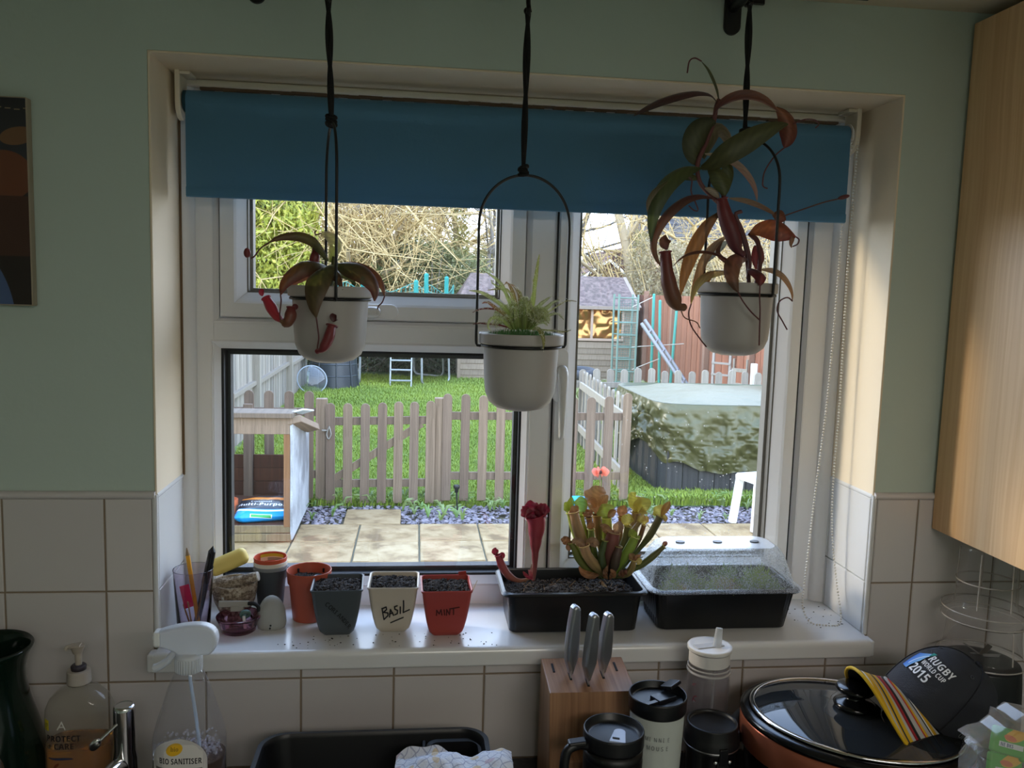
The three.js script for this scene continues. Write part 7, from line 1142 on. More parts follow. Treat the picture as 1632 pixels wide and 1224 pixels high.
  part('stem', tube([V(0, 0, 0), V(0.008, 0.15, 0), V(0, 0.33, 0)], 0.005, 16, 6), M('#6b5a40', 0.8), fl);
  for (let i = 0; i < 6; i++) { const a = i * PI / 3; part('petal', paint(leafGeo([V(0, 0.33, 0.004), V(Math.cos(a) * 0.035, 0.342 + Math.sin(a) * 0.018, Math.sin(a) * 0.03 + 0.015), V(Math.cos(a) * 0.075, 0.345 + Math.sin(a) * 0.03, Math.sin(a) * 0.05 + 0.02)], 0.075, { prof: 'broad', face: V(0, 0.6, 1), fold: 0.3 }), [0.72, 0.16, 0.09]), mats.leaf, fl); }
  part('centre', mv(new THREE.SphereGeometry(0.016, 12, 8), 0, 0.338, 0.016), M('#3a1a14', 0.8), fl);
  const so = thing('solar_light', 'black solar stake light in front of the fence', 'garden light', [0.271, G, -5.4]);
  part('stake', rod(V(0.012, -0.02, 0), V(0, 0.16, 0), 0.006, 0.008), mats.black, so); part('lamp_head', lathe([[0, 0.155], [0.014, 0.156], [0.018, 0.19], [0.026, 0.192], [0.027, 0.212], [0.02, 0.218], [0, 0.219]], 24), mats.black, so);
}
// ------------------------------------------------------------ far end of the lawn
{
  const c = thing('compost_bin', 'black plastic compost bin at the far end of the fence', 'compost bin', [-1.5, G, -13.6]);
  const bin = lathe([[0, 0], [0.44, 0], [0.445, 0.03], [0.425, 0.035], [0.36, 0.72], [0.34, 0.74], [0.335, 0.8], [0.3, 0.86], [0.1, 0.88], [0, 0.88]], 48);
  part('bin', bin, M('#2c3238', 0.35), c);
  part('panel_rib', [0.2, 0.9, 1.6, -0.6, -1.4].map((a) => rod(V(Math.sin(a) * 0.432, 0.05, Math.cos(a) * 0.432), V(Math.sin(a) * 0.365, 0.7, Math.cos(a) * 0.365), 0.014, 0.014, 6)).concat([0.27, 0.47].map((y) => mv(rot(new THREE.TorusGeometry(0.425 - y * 0.095, 0.011, 6, 48), PI / 2), 0, y, 0))), M('#343b42', 0.35), c);
  const d = thing('clear_dome', 'clear plastic dome leaning against the compost bin', 'dome', [-1.8, G, -12.95], 0.3);
  const dm = lathe([[0.245, 0], [0.24, 0.012], [0.2, 0.06], [0.12, 0.105], [0, 0.12]], 40); rot(dm, PI / 2 - 0.42, 0, 0); mv(dm, 0, 0.245, 0);
  part('dome', dm, MP('#eef3f6', 0.06, { transmission: 0.93, thickness: 0, side: THREE.DoubleSide }), d);
  const r2 = new THREE.TorusGeometry(0.245, 0.012, 8, 40); rot(r2, -0.42); part('rim', mv(r2, 0, 0.245, 0), M('#8d959b', 0.4), d);
  // trampoline with safety net poles
  const t = thing('trampoline', 'round garden trampoline with turquoise foam net poles and a ladder', 'trampoline', [-0.6, G, -15.4]), gal = M('#9da1a3', 0.4, { metalness: 0.5 }), teal = M('#167f79', 0.75);
  const R_ = 1.25, H = 0.62;
  part('ring', mv(rot(new THREE.TorusGeometry(R_, 0.03, 8, 64), PI / 2), 0, H, 0), gal, t);
  part('spring_pad', lathe([[R_ - 0.2, H + 0.02], [R_ + 0.04, H + 0.015], [R_ + 0.05, H - 0.03], [R_ + 0.04, H - 0.035]], 64), M('#159a96', 0.6, { side: THREE.DoubleSide }), t);
  part('mat', mv(rot(new THREE.CircleGeometry(R_ - 0.2, 48), -PI / 2), 0, H, 0), mats.blackMatt, t);
  for (let i = 0; i < 4; i++) { const a = i * PI / 2 + 0.72, x = Math.cos(a) * R_, z = Math.sin(a) * R_, e = 0.32; part('leg', tube([V(Math.cos(a - e) * R_, H, Math.sin(a - e) * R_), V(Math.cos(a - e) * R_ * 1.02, 0.1, Math.sin(a - e) * R_ * 1.02), V(Math.cos(a - e * 0.8) * R_, 0.02, Math.sin(a - e * 0.8) * R_), V(Math.cos(a + e * 0.8) * R_, 0.02, Math.sin(a + e * 0.8) * R_), V(Math.cos(a + e) * R_ * 1.02, 0.1, Math.sin(a + e) * R_ * 1.02), V(Math.cos(a + e) * R_, H, Math.sin(a + e) * R_)], 0.022, 40, 8, false, 0.1), gal, t); }
  const lad = part('ladder', [-0.19, 0.19].map((x) => rod(V(x + 0.26, 0, R_ + 0.2), V(x + 0.26, H + 0.02, R_ + 0.01), 0.016)), gal, t);
  for (const y of [0.14, 0.33, 0.5]) part('rung', bar(V(0.07, y, R_ + 0.2 - y * 0.29), V(0.45, y, R_ + 0.2 - y * 0.29), 0.03, 0.05, 0.008), gal, lad);
  for (const [x, z, h] of [[0.51, 1.2, 1.93], [0.695, 1.1, 2.06], [1.08, 0.72, 2.02], [-0.6, -1.15, 2.0]]) part('net_pole', [rod(V(x, H, z), V(x, h, z), 0.042), mv(new THREE.SphereGeometry(0.043, 12, 8), x, h, z)], teal, t);
  const net = []; for (let i = 0; i < 96; i++) { const a0 = i / 96 * 2 * PI, sg = (a) => 0.22 * Math.abs(Math.sin((a - 0.15) * 3)), p = (a, f) => V(Math.cos(a) * R_, H + f * (1.3 - sg(a)), Math.sin(a) * R_); for (let k = 0; k < 2; k++) net.push(rod(p(a0, k * 0.5), p(a0 + (k ? -0.065 : 0.065), k * 0.5 + 0.5), 0.004, 0.004, 3)); net.push(rod(p(a0, 0), p(a0 + 0.0655 * 1, 1), 0.004, 0.004, 3), rod(p(a0, 1), p(a0 + 0.0655, 1), 0.007, 0.007, 3), rod(p(a0, 0.5), p(a0 + 0.0655, 0.5), 0.004, 0.004, 3)); }
  const nm = part('net', merge(net), M('#3f8f88', 0.9), t); nm.userData.kind = 'stuff';
}
{ // shed
  const x0 = 0.78, x1 = 4.32, zf = -15.3, zb = -17.4, eave = 1.56, ridge = 2.18, o = thing('garden_shed', 'wooden garden shed with a mauve grey roof and foil covered window', 'shed', [(x0 + x1) / 2, G, zf]), h = (x1 - x0) / 2;
  const cm = [weather([0.62, 0.54, 0.45], [0.8, 0.72, 0.62]), weather([0.56, 0.49, 0.41], [0.76, 0.68, 0.58])], wx0 = 0.35, wx1 = 1.5, wy0 = 0.92, wy1 = 1.52;
  part('core', metric(merge([boxAt(-h + 0.02, h - 0.02, 0.02, 0.9, zb - zf, -0.02), boxAt(-h + 0.02, wx0, 0.9, eave, zb - zf, -0.02), boxAt(wx1, h - 0.02, 0.9, eave, zb - zf, -0.02), boxAt(wx0, wx1, 0.9, eave, zb - zf, -0.4)])), M('#6a5f52', 0.95), o);
  const board = (a, b, y, i) => { const g = metric(bevelBox(b - a, 0.125, 0.016, 0.003), 1, i * 0.2); rot(g, -0.09); const m = part('board', g, cm[i % 2], o); m.position.set((a + b) / 2, y, -0.008); };
  for (let i = 0; i < 13; i++) { const y = 0.075 + i * 0.118; if (y < wy0 - 0.03 || y > wy1) board(-h, h, y, i); else { board(-h, wx0 - 0.04, y, i); board(wx1 + 0.04, h, y, i); } }
  part('corner_trim', [metric(boxAt(h - 0.03, h + 0.035, 0, eave, -0.03, 0.035, 0.003)), metric(boxAt(-h - 0.035, -h + 0.03, 0, eave, -0.03, 0.035, 0.003))], cm[0], o);
  const rm = new THREE.MeshStandardMaterial({ map: speckle([[0.33, 0.28, 0.26], [0.4, 0.34, 0.32], [0.47, 0.4, 0.37]], 18, 256, 14), roughness: 0.95 });
  const roof = (pts) => { const g = new THREE.BufferGeometry(), a = []; const q = pts.map((p) => V(...p)); const tri = (i, j, k) => a.push(...q[i].toArray(), ...q[j].toArray(), ...q[k].toArray()); tri(0, 1, 2); tri(0, 2, 3); g.setAttribute('position', new THREE.Float32BufferAttribute(a, 3)); g.computeVertexNormals(); const back = g.clone().translate(0, -0.03, 0); return metric(merge([g, back])); };
  const dz = (zb - zf) / 2;
  part('roof_front', roof([[-h - 0.08, eave, 0.1], [h + 0.06, eave, 0.1], [h + 0.0, ridge, dz], [-h + 0.26, ridge, dz]]), Object.assign(rm, { side: THREE.DoubleSide }), o);
  part('roof_back', roof([[h + 0.06, eave, 2 * dz], [-h - 0.08, eave, 2 * dz], [-h + 0.26, ridge, dz], [h + 0.0, ridge, dz]]), rm, o);
  part('roof_end', roof([[-h - 0.08, eave, 2 * dz], [-h - 0.08, eave, 0.1], [-h + 0.26, ridge, dz], [-h + 0.26, ridge, dz]]), rm, o);
  part('fascia', [metric(bar(V(-h - 0.08, eave - 0.02, 0.11), V(h + 0.06, eave - 0.02, 0.11), 0.07, 0.02)), metric(bar(V(h + 0.065, eave, 0.1), V(h + 0.005, ridge, dz), 0.07, 0.02))], M('#8d7f72', 0.9), o);
  part('gable', [roof([[h - 0.01, eave, 0], [h - 0.01, eave, 2 * dz], [h - 0.01, ridge - 0.03, dz], [h - 0.01, ridge - 0.03, dz]])], cm[0], o);
  const w = part('window', [boxAt(wx0 - 0.05, wx1 + 0.05, wy0 - 0.05, wy0, -0.01, 0.025, 0.004), boxAt(wx0 - 0.05, wx1 + 0.05, wy1, wy1 + 0.05, -0.01, 0.025, 0.004), boxAt(wx0 - 0.05, wx0, wy0, wy1, -0.01, 0.025, 0.004), boxAt(wx1, wx1 + 0.05, wy0, wy1, -0.01, 0.025, 0.004), boxAt(0.86, 0.91, wy0, wy1, -0.02, 0.02, 0.003)].map((g) => metric(g)), M('#b39a86', 0.85), o);
  const foil = new THREE.PlaneGeometry(wx1 - wx0, wy1 - wy0, 60, 36); warp(foil, (v) => { v.z = -0.09 + (noise3(v.x * 3 + 8, v.y * 4, 1) - 0.5) * 0.16 + (Math.abs(noise3(v.x * 8, v.y * 8 + 3, 2) - 0.5)) * 0.09; }); mv(foil, (wx0 + wx1) / 2, (wy0 + wy1) / 2, 0);
  part('foil', foil, M('#b98a52', 0.28, { metalness: 0.8, side: THREE.DoubleSide }), w);
}
{ // climbing frame of pale green mesh, metal slide rails, poles, tyre, gate leaf
  const o = thing('mesh_tower', 'pale green lattice tower standing before the shed', 'frame', [3.33, G, -12]), pg = M('#6d8377', 0.8);
  const ps = [[-0.15, 0], [0.15, 0], [-0.15, -0.35], [0.15, -0.35]];
  for (const [x, z] of ps) part('post', rod(V(x, 0, z), V(x * 1.05, 1.82, z), 0.018, 0.018, 8), pg, o);
  for (let i = 0; i < 9; i++) { const y = 0.16 + i * 0.2; part('rung', [rod(V(-0.155, y, 0), V(0.155, y, 0), 0.012, 0.012, 6), rod(V(-0.155, y, -0.35), V(0.155, y, -0.35), 0.012, 0.012, 6)], pg, o); }
  const l = []; for (let i = 0; i < 46; i++) l.push(rod(V(-0.15, 0.04 + i * 0.038, -0.004), V(0.15, 0.04 + i * 0.038, -0.004), 0.003, 0.003, 4)); for (let i = 0; i < 8; i++) l.push(rod(V(-0.14 + i * 0.04, 0, -0.004), V(-0.14 + i * 0.04, 1.7, -0.004), 0.003, 0.003, 4));
  const nm = part('mesh', merge(l), M('#566f64', 0.8), o); nm.userData.kind = 'stuff';
  const s = thing('metal_ladder', 'long grey metal ladder leaning down beside the lattice tower', 'ladder', [3.95, G, -11.6]), gm = M('#8a898c', 0.5, { metalness: 0.3 });
  const a = V(-0.42, 1.36, -0.3), b = V(0.42, 0.0, 0.5);
  part('stile', rod(a, b, 0.03, 0.03, 10), gm, s); part('stile', rod(a.clone().add(V(0.12, 0.05, -0.25)), b.clone().add(V(0.12, 0.0, -0.25)), 0.03, 0.03, 10), gm, s);
  for (let i = 1; i < 9; i++) { const p = a.clone().lerp(b, i / 9); part('rung', rod(p, p.clone().add(V(0.12, 0.045, -0.25)), 0.014, 0.014, 6), gm, s); }
  const pole = (x, z, h, lean, label) => solo('turquoise_pole', [rod(V(0, 0, 0), V(lean, h, 0), 0.024, 0.024, 8), mv(new THREE.SphereGeometry(0.025, 10, 8), lean, h, 0)], M('#46988a', 0.8), label, 'pole', [x, G, z], 0, undefined);
  pole(3.85, -12.3, 1.82, -0.02, 'tallest turquoise pole, nearest the lattice tower'); pole(3.94, -12.1, 1.72, -0.06, 'middle turquoise pole before the brown fence'); pole(4.14, -12.2, 1.6, 0.06, 'turquoise pole leaning towards the brown fence');
  const ty = thing('old_tyre', 'old black tyre lying on a low crate behind the picket fence', 'tyre', [2.78, G + 0.355, -12.9]); const tg = rot(new THREE.TorusGeometry(0.2, 0.085, 14, 40), PI / 2 + 0.12); part('tyre', mv(tg, 0, 0.085, 0), M('#3c3d42', 0.8), ty);
  const cr = thing('wooden_crate', 'low wooden crate under the old tyre', 'crate', [2.78, G, -12.9]); for (let i = 0; i < 3; i++) part('slat', metric(boxAt(-0.3, 0.3, 0.02 + i * 0.11, 0.11 + i * 0.11, 0.24, 0.26, 0.003)), cm2(i), cr); part('lid', metric(boxAt(-0.3, 0.3, 0.32, 0.34, -0.26, 0.26, 0.003)), cm2(1), cr); part('slat', metric(boxAt(-0.3, -0.28, 0, 0.32, -0.26, 0.24)), cm2(0), cr); part('slat', metric(boxAt(0.28, 0.3, 0, 0.32, -0.26, 0.24)), cm2(0), cr);
  const w1 = thing('white_trellis', 'narrow pale trellis panel leaning on the brown fence', 'trellis', [4.42, G, -10.6], -0.9); for (const x of [-0.14, 0.14]) part('upright', metric(boxAt(x - 0.02, x + 0.02, 0, 1.6, -0.012, 0.012, 0.003)), M('#98918a', 0.8), w1); for (let i = 0; i < 9; i++) part('slat', metric(boxAt(-0.16, 0.16, 0.15 + i * 0.17, 0.18 + i * 0.17, 0.012, 0.022, 0.002)), M('#8f8880', 0.8), w1);
  const w2 = thing('short_ladder', 'short pale wooden ladder against the brown fence', 'ladder', [4.35, G, -9.7], -0.9); for (const x of [-0.1, 0.1]) part('stile', metric(boxAt(x - 0.014, x + 0.014, 0, 0.98, -0.012, 0.012, 0.003)), paleWood[1], w2); for (let i = 0; i < 4; i++) part('rung', metric(boxAt(-0.12, 0.12, 0.2 + i * 0.2, 0.25 + i * 0.2, 0.012, 0.03, 0.003)), paleWood[0], w2);
  solo('white_post', metric(boxAt(-0.035, 0.035, 0, 0.95, -0.035, 0.035, 0.005)), mats.white, 'white post standing before the brown fence', 'post', [4.4, G, -9.35]);
  const ropes = [[[1008, 489], [1040, 474]], [[1007, 553], [1090, 548]], [[1007, 589], [1050, 572]]];
  ropes.forEach(([p, q], i) => solo('white_rod', rod(P(...p, -12), P(...q, -12), 0.007, 0.007, 6), M('#b8b2a4', 0.7), ['upper thin white rod tied to the lattice tower', 'middle thin white rod crossing the metal ladder', 'lower thin white rod behind the picket tops'][i], 'rod'));
}
function cm2(i) { return paleWood[i % 2]; }
// ------------------------------------------------------------ houses beyond the garden
function house(name, label, x, z, w, d, eave, ridge, wallC, roofD, roofL, alongX = true) {
  const o = thing(name, label, 'house', [x, G, z]), rm = new THREE.MeshStandardMaterial({ map: rep(speckle([roofD, mix3(roofD, roofL, 0.5), roofL], 32, 256, 33), 1), roughness: 0.9 });
  part('wall', metric(boxAt(-w / 2, w / 2, 0, eave, -d / 2, d / 2)), M(wallC, 0.9), o);
  const s = new THREE.Shape([[-1, 0], [1, 0], [0, 1]].map(([a, b]) => new THREE.Vector2(a * ((alongX ? d : w) / 2 + 0.3), b * (ridge - eave)))), g = new THREE.ExtrudeGeometry(s, { depth: (alongX ? w : d) + 0.5, bevelEnabled: false }); mv(g, 0, 0, -((alongX ? w : d) + 0.5) / 2); if (alongX) g.rotateY(PI / 2);
  part('roof', metric(mv(g, 0, eave, 0)), rm, o);
  const rows = [], hl = Math.hypot((alongX ? d : w) / 2 + 0.3, ridge - eave), n = Math.floor(hl / 0.33);
  for (let i = 0; i < n; i++) { const t = (i + 0.5) / n, a = ((alongX ? d : w) / 2 + 0.3) * (1 - t), y = eave + (ridge - eave) * t, ln = (alongX ? w : d) + 0.52; const b = box(alongX ? ln : 0.03, 0.03, alongX ? 0.03 : ln, 0); if (alongX) rows.push(mv(b.clone(), 0, y + 0.01, a)); else { rows.push(mv(b.clone(), a, y + 0.01, 0), mv(b.clone(), -a, y + 0.01, 0)); } }
  part('tile_course', merge(rows), rm, o);
  return o;
}
{
  const h1 = house('brick_house', 'brown tiled house roof showing above the shed', 7.75, -33, 3.4, 6, 2.3, 3.62, '#9a7a66', [0.24, 0.15, 0.12], [0.38, 0.26, 0.2], false);
  part('gable_trim', [bar(V(-1.75, 2.38, 3.3), V(-0.72, 3.08, 3.3), 0.09, 0.05), bar(V(0.3, 2.3, 3.32), V(-0.72, 3.1, 3.32), 0.09, 0.05)], M('#e8e2d8', 0.7), h1);
  house('grey_roofed_house', 'large grey roofed house behind the bare trees', 16.5, -40, 10, 8, 4.2, 7.4, '#a99682', [0.22, 0.2, 0.2], [0.34, 0.32, 0.31], true);
}
// ------------------------------------------------------------ trees
class Limbs { // branch meshes built straight into arrays: four or five sided tapering tubes
  constructor() { this.p = []; this.i = []; }
  seg(a, b, r0, r1, n = 4) {
    const d = b.clone().sub(a).normalize(), x = Math.abs(d.y) > 0.9 ? V(1, 0, 0) : V(0, 1, 0), u = d.clone().cross(x).normalize(), v = d.clone().cross(u), o = this.p.length / 3;
    for (const [c, r] of [[a, r0], [b, r1]]) for (let k = 0; k < n; k++) { const t = k / n * 2 * PI, q = Math.cos(t) * r, w = Math.sin(t) * r; this.p.push(c.x + u.x * q + v.x * w, c.y + u.y * q + v.y * w, c.z + u.z * q + v.z * w); }
    for (let k = 0; k < n; k++) { const k2 = (k + 1) % n; this.i.push(o + k, o + k2, o + n + k, o + k2, o + n + k2, o + n + k); }
  }
  geo() { const g = new THREE.BufferGeometry(); g.setAttribute('position', new THREE.Float32BufferAttribute(this.p, 3)); g.setIndex(this.i); g.computeVertexNormals(); return g; }
}
function grow(L, tw, a, dir, len, r, depth, o, ends) {
  const steps = depth > 1 ? 7 : 3; let p = a.clone(), d = dir.clone();
  for (let s = 0; s < steps; s++) {
    d.add(V(rr(-1, 1), rr(-1, 1) + o.lift, rr(-1, 1)).multiplyScalar(o.bend)).normalize();
    const q = p.clone().addScaledVector(d, len / steps), r0 = lerp(r, r * 0.55, s / steps), r1 = lerp(r, r * 0.55, (s + 1) / steps);
    (depth > 1 ? L : tw).seg(p, q, r0, r1, depth > 2 ? 6 : depth > 1 ? 4 : 3);
    if (depth > 0 && (s > 0 || depth < o.depth)) { const n = o.split[o.depth - depth] / steps; for (let k = 0; k < n; k++) if (rnd() < n - k) { const e = V(rr(-1, 1), rr(-1, 1), rr(-1, 1)).cross(d).normalize(); const nd = d.clone().multiplyScalar(o.angle * rr(0.5, 1.2)).add(e).normalize(); grow(L, tw, q, nd, len * rr(0.45, 0.75) * o.shrink, r1 * rr(0.45, 0.65), depth - 1, o, ends); } }
    p = q; if (depth <= 1) ends.push(p.clone());
  }
}
const leafQuad = (w, l) => { const g = new THREE.BufferGeometry(); g.setAttribute('position', new THREE.Float32BufferAttribute([0, 0, 0, w / 2, l * 0.45, w * 0.15, 0, l, 0, 0, 0, 0, 0, l, 0, -w / 2, l * 0.45, w * 0.15], 3)); g.computeVertexNormals(); return clean(g); };
function foliage(parent, name, spots, size, c0, c1, jit = 0.25, hang = 0.4) {
  const g = leafQuad(size * 0.42, size), n = spots.length, inst = new THREE.InstancedMesh(g, MP('#ffffff', 0.75, { side: THREE.DoubleSide, transmission: 0.4, thickness: 0 }), n), m = new THREE.Matrix4(), q = new THREE.Quaternion(), c = new THREE.Color();
  spots.forEach((p, i) => { q.setFromEuler(new THREE.Euler(rr(-1, 1) * 1.6 - hang, rnd() * 6.3, rr(-1, 1) * 1.6)); const s = rr(0.6, 1.3); m.compose(V(p.x + rr(-jit, jit), p.y + rr(-jit, jit), p.z + rr(-jit, jit)), q, V(s, s, s)); inst.setMatrixAt(i, m); const t = rnd(); c.setRGB(...mix3(c0, c1, t)).multiplyScalar(0.8); inst.setColorAt(i, c); });
  inst.name = name; inst.userData.kind = 'stuff'; shade(inst); parent.add(inst); return inst;
}
function bareTree(label, x, z, h, r, dir, bark, o, ivy) {
  const t = thing('bare_tree', label, 'tree', [x, G, z]), L = new Limbs(), tw = new Limbs(), ends = [];
  const opt = { lift: 0.25, bend: 0.11, depth: 3, split: [9, 7, 5], angle: 0.9, shrink: 1, ...o };
  grow(L, tw, V(0, 0, 0), V(...dir).normalize(), h, r, 3, opt, ends);
  part('branches', L.geo(), bark, t); const tm = part('twigs', tw.geo(), o && o.twigM || bark, t); tm.userData.kind = 'stuff';
  if (ivy) { const sp = []; for (let i = 0; i < ivy.n; i++) { const f = rnd(), a = rnd() * 6.3, k = ivy.r * rr(0.3, 1) * (1 - f * 0.4); sp.push(V(dir[0] * f * h * 0.9 + Math.cos(a) * k, ivy.y0 + f * (ivy.y1 - ivy.y0), dir[2] * f * h * 0.9 + Math.sin(a) * k)); } foliage(t, 'ivy', sp, ivy.s || 0.12, ivy.c0, ivy.c1, 0.06); }
  if (o && o.buds) foliage(t, 'buds', ends.filter(() => rnd() < o.buds), 0.07, o.b0 || [0.45, 0.42, 0.15], o.b1 || [0.6, 0.55, 0.2], 0.05);
  return t;
}
const barkPale = M('#ab9a7c', 0.9), barkWarm = M('#c2a976', 0.9), barkGrey = M('#7a736a', 0.9), barkDark = M('#5f574e', 0.9);
bareTree('bare tree whose pale branches fan out behind the small hanging plant', -1.75, -19, 3.4, 0.16, [0.05, 1, 0.05], barkPale, { split: [18, 12, 9], angle: 0.6, shrink: 1.15, twigM: barkWarm, buds: 0.3 });
bareTree('bare tree leaning left with warm twigs beyond the trampoline', -0.7, -20, 4.2, 0.13, [-0.12, 1, 0], barkWarm, { split: [15, 11, 8], angle: 0.7, shrink: 1.1, buds: 0.25 });
bareTree('slim tree wrapped in yellowish ivy left of the window mullion', 0.92, -19.5, 6.5, 0.1, [0.01, 1, 0], barkPale, { split: [9, 7, 4], angle: 0.9, shrink: 0.5 }, { n: 2600, r: 0.28, y0: 0.6, y1: 5.6, c0: [0.3, 0.28, 0.08], c1: [0.55, 0.48, 0.16] });
bareTree('thin grey bare tree beside the ivy wrapped trunk', 1.55, -20.5, 6.5, 0.07, [0.02, 1, 0], barkGrey, { split: [8, 6, 4], angle: 0.9, shrink: 0.6 });
bareTree('second thin grey bare tree close to the mullion', 1.95, -19.2, 6.2, 0.06, [-0.05, 1, 0], barkGrey, { split: [8, 6, 4], angle: 0.9, shrink: 0.6 });
bareTree('bare tree with a stout pale trunk behind the shed', 5.55, -19.8, 5.6, 0.16, [0.0, 1, 0], barkPale, { split: [12, 8, 6], angle: 0.8, shrink: 0.8, twigM: barkWarm, buds: 0.2 }, { n: 900, r: 0.32, y0: 1.6, y1: 3.4, s: 0.1, c0: [0.34, 0.32, 0.12], c1: [0.6, 0.52, 0.26] });
bareTree('dark leafless tree spreading thin branches over the house roof', 3.7, -22, 5.0, 0.1, [0.18, 1, 0], barkDark, { split: [11, 8, 6], angle: 0.55, shrink: 0.95, buds: 0.06, b0: [0.3, 0.26, 0.14], b1: [0.4, 0.34, 0.2] });
bareTree('twiggy tan tree behind the tall pitcher plant', 7.2, -19, 3.6, 0.12, [0.02, 1, 0], barkWarm, { split: [14, 10, 7], angle: 0.6, shrink: 1, buds: 0.25, b0: [0.5, 0.38, 0.16], b1: [0.62, 0.5, 0.24] });
bareTree('twiggy tan tree at the corner of the brown fence', 8.6, -18, 3.4, 0.11, [0.02, 1, 0], barkWarm, { split: [14, 10, 6], angle: 0.6, shrink: 1, buds: 0.2, b0: [0.4, 0.36, 0.14], b1: [0.6, 0.5, 0.24] });
bareTree('distant bare tree filling the gap left of the ivy trunk', 0.2, -25, 5.5, 0.14, [0.05, 1, 0], barkWarm, { split: [18, 12, 9], angle: 0.65, shrink: 1.0, buds: 0.3 });
bareTree('distant bare tree behind the yellow green bamboo', -3.0, -24, 5.5, 0.14, [0.05, 1, 0], barkPale, { split: [18, 12, 9], angle: 0.65, shrink: 1.0, buds: 0.3 });
// leafy masses
function mass(name, label, cat, x, z, w, h, d, n, size, c0, c1, y0 = 0, stems = 14, stemM = barkGrey, hang = 0.4) {
  const o = thing(name, label, cat, [x, G, z]), L = new Limbs(), sp = [];
  for (let i = 0; i < stems; i++) { const a = V(rr(-w, w) * 0.3, 0, rr(-d, d) * 0.3), b = V(a.x * 2.6, h * rr(0.75, 1), a.z * 2.4), m = a.clone().lerp(b, 0.5).add(V(rr(-0.1, 0.1), 0.2, 0)); L.seg(a, m, 0.025, 0.016, 5); L.seg(m, b, 0.016, 0.006, 5); }
  part('stems', L.geo(), stemM, o);
  for (let i = 0; i < n; i++) { let u = rr(-1, 1), v = rnd(), t = rr(-1, 1); const k = 0.72 + 0.5 * noise3(u * 2 + 7, v * 4, t * 2 + x), prof = Math.sqrt(Math.max(0, 1 - Math.pow(Math.abs(v * 1.25 - 0.35), 2.6))); sp.push(V(u * w / 2 * prof * k, y0 + v * (h - y0) * (0.85 + 0.3 * k - 0.15), t * d / 2 * prof)); }
  foliage(o, 'foliage', sp, size, c0, c1, 0.1, hang);
  return o;
}
mass('bamboo', 'bright yellow green bamboo filling the top corner of the fanlight', 'bamboo', -3.55, -17.5, 2.5, 5.2, 1.6, 42000, 0.15, [0.38, 0.45, 0.05], [0.86, 0.82, 0.13], 0.3, 26, M('#a9a84a', 0.6), 1.0);
mass('evergreen_shrub', 'mid green evergreen shrub behind the trampoline poles', 'shrub', -1.9, -18.6, 2.4, 2.5, 1.4, 16000, 0.11, [0.16, 0.24, 0.07], [0.34, 0.4, 0.14], 0.2);
mass('evergreen_shrub', 'broad olive shrub left of the shed roof', 'shrub', 0.1, -18.8, 3.0, 2.9, 1.4, 20000, 0.11, [0.2, 0.24, 0.09], [0.42, 0.42, 0.18], 0.2);
mass('evergreen_shrub', 'yellow tinged shrub under the thin trees beside the shed', 'shrub', 2.2, -21.5, 3.2, 2.9, 1.4, 14000, 0.11, [0.3, 0.3, 0.12], [0.56, 0.5, 0.22], 0.2);
mass('autumn_shrub', 'tan and yellow twiggy shrub right of the shed', 'shrub', 6.0, -18.3, 2.6, 3.0, 1.4, 15000, 0.09, [0.36, 0.3, 0.16], [0.66, 0.56, 0.34], 0.3, 40, barkWarm);
mass('autumn_shrub', 'tan shrub rising above the brown fence', 'shrub', 7.9, -16.5, 2.6, 2.9, 1.4, 15000, 0.09, [0.4, 0.32, 0.18], [0.7, 0.58, 0.36], 0.3, 40, barkWarm);
mass('autumn_shrub', 'greenish shrub rising above the near part of the brown fence', 'shrub', 7.4, -13.0, 2.0, 2.7, 1.4, 10000, 0.09, [0.3, 0.34, 0.12], [0.6, 0.55, 0.26], 0.3, 30, barkWarm);
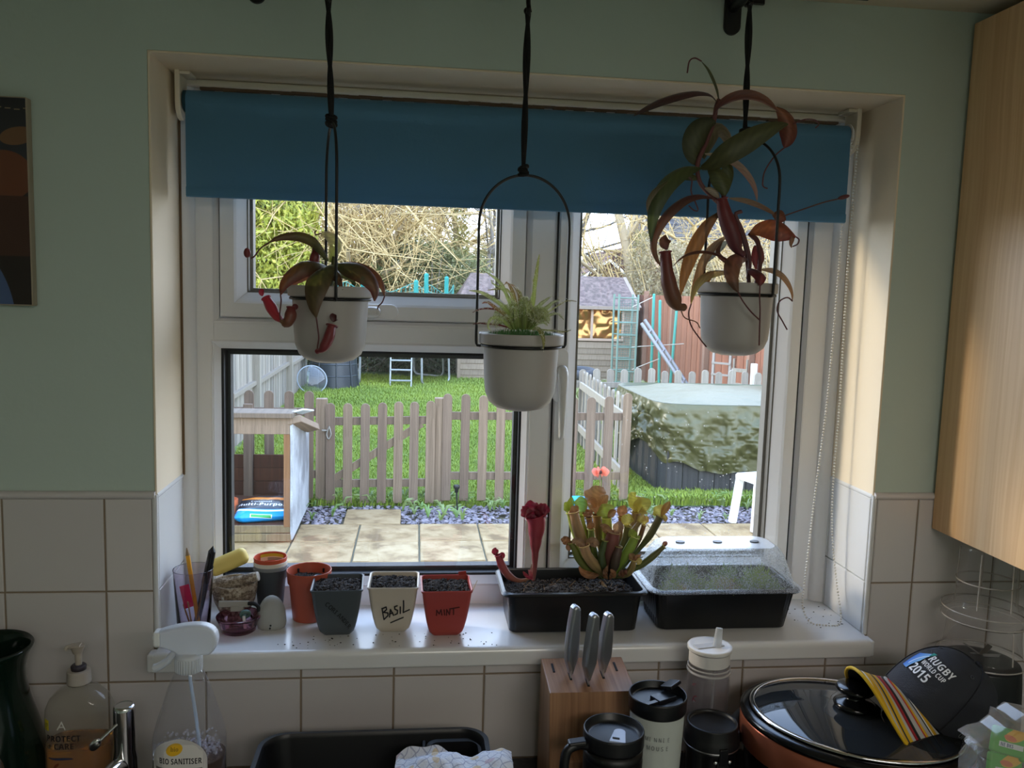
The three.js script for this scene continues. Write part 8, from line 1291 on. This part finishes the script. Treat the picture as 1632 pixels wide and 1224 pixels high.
{ // dark hedge behind the trampoline
  const o = thing('dark_hedge', 'dark green ivy hedge behind the trampoline', 'hedge', [-0.6, G, -17.2]), L = new Limbs(), sp = [];
  for (let i = 0; i < 60; i++) L.seg(V(rr(-2, 2), 0, rr(-0.2, 0.2)), V(rr(-2, 2), 1.1, rr(-0.2, 0.2)), 0.03, 0.01, 4);
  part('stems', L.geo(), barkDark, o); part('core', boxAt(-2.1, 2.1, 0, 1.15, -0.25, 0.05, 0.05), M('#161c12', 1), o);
  for (let i = 0; i < 9000; i++) sp.push(V(rr(-2.3, 2.3), rnd() * 1.3, rr(0, 0.35)));
  foliage(o, 'foliage', sp, 0.08, [0.03, 0.05, 0.02], [0.1, 0.14, 0.05], 0.05);
  const back = thing('far_hedge', 'long mixed hedge closing off the far end of the garden', 'hedge', [2, G, -27]); const s2 = []; for (let i = 0; i < 34000; i++) { const x = rr(-13, 17); s2.push(V(x, Math.pow(rnd(), 0.8) * (x > 3.5 ? 2.0 : 2.6 + 1.2 * noise3(x * 0.8, 1, 1)), rr(-0.8, 0.5))); }; part('core', boxAt(-13, 17, 0, 1.3, -0.8, 0, 0.1), M('#4a4630', 1), back); foliage(back, 'foliage', s2, 0.16, [0.22, 0.22, 0.1], [0.5, 0.45, 0.22], 0.1);
}
{ // ferny plants by the foot of the shed and in the hot tub corner
  const list = []; for (let i = 0; i < 120; i++) { const x = rr(2.4, 4.4), z = rr(-13.4, -10.4); for (let j = 0; j < 7; j++) { const a = rnd() * 6.3, l = rr(0.12, 0.35); list.push(leafGeo([V(x, G, z), V(x + Math.cos(a) * l * 0.3, G + l * 0.8, z + Math.sin(a) * l * 0.3), V(x + Math.cos(a) * l * 0.8, G + l * 0.9, z + Math.sin(a) * l * 0.8)], 0.03, { n: 3, c0: [0.2, 0.28, 0.08], c1: [0.5, 0.5, 0.2] })); } }
  const w = part('undergrowth', merge(list), mats.leaf, scene); w.userData.kind = 'stuff'; tag(w, 'scrubby undergrowth between the shed and the hot tub', 'undergrowth');
}
renderer.render(scene, camera);
